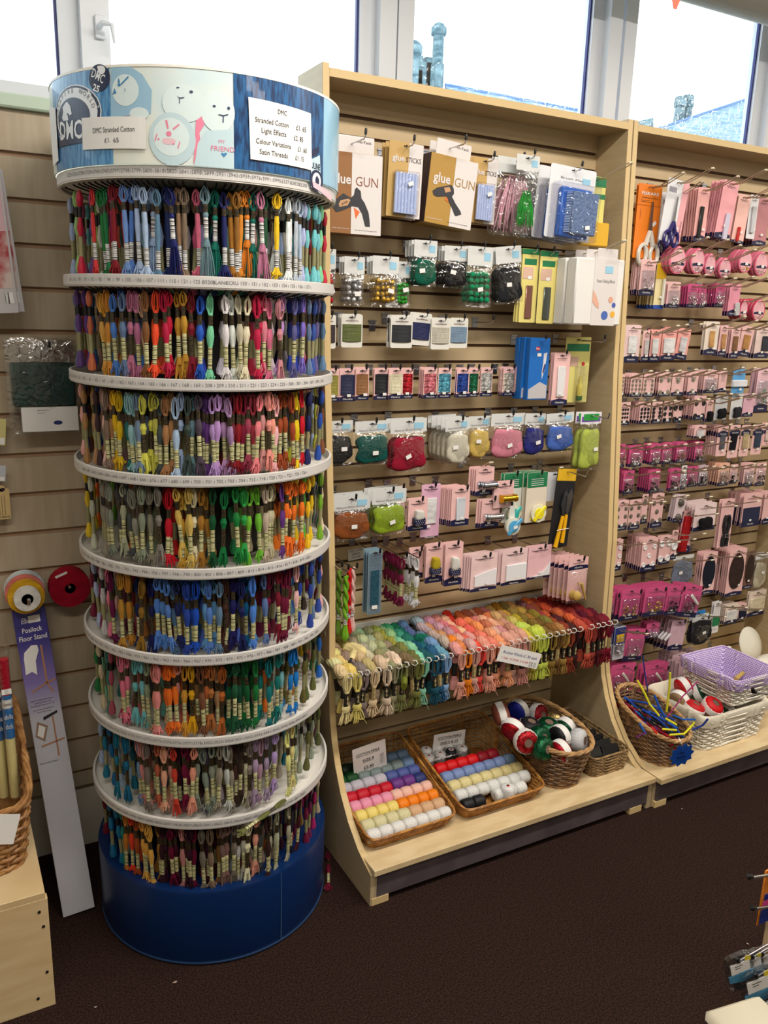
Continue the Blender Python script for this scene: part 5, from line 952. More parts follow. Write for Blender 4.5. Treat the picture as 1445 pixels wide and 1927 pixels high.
B2('plain', (1328, 752, 1341, 794), 'slim pink card with a black knob', V[6], 2, extra=lump(BKK), name='toggle_card')
B2('plain', (1345, 745, 1368, 790), 'clear packet of crumpled black cord', V[6], 1, (206, 206, 208), extra=lump(BKK), band=0, name='toggle_card', lines=0)
B2('plain', (1375, 741, 1396, 789), 'white card with two black toggles', V[6], 1, (226, 226, 226), extra=lump((44, 44, 48)), band=0, name='toggle_card', lines=0)
B2('plain', (1398, 742, 1418, 784), 'small lilac pink card by the black toggles', V[6], 3, (230, 180, 196), name='toggle_card')
# upper middle: straps and zips
for bb, c, what, n, kk in (((1306, 800, 1328, 824), (228, 226, 230), 'short pink card with a big navy oval', 4, {}), ((1349, 802, 1368, 858), (90, 92, 100), 'pink card of grey zip tape', 6, dict(sw=.24)), ((1371, 800, 1390, 861), (20, 20, 26), 'pink card of black strap with hooks', 1, dict(sr=.08)), ((1393, 800, 1410, 858), (190, 170, 130), 'pink card of beige tape', 1, {}), ((1415, 799, 1434, 855), (60, 70, 88), 'pink card of slate blue tape', 1, {}), ((1436, 796, 1452, 838), (226, 200, 190), 'pink card at the edge beside the tapes', 2, {})):
    B2('strip', bb, what, V[7], n, c2=c, band='top' if bb[3] > 830 else 1, **kk)
for i, (x0, x1, y0, y1, c, what, n) in enumerate(((1156, 1176, 836, 880, (150, 120, 90), 'magenta card with brass clips', 1), (1183, 1208, 838, 878, (200, 200, 196), 'magenta card with silver pins', 2), (1223, 1243, 836, 874, (206, 206, 200), 'magenta card with steel hooks', 4), (1246, 1263, 833, 873, (206, 206, 200), 'slim magenta card with steel hooks', 2), (1272, 1291, 832, 871, (120, 70, 50), 'magenta card with bronze rings', 3), (1307, 1322, 831, 870, (30, 30, 34), 'magenta card with black buckles', 5))):
    B2('bits', (x0, y0, x1, y1), what, V[8], n, HOT, c2=c, nb=12, name='magenta_card')
for i, (x0, x1, y0, y1, c, what, n, col) in enumerate(((1172, 1192, 886, 929, (40, 30, 40), 'magenta card with a low white sticker', 7, HOT), (1221, 1241, 884, 927, (30, 24, 30), 'magenta card with black hooks', 6, HOT), (1259, 1279, 882, 924, (30, 24, 30), 'magenta card with black bra clips', 2, HOT), (1281, 1291, 876, 921, (220, 210, 214), 'narrow white and navy card', 1, (226, 220, 224)), (1293, 1312, 878, 916, (20, 20, 24), 'magenta card with round black clips', 3, HOT), (1315, 1331, 876, 914, (20, 20, 24), 'grey pink card with a black strap', 2, (206, 180, 186)), (1351, 1371, 872, 914, (150, 110, 96), 'peach card with a grey clasp', 6, (240, 186, 160)), (1373, 1387, 874, 910, (24, 24, 28), 'pink card with a black clasp', 1, PINK), (1399, 1418, 872, 915, (214, 206, 206), 'pink card with white clips', 3, PINK), (1422, 1440, 871, 914, (18, 18, 22), 'pink card with long black clips', 1, PINK))):
    B2('bits', (x0, y0, x1, y1), what, V[9], n, col, c2=c, nb=12, name='magenta_card' if col == HOT else 'clasp_card')
SV = (214, 208, 196)
for bb, g, what, n, mid in (((1158, 942, 1181, 998), (2, 3, .0048), 'pink card of six silver buttons', 4, 0), ((1183, 940, 1205, 996), (2, 3, .005), 'pink card of six pewter buttons', 1, 0), ((1207, 930, 1218, 984), (1, 2, .007), 'narrow pink card of two silver buttons', 1, 0), ((1225, 929, 1247, 992), (2, 2, .0058), 'pink card of five domed silver buttons', 2, 1)):
    B2('buttons', bb, what, V[10], n, grid=g, c2=(120, 112, 100), name='button_card', bk='metal', mid=mid, cat='button card')
B2('buttons', (1271, 931, 1290, 983), 'pale card with two large shiny buttons', V[10], 3, (226, 206, 210), grid=(1, 2, .009), c2=(90, 84, 76), bk='dome', name='button_card', tilt=.12, cat='button card')
def redbag(root, w, h): link('red_cloth_strip', MB().box(-w*.3, w*.3, -.012, -.001, -h*.9, -h*.06, b=.003).mesh(WOOL), root, M=T(0, 0, 0, 0, .12), col=(170, 24, 30))
B2('plain', (1280, 962, 1301, 1040), 'long pack holding folded red cloth', V[10], 2, (210, 160, 160), extra=redbag, name='cloth_pack', lines=0)
B2('plain', (1306, 948, 1346, 998), 'wide pink card with black bag straps', V[10], 6, (238, 214, 214), .36, extra=lump((20, 20, 22)), name='strap_card', st=.012)
def strap(root, w, h):
    mb = MB()
    for sg in (-1, 1): mb.tube([(sg*.006, -.006, -h*.28), (sg*.012, -.006, -h*.36), (sg*.013, -.006, -h*.5), (sg*.006, -.006, -h*.64), (sg*.012, -.006, -h*.78), (sg*.010, -.006, -h*.92)], .006, 8)
    link('black_strap', mb.mesh(flat('black_leather', (34, 34, 38), .5)), root); link('buckle', MB().tube([(-.011, -.014, -h*.66), (.011, -.014, -h*.66), (.011, -.014, -h*.72), (-.011, -.014, -h*.72)], .0014, 6, close=True).mesh(CHROME), root)
B2('plain', (1354, 940, 1377, 1029), 'tall pink card with a black buckled strap', V[10], 2, extra=strap, name='strap_card', band=0)
B2('plain', (1397, 930, 1431, 990), 'pink card with a square navy patch', V[10], 9, st=.009, extra=lambda r_, w, h: quad(-w*.46, w*.46, -h*.8, -h*.34, -.001, flat('navy_patch_cloth', (28, 34, 66), .8), r_, 'navy_patch'), name='patch_card')
B2('plain', (1436, 926, 1450, 986), 'pink card beside the navy patch stack', V[10], 6, name='patch_card')
WB = (236, 236, 236)
for bb, g, what, n, mid in (((1146, 1016, 1170, 1074), (2, 3, .0048), 'pink card of six white buttons', 2, 0), ((1207, 1013, 1235, 1074), (2, 2, .0056), 'tilted pink card of five white buttons', 8, 1), ((1240, 1008, 1261, 1061), (2, 2, .0076), 'pink card of four oval white buttons', 2, 0), ((1263, 998, 1274, 1052), (1, 1, .010), 'peach card with one big white button', 1, 0)):
    B2('buttons', bb, what, V[11], n, grid=g, c2=WB, name='button_card', bk='disc', mid=mid, cat='button card')
# patches
for bb, c, what, n, col in (((1320, 1040, 1346, 1117), (26, 30, 44), 'pink card with an oval navy elbow patch', 4, PINK), ((1369, 1034, 1400, 1120), (58, 42, 38), 'pink card with an oval brown elbow patch', 8, PINK), ((1402, 1038, 1418, 1106), (62, 48, 42), 'dark brown patch card half hidden', 1, (110, 80, 70))):
    B2('patch', bb, what, V[12], n, col, c2=c, name='patch_card', bf=.09, cat='patch card', tilt=0)
B2('bag', (1264, 1046, 1303, 1102), 'clear bag of grey and denim patches', V[12], 1, (120, 130, 150), fill='wool', fh=.9, fw=.95, hf=.12, sq=0, d=.012, name='patch_bag', cat='patch bag')
B2('bag', (1418, 1044, 1442, 1106), 'clear bag of cream cord', V[12], 3, (206, 196, 170), fill='wool', hf=.14, sq=0, name='cord_bag', cat='cord bag', d=.014)
# blister row
for bb, c, what, n, tl in (((1136, 1116, 1155, 1161), (206, 206, 206), 'magenta blister partly behind the side panel', 3, 0), ((1168, 1109, 1204, 1166), (226, 206, 120), 'magenta blister of brass snaps', 5, .05), ((1212, 1105, 1252, 1158), (226, 196, 90), 'magenta blister of gold rings', 5, .05), ((1254, 1104, 1280, 1156), (60, 44, 50), 'magenta blister of dark eyelets', 6, .08), ((1284, 1102, 1320, 1160), (120, 110, 116), 'large tilted magenta blister with a punch tool', 4, .2)):
    q = B2('bits', bb, what, V[13], n, HOT, .33, .014, c2=c, nb=26, name='snap_blister', tilt=tl, hk='peg', hy=.30, dx=-.004)
link('steel_tool', MB().box(-.03, .03, -.02, -.014, -.006, .006, b=.003).mesh(OGL), q, M=T(0, 0, -.04, 0, .6), col=(214, 212, 206))
for bb, what, n, c in (((1364, 1138, 1388, 1173), 'small pink card of white tape', 5, (226, 226, 226)), ((1389, 1136, 1403, 1166), 'small card of navy tape', 3, (30, 34, 60)), ((1408, 1112, 1439, 1158), 'broad pale card of cream tape', 2, (226, 214, 184))):
    B2('strip', bb, what, V[13], n, c2=c, sw=.42, col=PINK if c[0] < 220 else (232, 214, 200))
B2('plain', (1341, 1133, 1354, 1190), 'thin green and white card', V[13], 2, (226, 224, 226), band=0, extra=lambda r_, w, h: quad(-w*.48, w*.48, -h*.7, -h*.4, -.001, MC['clover_green_print'], r_, 'green_print'), name='slim_card')
L14 = V[14]
def ye(root, w, h):
    quad(-w*.48, w*.48, -h*.45, .006, -.0004, flat('deep_blue_print', (26, 50, 120)), root, 'blue_print'); quad(-w*.3, w*.4, -h*.4, -h*.16, -.0008, MC['warm_yellow_print'], root, 'yellow_print')
B2('bits', (1155, 1180, 1175, 1240), 'blue and yellow card of nickel snaps', L14, 4, (200, 200, 210), .34, c2=(206, 206, 210), nb=20, extra=ye, name='snap_card', band=0)
for bb, what, n, tl in (((1178, 1184, 1214, 1242), 'magenta blister of silver snaps', 4, .15), ((1216, 1172, 1240, 1200), 'small magenta blister of rivets', 3, .1)): B2('bits', bb, what, L14, n, HOT, .35, .014, c2=(214, 214, 216), nb=22, name='snap_blister', tilt=tl, hk='peg', hy=.32)
B2('plain', (1262, 1168, 1290, 1222), 'mauve card with a small hook tool', L14, 8, (206, 170, 182), .35, .014, extra=bar((214, 210, 214), .06, .5, .8, .8), name='notion_card', tilt=.12, hk='peg', hy=.33, dx=-.003)
B2('bag', (1300, 1160, 1338, 1212), 'clear bag of folded black elastic', L14, 2, (34, 34, 38), .36, fill='wool', hf=.16, fw=.95, fh=1, sq=0, d=.02, name='elastic_bag', cat='elastic bag', hk='peg', hy=.34)
B2('plain', (1300, 1150, 1326, 1172), 'bright blue card above the black bag', L14, 1, (30, 130, 210), .38, band=0, name='notion_card')
L15 = V[15]
for bb, what, n, tl in (((1148, 1250, 1194, 1312), 'magenta blister holding a riveting tool', 3, .08), ((1212, 1250, 1254, 1308), 'magenta blister with a steel bar tool', 3, .02)):
    q = B2('bits', bb, what, L15, n, HOT, .34, .015, c2=(214, 214, 216), nb=26, name='snap_blister', tilt=tl, hk='peg', hy=.30, dx=-.004)
    link('steel_tool', MB().box(-.026, .026, -.02, -.014, -.005, .005, b=.003).mesh(OGL), q, M=T(-.002, 0, -.035, 0, .8), col=(206, 200, 190))
B2('plain', (1276, 1236, 1302, 1300), 'mauve card with a round measuring wheel', L15, 7, (210, 176, 184), .33, .014, extra=lambda r_, w, h: link('round_wheel', MB().lathe([(.010, 0), (.011, .004), (0, .006)], 20, 0, T(0, -.002, -h*.55, pi/2)).mesh(OGL), r_, col=(206, 204, 200)), name='notion_card', hk='peg', hy=.31, dx=-.004)
B2('plain', (1300, 1230, 1324, 1290), 'mauve card behind the gingham basket', L15, 5, (206, 176, 184), .38, .014, name='notion_card', hk='peg', hy=.36, dx=-.004)
P = at(1335, 1215, 1, .4825); hook(P.x, P.z, .40, 'no product on it', L15)
# ================================================================ wool hanks on the long white hooks
HB = random.Random(5)
def hankbulge(seed):
    r = random.Random(seed); mb = MB(); n, m = 40, 12; vs = []
    ph = r.uniform(0, 6)
    for i in range(m+1):
        v = -1+2*i/m; rr = (1-abs(v)**3.2)**.5 if abs(v) < 1 else 0
        for j in range(n):
            a = 2*pi*j/n; q = 1+.10*cos(9*a+ph+8*v); vs.append((.0155*rr*q*cos(a), .031*v, .0145*rr*q*sin(a)-.004+.004*sin(2*v+ph)))
    fs = [[i*n+j, i*n+(j+1) % n, (i+1)*n+(j+1) % n, (i+1)*n+j] for i in range(m) for j in range(n)]
    mb.add(vs, fs); mb.lathe([(.010, .007, -.008), (.012, .010, -.03), (.007, .006, -.045), (.007, .006, -.085), (.012, .008, -.1), (.011, .007, -.125)], 14, 0, None, .08)
    return mb.mesh(WOOL, True, 80)
HM = [link('wool_hank', hankbulge(i)) for i in range(4)]
for o in HM: link('paper_band', MB().lathe([(.0078, .0068, -.045), (.0078, .0068, -.083)], 12).mesh(flat('dark_hank_band', (34, 30, 26), .5)), o)
ANC = flat('gold_band_print', (150, 130, 84), .5)
FH = []
for i in range(4):
    a, b, c = skein(60+i, .093, False, (.34, .64), (.642, .65), BANDB, .0088); o = link('wool_hank', a); a.materials[0] = WOOL
    b.materials[0] = (flat('dark_hank_band', (20, 18, 18), .5), ANC)[i == 3]; link('paper_band', b, o)
    mb = MB().box(-.0005, .0005, -.0048, -.0042, -.052, -.036).box(-.0018, .0018, -.0048, -.0042, -.0415, -.040).tube([(-.002, -.0045, -.048), (0, -.0045, -.0515), (.002, -.0045, -.048)], .0003, 4)
    link('anchor_print', mb.mesh(flat('pale_gold_print', (196, 180, 130), .5)), o); FH.append(o)
WT = [(655, 1277), (673, 1275), (687, 1271), (708, 1268), (728, 1265), (747, 1262), (760, 1260), (776, 1256), (789, 1257), (802, 1252), (816, 1247), (828, 1245), (843, 1243), (870, 1236), (882, 1234), (896, 1233), (908, 1231), (921, 1227), (937, 1218), (957, 1212), (971, 1210), (983, 1207), (994, 1206), (1005, 1205), (1018, 1204), (1029, 1203), (1042, 1201), (1053, 1200), (1064, 1199), (1074, 1196), (1086, 1194), (1107, 1191), (1119, 1189), (1129, 1187), (1141, 1186), (1151, 1183)]
WC = [('cream', (236, 220, 160), 'pale lilac', (206, 192, 196)), ('butter', (226, 210, 120), 'cream', (226, 212, 176)), ('mauve taupe', (140, 120, 122), 'peach', (228, 182, 140)), ('pale peach', (226, 200, 160), 'olive', (130, 128, 60)), ('cream', (228, 206, 180), 'taupe', (150, 136, 118)), ('stone', (150, 144, 112), 'pale green', (186, 204, 160)), ('sage', (128, 130, 80), 'pale mint', (176, 206, 176)), ('moss brown', (104, 96, 60), 'khaki', (160, 150, 110)), ('olive', (120, 124, 64), 'lime', (170, 180, 80)), ('mint', (136, 200, 172), 'soft green', (140, 190, 130)), ('dark teal', (30, 84, 104), 'jade', (70, 150, 110)), ('petrol blue', (38, 82, 118), 'green', (20, 120, 80)),
      ('sky blue', (136, 172, 214), 'slate blue', (80, 110, 140)), ('salmon', (230, 164, 144), 'pale blue grey', (150, 170, 186)), ('orange', (240, 134, 30), 'lavender', (160, 140, 170)), ('dusty pink', (214, 164, 150), 'mauve', (190, 120, 160)), ('coral red', (232, 74, 66), 'rose', (214, 130, 130)), ('peach pink', (232, 164, 144), 'pale peach', (236, 180, 150)), ('salmon', (238, 156, 124), 'scarlet', (220, 60, 40)), ('apricot', (240, 166, 120), 'orange', (226, 120, 60)), ('pale pink', (226, 174, 160), 'brick', (190, 90, 60)), ('dusty rose', (214, 150, 140), 'peach', (238, 180, 140)), ('beige pink', (206, 160, 140), 'copper', (196, 110, 70)), ('acid yellow', (206, 196, 80), 'dusty rose', (200, 130, 130)),
      ('lime', (200, 212, 86), 'fawn', (180, 130, 90)), ('lime', (196, 208, 84), 'mustard', (170, 130, 40)), ('ochre brown', (140, 112, 50), 'olive brown', (120, 100, 50)), ('brown', (110, 78, 40), 'tan', (170, 120, 60)), ('gold brown', (158, 124, 62), 'moss', (110, 96, 40)), ('rust', (140, 60, 36), 'mauve brown', (120, 70, 70)), ('dark plum', (60, 26, 30), 'rust orange', (200, 90, 50)), ('salmon red', (200, 84, 66), 'orange red', (196, 80, 50)), ('brick', (150, 60, 50), 'dark red', (140, 30, 36)), ('dark maroon', (84, 20, 28), 'rust', (150, 50, 36)), ('maroon', (116, 22, 36), 'maroon', (100, 20, 30)), ('crimson', (124, 12, 40), 'dark maroon', (70, 14, 22))]
wst = 'wool rack of the first bay'
rail = link('hook_rail', MB().box(.03, .968, .474, .4815, .548, .578, b=.001).mesh(flat('white_rail', (224, 222, 216), .5))); tag(rail, 'narrow white rail carrying the wool hooks', 'across the first bay slats', 'rail')
WH = MB().tube([(0, .305, 0), (0, 0, 0), (0, -.010, .003), (.004, -.015, .010), (.001, -.012, .018), (-.004, -.004, .016)], .0016, 6).mesh(flat('white_wire', (236, 234, 228), .35)); used2 = set()
for i, (hx, hy) in enumerate(WT):
    P = at(hx, hy, 1, .175); nm, c1, nb, c2 = WC[i]
    h = link('wool_hook', WH, loc=(P.x, .17, .565)); tag(h, f'long white curled hook of {nm} wool', wst, 'hook', 'white wool hooks')
    o = FH[i % 4]
    if o.name in used2: o = dup(o)
    else: used2.add(o.name)
    o.color = (*lin(c1), 1); o.matrix_world = T(P.x, .178+HB.uniform(-.004, .004), .566, 0, HB.uniform(-.08, .08), HB.uniform(-.6, .4)) @ Matrix.Diagonal((1.6, 1.4, 1.5, 1))
    tag(o, f'{nm} wool hank with dark band at the front', wst, 'wool hank', 'wool hanks in front')
    for k in range(5):
        b = HM[HB.randrange(4)]
        if b.name in used2: b = dup(b)
        else: used2.add(b.name)
        f = k/4; f2 = min(1, max(0, f+HB.uniform(-.35, .35))); c = tuple(c1[q]*(1-f2)*.98+c2[q]*f2+HB.uniform(-10, 10) for q in range(3))
        b.color = (*lin([max(8, min(250, v)) for v in c]), 1); b.matrix_world = T(P.x+HB.uniform(-.005, .005), .215+k*.053+HB.uniform(-.006, .006), .566+HB.uniform(-.003, .006), HB.uniform(-.08, .12), HB.uniform(-.2, .2), HB.uniform(-.22, .22)) @ Matrix.Diagonal((1.05, 1, 1, 1))
        tag(b, f'{nm if k < 2 else nb} wool hank lying behind on its hook', wst, 'wool hank', f'{nm} and {nb} hanks behind')
for (x, y, Y, c, nm, rz) in ((668, 1222, .30, (228, 210, 150), 'loose pale yellow wool hank on top', .9), (741, 1240, .22, (232, 206, 180), 'loose cream wool ball on top', .2), (800, 1205, .30, (20, 110, 90), 'loose teal wool hank on top', .7), (765, 1232, .27, (110, 120, 40), 'loose olive wool hank on top', 1.0)):
    P = at(x, y, 1, Y); b = dup(HM[1]); b.color = (*lin(c), 1); b.matrix_world = T(P.x, P.y, P.z, 0, 1.35, rz, 1.15); tag(b, nm, wst, 'wool hank')
def quadcard(tl, tr, br, bl, Y, mt, name='price_sign', th=.001):
    P = [at(*p, 1, Y) for p in (tl, tr, br, bl)]; c = (P[0]+P[1]+P[2]+P[3])/4; ax = ((P[1]-P[0])+(P[2]-P[3])).normalized(); rot = atan2(-ax.z, ax.x)
    w = ((P[1]-P[0]).length+(P[2]-P[3]).length)/2; h = ((P[0]-P[3]).length+(P[1]-P[2]).length)/2
    o = link(name, MB().ext(rrect(w, h, .002, 0, h/2), 0, th).mesh(mt, False), M=T(c.x, c.y, c.z, 0, rot)); return o, w, h
o, w, h = quadcard((943, 1213), (1018, 1231), (1011, 1259), (935, 1244), .150, WHITE); BLI = flat('blue_ink', (56, 74, 140)); RDI = flat('red_ink', (206, 74, 70))
text('Anchor Wools £1.30 each', o, 0, -.0008, h*.14, .0085, BLI, 0, w*.84); text('* OR 10 FOR £10.00 *', o, -w*.06, -.0008, -h*.22, .006, RDI, 0, w*.72); link('barcode_label', MB().box(w*.28, w*.44, -.0006, -.0002, -h*.42, -h*.12).mesh(BARX, False), o)
tag(o, 'white card priced for wools in blue and red ink', 'hung on the wool hooks', 'price sign')
# ================================================================ baskets
def wicker(name, cx, cy, z0, a0, b0, a1, b1, zf, zb, mt, e=.35, dy=0, nst=44, nrow=9, r=.0022, parent=None, rim=.0042, loc=None, mt2=None, rotz=0, braid=2):
    """z0 base; zf/zb rim height at the front and back; a,b half sizes at base and rim"""
    f = lambda t: (abs(t)**e)*(1 if t >= 0 else -1)
    def S(u, v):
        t = 2*pi*u; X, Yq = f(cos(t)), f(sin(t)); zt = zf+(zb-zf)*(Yq+1)/2
        x = (a0+(a1-a0)*v)*X; y = (b0+(b1-b0)*v)*Yq+dy*v; z = (zt-z0)*v
        nrm = Vector((cos(t)*(1 if e > .6 else abs(cos(t))**.3), sin(t)*(1 if e > .6 else abs(sin(t))**.3), .05)).normalized(); return Vector((x, y, z)), nrm
    # arc-length samples round the rim
    N = 400; L = [0]; pr = S(0, .6)[0]
    for i in range(1, N+1): q = S(i/N, .6)[0]; L.append(L[-1]+(q-pr).length); pr = q
    def U(s):
        s = (s % 1)*L[-1]; lo = 0
        while lo < N-1 and L[lo+1] < s: lo += 1
        return (lo+(s-L[lo])/max(1e-9, L[lo+1]-L[lo]))/N
    us = [U(i/nst) for i in range(nst)]; um = [U((i+.5)/nst) for i in range(nst)]
    mb = MB()
    for u in us: mb.tube([S(u, v)[0] for v in (0, .25, .5, .75, 1)], r*.9, 5)
    e0 = empty(name, T(cx, cy, z0, 0, 0, rotz)); wv = MB()
    for j in range(nrow):
        v = (j+.6)/(nrow+.4); pts = []
        for i in range(nst):
            for uu, k in ((us[i], 1 if (i+j) % 2 else -1), (um[i], 0)):
                p, n = S(uu, v); pts.append(p+n*(r*1.25*k))
        wv.tube(pts, r*(1.12+.2*HB.random()), 5, close=True)
    link('woven_body', wv.mesh(mt), e0); rb = MB()
    for q in range(braid+1):
        pts = []
        for i in range(90): uu = U(i/90); p, n = S(uu, 1.0); w_ = i*.75+q*2*pi/(braid+1); pts.append(p+n*(cos(w_)*rim*.62)+Vector((0, 0, sin(w_)*rim*.62)))
        rb.tube(pts, rim*.72, 6, close=True)
    link('braided_rim', rb.mesh(WKR if mt == WKD else mt), e0); link('woven_stakes', mb.mesh(mt2 or mt), e0); fb = MB()
    for q in range(2):
        pts = []
        for i in range(80): uu = U(i/80); p, n = S(uu, 0); w_ = i*.8+q*pi; pts.append(p+n*(cos(w_)*r)+Vector((0, 0, r+sin(w_)*r*.9)))
        fb.tube(pts, r*1.1, 5, close=True)
    link('base_rim', fb.mesh(WKR if mt == WKD else mt), e0)
    n = 48; P = [S(i/n, 0)[0] for i in range(n)]; link('basket_floor', MB().add([(p.x*.98, p.y*.98, .002) for p in P]+[(p.x*.98, p.y*.98, .004) for p in P], [list(range(n))[::-1], list(range(n, 2*n))]+[[i, (i+1) % n, n+(i+1) % n, n+i] for i in range(n)]).mesh(mt2 or mt, False), e0)
    return e0, S, U
WK = mat('honey_willow', (196, 140, 70), .4, noise=(40, (150, 96, 42)), spec=.5); WKD = mat('brown_willow', (146, 108, 70), .5, noise=(40, (96, 68, 44))); WKR = mat('pale_willow', (196, 156, 104), .5, noise=(40, (160, 120, 76)))
SEA = mat('seagrass', (166, 136, 92), .6, noise=(60, (120, 92, 58))); WKW = mat('white_painted_wicker', (226, 220, 206), .5)
b1, _, _ = wicker('wicker_tray', .160, .222, .111, .128, .150, .139, .172, .150, .235, WK, .16, 0, 54, 9, .0017, rim=.003); tag(b1, 'honey willow tray of rainbow thread balls', 'deck of first bay beside the stand', 'basket')
b2, _, _ = wicker('wicker_tray', .468, .225, .111, .134, .152, .147, .174, .150, .235, WK, .16, 0, 54, 9, .0017, rim=.003); tag(b2, 'honey willow tray of white, red and blue balls', 'deck of first bay, centre', 'basket')
b3, _, _ = wicker('oval_basket', .718, .185, .111, .078, .118, .104, .166, .245, .27, WKD, .85, .012, 34, 15, .0024, rim=.0062, mt2=WKD); tag(b3, 'deep oval brown basket heaped with labelled yarn balls', 'deck of first bay', 'basket')
b4, _, _ = wicker('seagrass_basket', .885, .215, .111, .070, .14, .078, .148, .178, .185, SEA, .16, 0, 60, 12, .0016, rim=.0026); tag(b4, 'small rectangular seagrass basket of black packs', 'deck of first bay by its side panel', 'basket')
b5, _, _ = wicker('oval_basket', 1.105, .115, .111, .062, .10, .082, .135, .212, .285, WKD, .85, .01, 32, 15, .0024, rim=.0062); tag(b5, 'oval brown basket full of pipe cleaners', 'deck of the pink bay', 'basket')
b6, S6, U6 = wicker('white_wicker_basket', 1.402, .155, .111, .142, .118, .158, .132, .235, .235, WKW, .16, 0, 52, 12, .0030, rim=.004); tag(b6, 'large white wicker basket with plain cream liner', 'deck of the pink bay', 'basket')
b7, S7, U7 = wicker('white_wicker_basket', 1.492, .150, .240, .098, .104, .112, .120, .335, .335, WKW, .16, 0, 40, 10, .0028, rim=.0035); tag(b7, 'small white wicker basket with lilac gingham liner', 'resting on the larger white basket', 'basket')
def liner(parent, S, U, mt, drop, nm, inner=.9, ruff=.0035, dep=.12):
    n = 120; vs = []; lv = ((drop, 1.05), (drop*.5+.5, 1.045), (1.0, 1.045), (1.06, 1.0), (1.02, .94), (.55, .90), (dep, .88)); r = random.Random(3)
    for v, sc in lv:
        for i in range(n):
            p, nn = S(U(i/n), v); k = ruff*sin(i*.9)*(1 if v < 1 and sc > 1 else .3); vs.append((p.x*sc+nn.x*k, p.y*sc+nn.y*k, p.z))
    m = len(lv); fs = [[a*n+i, a*n+(i+1) % n, (a+1)*n+(i+1) % n, (a+1)*n+i] for a in range(m-1) for i in range(n)]+[[(m-1)*n+i for i in range(n)]]
    return link(nm, MB().add(vs, fs).mesh(mt, True, 70), parent)
liner(b6, S6, U6, mat('cream_cloth', (224, 216, 196), .85, bump=(120, .3)), .72, 'cloth_liner')
GG = bpy.data.materials.new('lilac_gingham'); GG.use_nodes = True; N = GG.node_tree.nodes; Lk = GG.node_tree.links; bs = N['Principled BSDF']; bs.inputs['Roughness'].default_value = .85
tc = N.new('ShaderNodeTexCoord'); sx = N.new('ShaderNodeSeparateXYZ'); Lk.new(tc.outputs['Object'], sx.inputs[0]); ad = N.new('ShaderNodeMath'); Lk.new(sx.outputs[0], ad.inputs[0]); Lk.new(sx.outputs[1], ad.inputs[1]); vals = []
for src in (ad.outputs[0], sx.outputs[2]):
    mm = N.new('ShaderNodeMath'); mm.operation = 'MULTIPLY'; mm.inputs[1].default_value = 2*pi/.0064; Lk.new(src, mm.inputs[0]); s_ = N.new('ShaderNodeMath'); s_.operation = 'SINE'; Lk.new(mm.outputs[0], s_.inputs[0]); g_ = N.new('ShaderNodeMath'); g_.operation = 'GREATER_THAN'; g_.inputs[1].default_value = 0; Lk.new(s_.outputs[0], g_.inputs[0]); vals.append(g_.outputs[0])
a_ = N.new('ShaderNodeMath'); Lk.new(vals[0], a_.inputs[0]); Lk.new(vals[1], a_.inputs[1]); h_ = N.new('ShaderNodeMath'); h_.operation = 'MULTIPLY'; h_.inputs[1].default_value = .5; Lk.new(a_.outputs[0], h_.inputs[0]); rp = N.new('ShaderNodeValToRGB'); rp.color_ramp.interpolation = 'CONSTANT'
rp.color_ramp.elements[0].color = (*lin((232, 224, 238)), 1); rp.color_ramp.elements[1].position = .8; rp.color_ramp.elements[1].color = (*lin((120, 88, 168)), 1); q_ = rp.color_ramp.elements.new(.3); q_.color = (*lin((184, 158, 208)), 1); Lk.new(h_.outputs[0], rp.inputs[0]); Lk.new(rp.outputs[0], bs.inputs['Base Color'])
ln7 = liner(b7, S7, U7, GG, .62, 'gingham_liner', dep=.05)
bw = MB(); 
for s in (-1, 1): bw.tube([(0, 0, 0), (s*.012, -.004, .004), (s*.018, -.005, -.001), (s*.010, -.004, -.005), (0, 0, 0)], .0018, 6); bw.tube([(0, 0, 0), (s*.004, -.003, -.014), (s*.007, -.003, -.026)], .0016, 6)
link('bow', bw.mesh(GG), b7, M=T(-.118, -.06, .075, 0, 0, -pi/2))
# balls of cotton lying in the two trays
BALL = [MB().lathe([(.006, -.0175), (.0140, -.0172), (.0172, -.0145), (.0186, -.009), (.0190, 0), (.0186, .009), (.0172, .0145), (.0140, .0172), (.006, .0175)], 28, 0, T(0, 0, 0, 0, pi/2), .03, 14).mesh(THR, True, 80)]
ENDM = flat('ball_end_label', (226, 224, 222), .5)
def ball(x, y, z, col, what, where, up=False, rz=0, cap=False, s=1, grp=None, sx=1):
    o = link('thread_ball', BALL[0], M=T(x, y, z, 0, (-pi/2 if up else 0), rz+(0 if up else R.uniform(-.06, .06)), s) @ Matrix.Diagonal((sx, 1, 1, 1)), col=col)
    if up: e = MB().lathe([(.0088, .0173), (.0088, .0179), (0, .0179)], 14, 0, T(0, 0, 0, 0, pi/2)); link('end_label', e.mesh(ENDM), o)
    if cap: link('red_black_print', MB().box(.0179, .0182, -.004, .0005, -.004, .004).mesh(flat('label_red', (190, 40, 40)), False), o); link('red_black_print', MB().box(.0179, .0182, .0005, .004, -.004, .004).mesh(BLACK, False), o)
    tag(o, what, where, 'thread ball', grp); return o
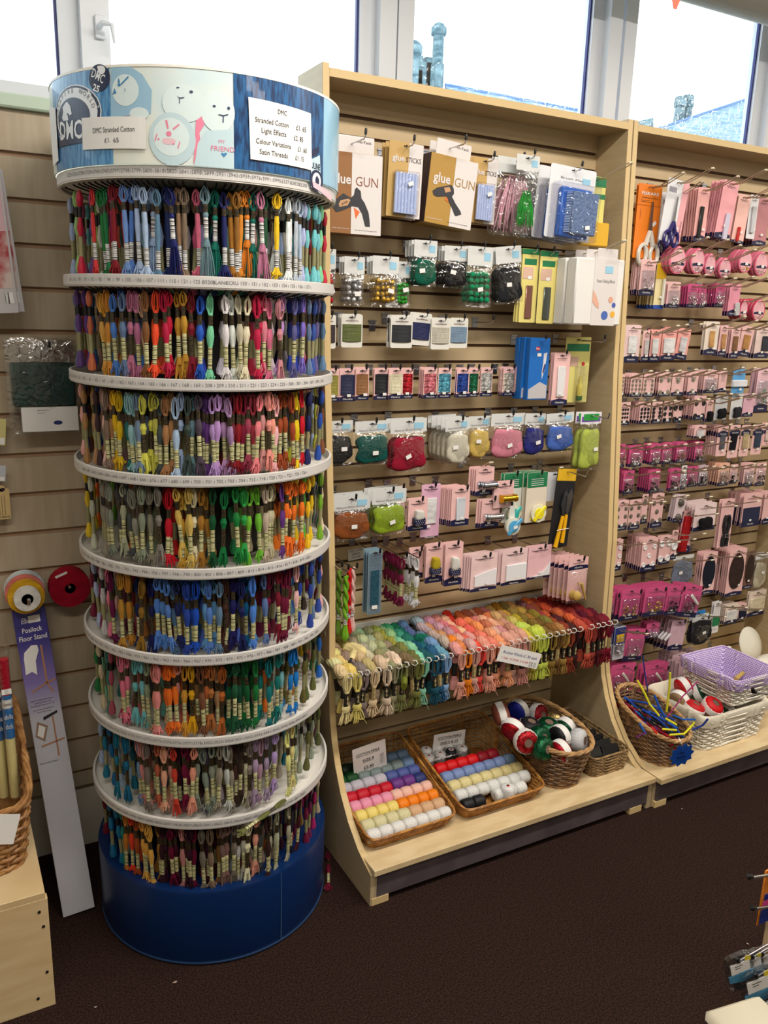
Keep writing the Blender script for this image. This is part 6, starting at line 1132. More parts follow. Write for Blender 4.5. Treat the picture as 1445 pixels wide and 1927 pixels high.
TR1 = [[('white', (232, 230, 226))]*7, [('khaki cream', (214, 206, 160))]*4+[('beige', (214, 170, 130))]*3, [('yellow', (240, 216, 120))]*4+[('orange', (244, 132, 10))]*4, [('pink', (236, 150, 178))]*4+[('pale peach', (240, 190, 172))]*4, [('red', (196, 14, 40))]*4+[('purple', (104, 50, 130))]*2+[('navy', (40, 50, 110))], [('silver lilac', (186, 182, 192))]*4+[('denim blue', (74, 86, 150))]*3, [('dark green', (16, 80, 34))]*2+[('grey green', (130, 146, 144))]*4+[('dusty blue', (106, 134, 170))], [('bottle green', (14, 40, 24))]*3+[('pale grey', (160, 170, 172))]*2+[('slate blue', (84, 104, 128))]*2]
for j, row in enumerate(TR1):
    n = len(row); p = .262/n
    for i, (nm, c) in enumerate(row):
        ball(.160-(n-1)*p/2+i*p, .083+j*.0345, .1405+j*.0075+(.003 if nm == 'purple' else 0), c, f'{nm} cotton ball', 'in the rainbow willow tray', sx=p/.0352, grp=f'{nm} balls in the rainbow tray')
TR2 = [[('black', (24, 24, 28))]*2+[None]+[('pearl white', (232, 232, 228))]*3+[None], [('white', (226, 226, 222))]*7, [('cream', (222, 208, 150))]*5+[('straw', (216, 200, 140))]*2, [('pale blue', (122, 142, 190))]*6+[('grey blue', (100, 124, 150))], [('scarlet', (214, 8, 16))]*4+[('dark red', (140, 10, 30))]*2]
for j, row in enumerate(TR2):
    n = 7; p = .0378
    for i, q in enumerate(row):
        if q: ball(.468-(n-1)*p/2+i*p, .088+j*.037+(.0 if q[0] != 'pearl white' else .004), .1415+j*.008, q[1], f'{q[0]} cotton ball', 'in the centre willow tray', sx=1.06, grp=f'{q[0]} balls in the centre tray')
ball(.468+.022, .080, .150, (230, 230, 228), 'white ball standing on end with a red label', 'in the centre willow tray', True, 0, True, 1.15)
W8 = link('ball_carton', MB().box(-.085, .085, -.036, .036, 0, .03, b=.004).mesh(clearmat('white_film', .3, (240, 240, 240), .3)), loc=(.42, .322, .145)); tag(W8, 'clear film pack enclosing small white balls', 'back of the centre willow tray', 'packet')
for i in range(8):
    a, b = i % 4, i//4; ball(.42-.062+a*.041+(.012 if b else 0), .306+b*.034, .166+b*.004, (228, 228, 226) if i != 2 else (24, 24, 28), 'white ball with red end print' if i != 2 else 'single black ball among the white', 'in the film pack', True, 0, True, .95, 'balls in the film pack')
P = at(930, 1420, 1, .30); o = link('wool_packet', cardmesh(.062, .05, .002, 1), M=T(P.x+.03, P.y+.02, P.z+.006, -.3, -.6, -.3), col=(190, 190, 196)); link('wool_filling', puffmesh(1), o, M=T(-.055, -.005, -.018, 0, .5) @ Matrix.Diagonal((.085, .03, .05, 1)), col=(214, 196, 110)); tag(o, 'packet of pale yellow wool with grey card', 'lying across the centre willow tray', 'packet')
o, w, h = quadcard((654, 1416), (716, 1395), (737, 1437), (675, 1461), .285, WHITE)
for t, z, hh, ww in (('COTTON PERLE', .24, .0075, .7), ('SIZE 8', -.0, .0075, .34), ('£3.45', -.26, .0085, .3)): text(t, o, -w*.05, -.0008, h*z, hh, INK, .01, w*ww); link('ink_underline', MB().box(-w*.05-w*ww/2, -w*.05+w*ww/2, -.0007, -.0003, h*z-.0062, h*z-.0055).mesh(INK, False), o)
link('barcode_label', MB().box(w*.3, w*.42, -.0006, -.0002, -h*.3, h*.05).mesh(BARX, False), o); tag(o, 'tilted white card for size 8 cotton', 'in the rainbow willow tray', 'price sign')
o, w, h = quadcard((813, 1385), (871, 1374), (877, 1408), (817, 1420), .33, WHITE)
for t, z, hh, ww in (('COTTON PERLE', .28, .007, .74), ('SIZE 5 & 12', .02, .007, .56), ('£3.45', -.26, .0075, .32)): text(t, o, 0, -.0008, h*z, hh, INK, .01, w*ww); link('ink_underline', MB().box(-w*ww/2, w*ww/2, -.0007, -.0003, h*z-.0058, h*z-.0051).mesh(INK, False), o)
tag(o, 'upright white card for size 5 and 12 cotton', 'in the centre willow tray', 'price sign')
# larger balls of yarn with wide paper bands
BYM = MB().lathe([(.013, -.022), (.024, -.021), (.031, -.015), (.034, -.005), (.034, .005), (.031, .015), (.024, .021), (.013, .022), (.0125, .012), (.012, -.012), (.0125, -.021)], 30, 0, None, .03, 15).mesh(THR, True, 80); BYG = BYM.copy(); BYG.materials[0] = GLIT
BYL = MB().lathe([(.0342, -.0105), (.0352, -.006), (.0354, 0), (.0352, .006), (.0342, .0105)], 30).mesh(flat('yarn_paper_band', (230, 228, 224), .5)); BYI = MB().lathe([(.0122, -.021), (.0122, .021)], 18).mesh(flat('card_tube', (112, 90, 76), .8))
def yarn(px_, py_, Y, rx, ry, rz, col, what, where, glit=False, s=1.06, band=True):
    P = at(px_, py_, 1, Y); o = link('yarn_ball', BYG if glit else BYM, M=T(P.x, P.y, P.z, rx, ry, rz, s), col=col)
    if band: q = link('paper_band', BYL, o); link('barcode_print', MB().box(-.006, .006, -.0358, -.0352, -.008, .006).mesh(BARX, False), q)
    link('card_tube', BYI, o); tag(o, what, where, 'yarn ball'); return o
HP = pi/2; wy = 'in the deep oval basket'
for a in ((942, 1343, .25, .5, 1.3, .2, (150, 84, 66), 'copper brown yarn ball', 0), (975, 1337, .29, 0, 1.5, .3, (20, 40, 150), 'bright blue yarn ball', 0), (1012, 1345, .28, 1.3, 0, .3, (170, 20, 40), 'wine red yarn ball showing its tube', 1), (1048, 1350, .27, 0, 0, 0, (214, 190, 120), 'gold yarn ball standing upright', 1), (965, 1372, .19, 0, 1.2, .5, (190, 16, 36), 'crimson yarn ball', 1), (997, 1368, .22, .2, .1, .2, (22, 22, 26), 'black yarn ball lying behind a band', 0), (1031, 1369, .20, .2, 0, 0, (10, 90, 54), 'emerald yarn ball under a white band', 1), (1066, 1370, .20, 0, 1.3, .2, (10, 92, 56), 'dark emerald glitter yarn ball', 1), (1015, 1388, .14, 1.2, .3, 0, (12, 96, 58), 'emerald glitter ball without a band', 1), (989, 1395, .13, 1.35, 0, -.25, (196, 24, 36), 'bright red ball facing forward', 1), (1021, 1408, .10, 1.3, 0, .2, (14, 100, 60), 'small green ball facing forward', 1), (1053, 1386, .13, 0, 1.55, .15, (18, 18, 22), 'black yarn ball with barcode label', 0), (1088, 1393, .11, 1.35, 0, .45, (206, 206, 208), 'silver white yarn ball facing forward', 0), (1055, 1414, .08, 0, 1.4, .1, (200, 18, 44), 'red ball tucked under the silver one', 1)):
    yarn(*a[:8], wy, a[8], band=a[7] not in ('emerald glitter ball without a band', 'silver white yarn ball facing forward', 'small green ball facing forward'))
wy = 'in the large white basket'
for a in ((1286, 1293, .22, .4, 1.2, .2, (196, 20, 30), 'red yarn ball with tilted white band', 0), (1311, 1301, .20, .9, .6, .3, (16, 74, 46), 'bottle green yarn ball', 0), (1278, 1318, .16, .3, 1.3, .5, (150, 120, 86), 'tan yarn ball', 0), (1331, 1322, .17, .5, 1.0, .3, (150, 116, 84), 'second tan ball partly hidden', 0), (1305, 1334, .11, .2, .3, 0, (196, 16, 26), 'flat red yarn ball', 0), (1340, 1330, .09, .55, .1, .1, (214, 14, 26), 'glossy scarlet ball on top', 0), (1372, 1342, .10, .3, 1.1, .3, (14, 70, 44), 'dark green ball beside the scarlet one', 0)): yarn(*a[:8], wy, a[8], s=1.05)
o = link('wooden_peg', MB().tube([(0, 0, 0), (.05, .01, .01)], [.009, .007], 10).mesh(MC['olive_wood']), loc=at(1384, 1278, 2, .27)); tag(o, 'pale wooden stick', 'in the gingham basket', 'craft stick')
# black packs in the seagrass basket
for i in range(14):
    a, b = i % 2, i//2; o = link('black_packet', MB().box(-.032, .032, -.004, .004, -.03, .03, b=.0015).mesh(mat('black_film', (22, 24, 26), .2, coat=.6)), M=T(.85+a*.068, .105+b*.034, .152, -.55+R.uniform(-.15, .15), R.uniform(-.1, .1), R.uniform(-.15, .15))); tag(o, 'glossy black packet standing on edge', 'in the seagrass basket', 'packet', 'black packets in the basket', True)
# pipe cleaners
PCM = {'t': mat('chenille', obj=True, rough=.9, bump=(500, 1)), 's': mat('sparkle_chenille', obj=True, rough=.3, metal=.7, noise=(300, (60, 60, 60)), bump=(500, 1))}
PCR = random.Random(9)
def pipe(pts, r, c, nm, k='t', same=False):
    o = link('pipe_cleaner', MB().tube(pts, r, 7).mesh(PCM[k]), col=c); tag(o, f'{nm} pipe cleaner', 'in the oval basket, pink bay', 'pipe cleaner', None if not same else f'{nm} pipe cleaners', same)
PCC = [('royal blue', (16, 70, 170), 't'), ('dark navy', (20, 24, 60), 't'), ('glittery red', (180, 14, 40), 's'), ('black', (16, 16, 18), 't'), ('bright blue', (24, 100, 190), 't'), ('dark purple', (60, 20, 80), 's')]
for i in range(66):
    nm, c, k = PCC[(2 if i % 3 == 0 else PCR.randrange(6))]; u = PCR.random(); cx = 1.062+.09*u if nm != 'glittery red' else 1.045+.04*u
    y = PCR.uniform(.03, .2); z = .2+.22*(y-.0)*.6+PCR.uniform(-.012, .012); a = PCR.uniform(-.9, .3); L = PCR.uniform(.05, .08)
    d = Vector((sin(a)*L, cos(a)*L, .25*cos(a)*L+PCR.uniform(-.005, .012))); p = Vector((cx, y, z)); mid = Vector((0, 0, PCR.uniform(0, .012)))
    P_ = [p-d, p-d*.4+mid*.7, p+mid, p+d]
    P_ = [Vector((min(max(q.x, 1.040), 1.172), min(max(q.y, -.005), .235), q.z)) for q in P_]; pipe(P_, .0032, c, nm, k, True)
def pcurve(pts, Ys, c, nm, k='t', r=.0034): pipe([at(x, y, 1, Y) for (x, y), Y in zip(pts, Ys)], r, c, nm, k)
YL = (226, 222, 40)
pcurve([(1199, 1280), (1213, 1305), (1222, 1325), (1240, 1347)], (.09, .07, .06, .04), YL, 'tall bent yellow'); pcurve([(1261, 1266), (1259, 1300), (1254, 1339)], (.05, .05, .05), YL, 'upright yellow'); pcurve([(1252, 1352), (1273, 1364)], (.03, .01), YL, 'short yellow'); pcurve([(1246, 1372), (1273, 1374)], (.02, 0), YL, 'level yellow'); pcurve([(1260, 1383), (1287, 1381), (1296, 1372), (1306, 1360)], (.0, .0, .01, .02), YL, 'curved yellow over the rim')
pcurve([(1209, 1233), (1214, 1270), (1219, 1302)], (.12, .1, .08), (50, 70, 170), 'tall glittery blue', 's', .0022); pcurve([(1313, 1282), (1285, 1310), (1255, 1350)], (.05, .04, .03), (206, 80, 150), 'glittery pink', 's', .0024); pcurve([(1266, 1346), (1285, 1354), (1308, 1354)], (.03, .02, .01), (20, 90, 180), 'reaching blue'); pcurve([(1302, 1374), (1322, 1365), (1332, 1353)], (.0, -.01, -.02), (24, 50, 140), 'navy tip reaching past the rim'); pcurve([(1231, 1308), (1240, 1330), (1256, 1358)], (.08, .06, .04), (16, 80, 176), 'long arching blue', r=.004)
pcurve([(1203, 1361), (1215, 1381)], (.02, .0), (24, 90, 180), 'short blue'); pcurve([(1226, 1368), (1236, 1381)], (.01, -.005), (214, 40, 30), 'short red'); pcurve([(1197, 1388), (1215, 1378)], (-.035, -.02), (150, 40, 160), 'glittery purple over the rim', 's', .0024)
# blue star price tag
P = at(1283, 1421, 1, -.052); st = []
for k in range(20): a = k*pi/10+.1; q = .043 if k % 2 == 0 else .033; st.append((q*cos(a)*1.05, q*sin(a)))
o = link('star_price_tag', MB().ext(st, 0, .0012).mesh(flat('blue_star_card', (8, 70, 160), .5), False), M=T(P.x, P.y, P.z, .12, -.06, -.2)); text('10p', o, -.006, -.0008, .010, .010, flat('dark_blue_ink', (8, 14, 44)), .01, .021); text('each', o, -.002, -.0008, -.006, .010, MC['dark_blue_ink'], .01, .032); link('ink_underline', MB().box(-.013, .015, -.0008, -.0004, -.0165, -.0155).mesh(MC['dark_blue_ink'], False), o); link('tie_wire', MB().tube([(0, 0, .027), (0, .01, .036), (.002, .03, .045)], .0006, 4).mesh(STEEL), o)
tag(o, 'blue star-shaped tag reading 10p each', 'hanging on the pipe cleaner basket', 'price tag')
# white felt shapes at the end
FELT = mat('white_hat_felt', (226, 222, 206), .85, bump=(200, .2)); P = at(1412, 1212, 1, .36)
o = link('white_disc', MB().lathe([(.066, -.004), (.069, 0), (.066, .004), (.03, .014), (0, .018)], 40, 0, T(0, 0, 0, 1.15, .2)).mesh(FELT), loc=P); tag(o, 'round cream white dish shape', 'behind the gingham basket', 'felt shape')
P = at(1436, 1262, 1, .22); o = link('white_cone_hat', MB().lathe([(.078, -.05), (.070, -.03), (.05, .02), (.028, .07), (.006, .115), (.0, .118)], 36, 0, T(.012, 0, 0, .2, -1.0)).mesh(FELT), loc=P); tag(o, 'large cream white cone lying on its side', 'over the gingham basket', 'felt shape')
o = link('white_foam_egg', MB().lathe([(0, -.014), (.010, -.008), (.012, 0), (.008, .011), (0, .015)], 18).mesh(FELT), loc=at(1371, 1222, 1, .33)); tag(o, 'small white foam egg', 'behind the gingham basket', 'foam egg')
# ================================================================ wall left of the stand
WB_ = .556; wl = 'wall behind the round stand'
def wrect(bb, Y): return rect(*bb, Y)
x, z, w, h = rect(14, 636, 146, 814, .50); M = T(x, .50, z-.02)
root = link('cloth_packet', pouch(w, h+.004, .02, .03, 4), M=M)
link('dark_green_cloth', MB().box(-w*.44, w*.46, -.006, .010, .02-h*.72, .02-h*.26, b=.004).mesh(mat('dark_green_velvet', (10, 44, 42), .5, noise=(30, (16, 60, 56)))), root)
wc_ = link('white_insert', MB().box(-w*.34, w*.47, -.0125, -.0105, .02-h*.98, .02-h*.72).mesh(WHITE, False), root); link('oval_logo', MB().lathe([(.010, .005, 0), (.010, .005, .0004), (0, 0, .0004)], 20, 0, T(w*.17, -.0126, .02-h*.89, pi/2)).mesh(flat('oval_logo_blue', (30, 50, 110)), False), wc_)
for i in range(2): link('text_rule', MB().box(-w*.12, w*(.05-.06*i), -.013, -.0126, .02-h*(.755+.03*i), .021-h*(.755+.03*i)).mesh(GREYINK, False), wc_)
link('header_flap', MB().box(-w*.5, w*.5, .0, .001, .02-h*.25, .02-h*.02).mesh(clearmat('clear_flap', .25), False), root)
tag(root, 'clear packet of folded dark green cloth', wl, 'cloth packet'); stack(root, 2, .022, what='clear packet of green cloth', where=wl, cat='cloth packet'); hook(at(90, 655, 1, .49).x, at(90, 660, 1, .49).z, .475, 'the green cloth packet', wl, back=.556)
x, z, w, h = rect(-70, 318, 10, 590, .47); root = link('pattern_book', MB().box(-w/2, w/2, 0, .012, .0-h, 0, b=.001).mesh(flat('book_cover', (200, 196, 200), .35, coat=.3), False), M=T(x, .47, z, 0, -.06))
link('red_cover_photo', MB().box(-w*.4, w*.44, -.0006, -.0002, -h*.82, -h*.42).mesh(mat('cover_photo', (176, 60, 66), .4, noise=(20, (214, 196, 190)))), root); link('barcode_label', MB().box(w*.2, w*.42, -.0008, -.0003, -h*.93, -h*.85).mesh(BARX, False), root); link('pink_photo', MB().box(-w*.4, w*.44, -.0006, -.0002, -h*.42, -h*.06).mesh(flat('pink_cover', (214, 176, 186), .4)), root); tag(root, 'glossy booklet cut off at the photo edge', 'hanging on the wall slats', 'booklet'); stack(root, 2, .014, what='glossy booklet', where='hanging on the wall slats', cat='booklet', dx=.006)
for bb, Y, nm, c, what in (((-40, 788, 14, 838), .52, 'yellow_packet', (206, 196, 130), 'pale yellow packet cut off at the edge'), ((-40, 876, 13, 906), .52, 'small_tag', (190, 192, 200), 'small grey white tag cut off at the edge')):
    x, z, w, h = rect(*bb, Y); o = link(nm, MB().box(-w/2, w/2, 0, .006, -h, 0, b=.001).mesh(OC, False), M=T(x, Y, z, 0, .1), col=c); link('white_label', MB().box(-w*.1, w*.46, -.0006, -.0001, -h*.95, -h*.7).mesh(WHITE, False), o); tag(o, what, 'wall slats', 'packet')
x, z, w, h = rect(-44, 914, 19, 979, .53); o = link('wooden_plaque', MB().ext(rrect(w, h*.9, .004, 0, -h*.1)+[], 0, .004).ext([(w*.5-.016+.008*cos(t*.7), -h*.1+.008*sin(t*.7)) for t in range(9)], 0, .004).mesh(mat('laser_ply', (206, 178, 124), .6)), M=T(x, .53, z))
mb = MB()
for i in range(4):
    for j in range(14): mb.lathe([(.0010, 0), (.0010, .0004), (0, .0004)], 6, 0, T(w*.5-.012-.006*i, -.0002, -h*.32-.0035*j+.0, pi/2))
link('punched_holes', mb.mesh(SLOT, False), o); link('punched_hole', MB().lathe([(.0038, 0), (.0038, .0004), (0, .0004)], 14, 0, T(w*.5-.014, -.0002, -h*.12, pi/2)).mesh(SLOT, False), o); text('Embroidery', o, w*.12, -.0006, -h*.92, .0052, INK, 0, w*.7); tag(o, 'small plywood plaque with punched holes', 'wall slats above the ribbon reels', 'plaque')
# reels
def reel(x, y, Y, r, th, col, what, hub=.016, mt=WOOL, rot=0):
    P = at(x, y, 1, Y); o = link('ribbon_reel', MB().lathe([(hub, -th/2), (r, -th/2), (r*1.01, 0), (r, th/2), (hub, th/2)], 48, 0, T(0, 0, 0, pi/2), .006).mesh(mt, True, 50), loc=P, col=col)
    link('reel_hub', MB().lathe([(hub*.72, -th/2-.002), (hub, -th/2-.002), (hub, th/2), (hub*.72, th/2)], 28, 0, T(0, 0, 0, pi/2)).mesh(BLACK), o); tag(o, what, wl, 'ribbon reel', 'ribbon reels'); return o
k_ = (at(130+38, 1103, 1, .52)-at(130, 1103, 1, .52)).length
q = reel(130, 1103, .525, k_, .04, (160, 12, 40), 'deep red felt ribbon reel', .013); link('price_tape', MB().box(-.02, .01, -.0212, -.0205, .040, .046).mesh(WHITE, False), q, M=T(0, 0, 0, 0, -.35)); link('core_plug', MB().lathe([(.012, 0), (.011, .004), (0, .004)], 24, 0, T(0, -.012, 0, pi/2)).mesh(flat('dark_core', (20, 26, 40), .3)), q)
for i, (x, y, rp_, Y, th, c, what) in enumerate(((46, 1108, 38, .535, .018, (226, 230, 234), 'white outer ribbon reel at the back'), (47, 1110, 36.5, .516, .016, (206, 226, 232), 'pale blue ribbon reel'), (47, 1115, 37, .497, .018, (228, 130, 120), 'pink rickrack reel'), (49, 1122, 34.5, .476, .02, (222, 170, 40), 'mustard yellow rickrack reel'), (51, 1126, 25, .454, .018, (230, 228, 222), 'small white reel at the front'))):
    k = (at(x+rp_, y, 1, Y)-at(x, y, 1, Y)).length; reel(x, y, Y, k, th, c, what, .0135)
P = at(51, 1126, 1, .48); o = link('reel_rod', MB().tube([(0, .075, 0), (0, -.04, 0), (0, -.045, .012)], .004, 8).mesh(CHROME), loc=P); tag(o, 'chrome rod holding the stacked reels', wl, 'hook'); P = at(130, 1103, 1, .5); o = link('reel_rod', MB().tube([(0, .055, 0), (0, -.01, 0)], .004, 8).mesh(CHROME), loc=P); tag(o, 'chrome rod holding the red reel', wl, 'hook')
# floor stand carton
A0 = Vector((-.706, .30, .004)); U_ = Vector((-.047, .205, .745)).normalized(); X_ = Vector((1, -.02, .06)); X_ = (X_-U_*X_.dot(U_)).normalized(); Y_ = U_.cross(X_)
Hh = .775; Ww = .0755; Mb = Matrix((X_, Y_, U_)).transposed().to_4x4(); Mb.translation = A0
PURP = bpy.data.materials.new('carton_print'); PURP.use_nodes = True; N = PURP.node_tree.nodes; L_ = PURP.node_tree.links; tc = N.new('ShaderNodeTexCoord'); sp = N.new('ShaderNodeSeparateXYZ'); rp = N.new('ShaderNodeValToRGB'); L_.new(tc.outputs['Object'], sp.inputs[0]); L_.new(sp.outputs[2], rp.inputs[0]); L_.new(rp.outputs[0], N['Principled BSDF'].inputs['Base Color']); N['Principled BSDF'].inputs['Roughness'].default_value = .35
rp.color_ramp.elements[0].position = .50; rp.color_ramp.elements[0].color = (*lin((196, 196, 206)), 1); rp.color_ramp.elements[1].position = .70; rp.color_ramp.elements[1].color = (*lin((52, 44, 130)), 1); q_ = rp.color_ramp.elements.new(.59); q_.color = (*lin((128, 112, 176)), 1)
o = link('floor_stand_carton', MB().box(0, Ww, 0, .035, 0, Hh, b=.001).mesh(PURP, False), M=Mb); link('lid_flap', MB().box(.001, Ww-.001, .001, .034, Hh, Hh+.002).mesh(flat('dark_flap', (40, 36, 60)), False), o)
text('Elbesee', o, Ww*.44, -.0009, Hh-.028, .0135, WHITE, 0, .036, .4); text('Posilock', o, Ww*.5, -.0009, Hh-.052, .0125, WHITE, .01, .046); text('Floor Stand', o, Ww*.5, -.0009, Hh-.072, .0125, WHITE, .01, .064); WDP = flat('printed_wood', (176, 124, 92), .5)
mb = MB().box(Ww*.66, Ww*.72, -.001, -.0004, Hh-.190, Hh-.094).ext([(Ww*.18, Hh-.208), (Ww*.68, Hh-.192), (Ww*.96, Hh-.186), (Ww*.96, Hh-.182), (Ww*.68, Hh-.187), (Ww*.18, Hh-.204)], -.001, -.0004).ext([(Ww*.62, Hh-.186), (Ww*.68, Hh-.186), (Ww*.86, Hh-.214), (Ww*.82, Hh-.216)], -.001, -.0004); link('printed_stand', mb.mesh(WDP, False), o)
link('printed_cloth', MB().ext([(Ww*.12, Hh-.12), (Ww*.16, Hh-.105), (Ww*.4, Hh-.09), (Ww*.58, Hh-.092), (Ww*.6, Hh-.105), (Ww*.46, Hh-.13), (Ww*.44, Hh-.165), (Ww*.3, Hh-.155), (Ww*.1, Hh-.16)], -.001, -.0004).mesh(WHITE, False), o)
mb = MB().box(Ww*.66, Ww*.71, -.001, -.0004, Hh-.375, Hh-.275).ext([(Ww*.2, Hh-.345), (Ww*.94, Hh-.337), (Ww*.94, Hh-.333), (Ww*.2, Hh-.341)], -.001, -.0004); link('printed_stand', mb.mesh(WDP, False), o); link('printed_arm', MB().ext([(Ww*.4, Hh-.28), (Ww*.85, Hh-.268), (Ww*.85, Hh-.262), (Ww*.4, Hh-.272)], -.0012, -.0006).mesh(INK, False), o)
link('printed_frame', MB().ext([(Ww*.0+.006, Hh-.315), (Ww*.2, Hh-.28), (Ww*.5, Hh-.295), (Ww*.34, Hh-.332)], -.0012, -.0006).mesh(flat('printed_frame_wood', (150, 120, 100)), False), o); link('printed_canvas', MB().ext([(Ww*.14, Hh-.313), (Ww*.24, Hh-.288), (Ww*.42, Hh-.298), (Ww*.3, Hh-.324)], -.0016, -.0010).mesh(WHITE, False), o)
for i, t in enumerate(('Ideal for Embroidery Hoops,', 'Quilting Hoops and', 'Rotating Frames up to 24"', 'Leaves Your Hands Free to', 'Work Your Canvas')): text(t, o, Ww*.46, -.0009, Hh-.228-i*.0065-(.004 if i > 2 else 0), .0036, INK, 0, Ww*(.7, .5, .72, .62, .42)[i])
text('Made in United Kingdom', o, Ww*.36, -.0009, Hh-.385, .0036, INK, 0, Ww*.56); sticker(o, Ww*.62, Hh-.026, -.001, .022); tag(o, 'tall narrow purple and white floor stand carton', 'leaning on the wall beside the stand', 'carton')
# bench, its basket and rolls
e = empty('display_bench', loc=(-.758, .037, 0)); BW = mat('birch_ply', (214, 190, 148), .45, noise=(5, (204, 176, 130), (1, 1, 6)))
link('front_panel', MB().box(-.6, 0, 0, .018, .0, .272, b=.001).mesh(BW, False), e); link('bench_top', MB().box(-.6, -.004, .0, .50, .272, .287, b=.001).mesh(BW, False), e); link('side_panel', MB().box(-.022, -.004, .018, .5, 0, .272).mesh(BW, False), e)
for x, z in ((-.018, .243), (-.012, .205), (-.012, .09), (-.034, .03)): link('screw', MB().lathe([(.0035, 0), (.0032, .0012), (0, .0014)], 12, 0, T(x, 0, z, pi/2)).mesh(flat('dark_screw', (50, 48, 52), .4, metal=.6)), e)
tag(e, 'pale plywood bench with small dark screws', 'standing left of the floor stand carton', 'bench')
b8, _, _ = wicker('wicker_basket', -.945, .305, .288, .160, .17, .180, .19, .445, .56, mat('tan_willow', (178, 130, 78), .5, noise=(40, (140, 96, 52))), .3, 0, 46, 12, .0036, rim=.0065); tag(b8, 'tan wicker basket with a raised back', 'on the plywood bench', 'basket')
o, w, h = quadcard((-30, 1533), (35, 1533), (29, 1588), (-30, 1590), .095, WHITE, 'blank_card'); tag(o, 'blank white card fixed to a tan basket', 'front of the bench basket', 'card')
for (x0, x1, y0, y1, Y, rd, what) in ((8, 27, 1238, 1500, .26, 1, 'tall cellophane roll with red and blue wrapper'), (-14, 8, 1246, 1500, .28, 1, 'neighbouring red and blue roll cut off by the edge'), (24, 37, 1420, 1500, .30, 0, 'short cream roll in cellophane')):
    x, z, w, h = rect(x0, y0, x1, y1, Y); root = link('fabric_roll', MB().lathe([(w*.46, -h), (w*.5, -h*.6), (w*.48, -h*.55 if rd else 0), (0, -h*.55 if rd else 0)], 20).mesh(flat('cream_roll', (232, 218, 150), .5)), M=T(x, Y, z, 0, .0))
    if rd:
        link('red_sleeve', MB().lathe([(w*.48, -h*.25), (w*.5, 0), (0, .002)], 20).mesh(flat('red_sleeve_paper', (176, 12, 44), .35)), root); link('blue_wrapper', MB().lathe([(w*.51, -h*.56), (w*.51, -h*.25)], 20).mesh(flat('blue_wrapper', (50, 116, 180), .4)), root); link('white_wrapper_band', MB().lathe([(w*.52, -h*.34), (w*.52, -h*.28)], 20).mesh(WHITE), root); text('Essentials', root, 0, -w*.53, -h*.31, .007, INK, 0, w*.8); text('dolls', root, 0, -w*.53, -h*.40, .012, WHITE, 0, w*.8); text('cloth', root, 0, -w*.53, -h*.47, .012, WHITE, 0, w*.7); sticker(root, 0, -h*.22, -w*.52, .016)
    link('cellophane', MB().lathe([(w*.55, -h), (w*.58, -h*.5), (w*.56, .0), (w*.7, .03)], 20).mesh(BAG), root); tag(root, what, 'in the tan bench basket', 'fabric roll')
# ================================================================ corner display at the lower right
CREAM = flat('cream_board', (196, 188, 166), .6); A_, B_ = at(1330, 1892, 2, .45), at(1392, 1873, 2, .45); D_ = (B_-A_).normalized(); rz = atan2(D_.y, D_.x)
e = empty('cream_pedestal', Matrix.Translation((A_.x, A_.y, 0)) @ Matrix.Rotation(rz, 4, 'Z')); link('padded_top', MB().box(-.012, .105, -.22, 0, .425, .45, b=.012).mesh(CREAM, True, 60), e); link('body', MB().box(.01, .09, -.2, -.015, 0, .426, b=.002).mesh(CREAM), e)
tag(e, 'cream pedestal with a rounded corner top', 'in the near corner of the floor', 'pedestal')
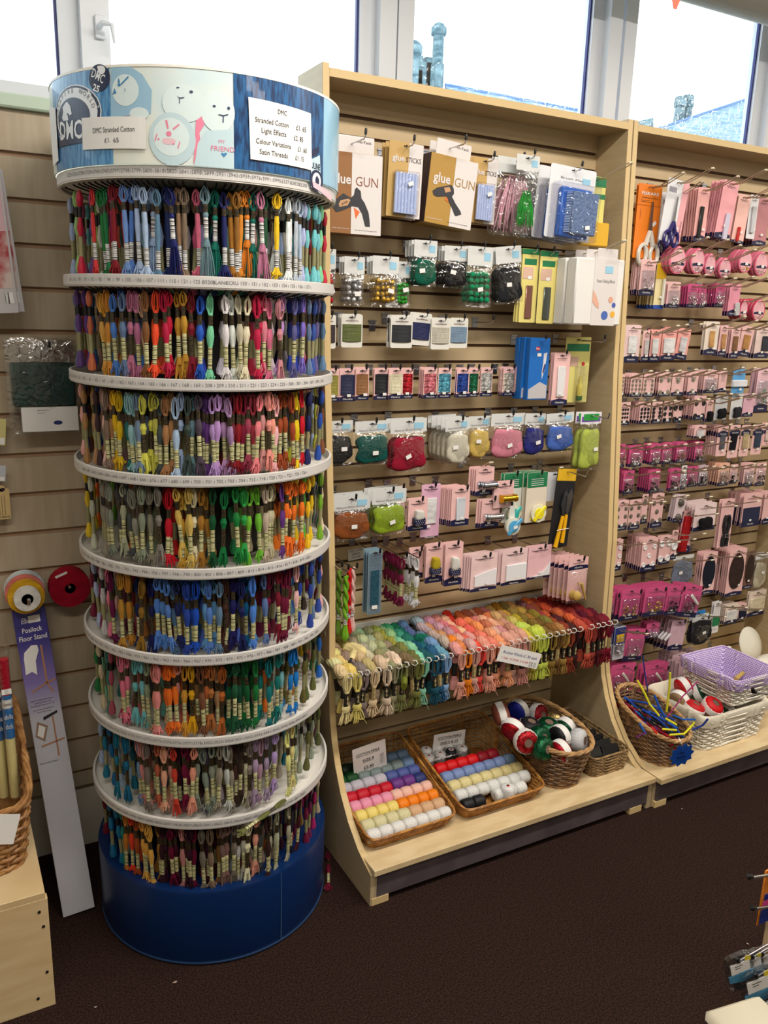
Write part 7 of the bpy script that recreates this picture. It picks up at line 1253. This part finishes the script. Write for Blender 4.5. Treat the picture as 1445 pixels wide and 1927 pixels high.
# ---- packets hanging above it
KR = flat('kraft_board', (206, 180, 142), .7); x, z, w, h = rect(1434, 1762, 1560, 1940, -.70)
o = link('display_post', MB().box(-w/2, w/2, 0, .012, 0, z, b=.002).mesh(KR, False), loc=(x, -.70, 0)); tag(o, 'plain kraft board post of a small display', 'right corner above the stool', 'display post')
px0 = x-w/2
q = at(1456, 1700, 1, -.685); tag(link('small_display_board', MB().box(0, .16, 0, .012, 0, .80, b=.002).mesh(KR, False), loc=(q.x, -.685, 0)), 'tall kraft back board of a small display', 'right corner beside the post', 'display board')
def blisterpack(x0, y0, x1, y1, Y, what, tilt=-.3):
    x, z, w, h = rect(x0, y0, x1, y1, Y); M = T(x, Y, z-.006, 0, tilt, -.3)
    root = link('blister_pack', MB().ext(rrect(w, h, w*.25, 0, .006), 0, .010).mesh(clearmat('thick_clear_shell', .16, (235, 240, 242), .1), False), M=M)
    link('white_label', MB().box(-w*.36, w*.36, -.0012, -.0004, -h*.40, -h*.12).mesh(WHITE, False), root); bb = link('blue_band', MB().ext([(-w*.48, -h*.42), (w*.48, -h*.42), (w*.48, -h*.62), (w*.1, -h*.68), (-w*.48, -h*.60)], -.0016, -.0004).mesh(flat('teal_blue_band', (70, 134, 170), .4), False), root)
    for i in range(2): link('text_rule', MB().box(-w*.2, w*(.1-.1*i), -.0015, -.0012, -h*(.2+.06*i), -h*(.185+.06*i)).mesh(INK, False), root)
    link('yellow_dot', MB().lathe([(w*.12, 0), (w*.12, .0006), (0, .0006)], 14, 0, T(w*.32, -.0004, -h*.08, HP)).mesh(flat('yellow_dot', (226, 206, 60)), False), root); link('dark_notion', MB().box(-w*.3, w*.3, .002, .008, -h*.92, -h*.66, b=.002).mesh(flat('dark_teal_item', (20, 40, 56), .4)), root)
    tag(root, what, 'small display in the right corner', 'blister pack')
    P = Vector((x, Y, z-.012)); b = MB().tube([(0, 0, 0), (.05, .05, -.004)], .0022, 8).mesh(CHROME); h_ = link('display_hook', MB().tube([(0, 0, 0), (max(.02, px0+.004-P.x), .012, -.004)], .0022, 8).mesh(CHROME), loc=P); link('hook_tip', MB().tube([(.002, 0, 0), (-.004, -.001, .004), (-.007, -.001, .011)], [.004, .0042, .003], 10).mesh(BLACK), h_); tag(h_, 'black-tipped hook of the '+what, 'right corner display', 'hook', 'display hooks')
for a in ((1368, 1802, 1402, 1864, -.80, 'clear blister pack with blue band, outermost'), (1398, 1832, 1438, 1905, -.82, 'larger clear blister pack below it'), (1432, 1868, 1476, 1940, -.84, 'clear blister pack at the picture corner'), (1400, 1795, 1424, 1850, -.775, 'clear blister pack behind the outermost'), (1416, 1790, 1444, 1848, -.755, 'clear blister pack nearest the post')): blisterpack(*a)
for (x0, y0, what) in ((1411, 1652, 'upper silver bar hook with black tip'), (1417, 1711, 'lower silver bar hook with black tip'), (1418, 1303, 'dark bar hook crossing the white baskets')):
    Yh = -.72 if y0 > 1500 else -.45; a, b = at(x0, y0, 1, Yh), at(x0+110, y0-16 if y0 > 1500 else y0+10, 1, Yh); L = b-a
    o = link('display_hook', MB().tube([(0, 0, 0), L], .0028, 8).mesh(CHROME), loc=a); link('hook_tip', MB().tube([(.006, 0, .001), (-.002, 0, .002), (-.006, 0, .012 if y0 < 1500 else .008)], [.0048, .005, .0042], 10).mesh(BLACK), o); tag(o, what, 'reaching in from the photo edge', 'hook', 'display hooks')
x, z, w, h = rect(1436, 1628, 1500, 1722, -.70); o = link('bright_packet', MB().box(-w/2, w/2, 0, .004, -h, 0, b=.001).mesh(flat('packet_orange', (222, 130, 40), .4)), loc=(x, -.70, z)); link('blue_panel', MB().box(-w*.44, w*.5, -.001, -.0004, -h*.55, -h*.44).mesh(flat('packet_blue', (28, 40, 140), .4), False), o); link('pink_panel', MB().box(-w*.46, w*.5, -.001, -.0004, -h*.66, -h*.56).mesh(flat('packet_pink', (226, 80, 150), .4), False), o); link('navy_base', MB().box(-w*.48, w*.5, -.001, -.0004, -h*.98, -h*.72).mesh(flat('packet_navy', (30, 50, 130), .4), False), o); tag(o, 'orange, pink and blue packet cut off by the edge', 'right corner display', 'packet')
for i, (x, y, c, s) in enumerate(((329, 1848, (170, 150, 130), .006), (1283, 1522, (230, 228, 224), .003), (1407, 1776, (220, 220, 216), .003), (180, 1895, (190, 190, 190), .003))):
    P = at(x, y, 2, .002); o = link('lint_scrap', MB().ext([(-s, 0), (s*.3, -s*.4), (s, 0), (s*.2, s*.5)], -.0004, .0004, 0, T(0, 0, 0, pi/2, 0, i)).mesh(OC, False), loc=P, col=c); tag(o, ('pale leaf-shaped scrap', 'white fleck', 'tiny white fleck', 'small grey fleck')[i], ('on the carpet before the blue drum', 'on the carpet under the pink bay', 'on the carpet near the stool', 'on the carpet by the bench')[i], 'scrap')
# ---------------------------------------------------------------- labels: count look-alikes along the room
bpy.context.view_layer.update()
by = {}
for o, what, where, same in THINGS: by.setdefault((what, where), []).append((o, same))
ORD = 'first second third fourth fifth sixth seventh eighth ninth tenth eleventh twelfth thirteenth fourteenth fifteenth sixteenth seventeenth eighteenth nineteenth twentieth'.split()
for (what, where), L in by.items():
    what = what.rstrip(','); sep = ' ' if where.split()[0] in 'on in at by beside behind across against above over under just around deck seen hanging standing leaning lying resting hung taped stuck reaching of front back'.split() else ', '
    base = what+sep+where
    if len(L) == 1 or all(s for _, s in L):
        for o, s in L: o['label'] = base
        continue
    L = sorted(L, key=lambda t: px(t[0].matrix_world.translation))
    for i, (o, s) in enumerate(L):
        n = ORD[i] if i < 20 else str(i+1)+'th'
        o['label'] = f'{n} {base}' if len(base.split()) < 16 else f'{n} {what}'
        if 'group' not in o: o['group'] = what
for o in bpy.data.objects:
    if 'label' in o and not 4 <= len(o['label'].split()) <= 16: print('LABEL', len(o['label'].split()), o['label'])
print('THINGS', len(THINGS), 'OBJECTS', len(bpy.data.objects))
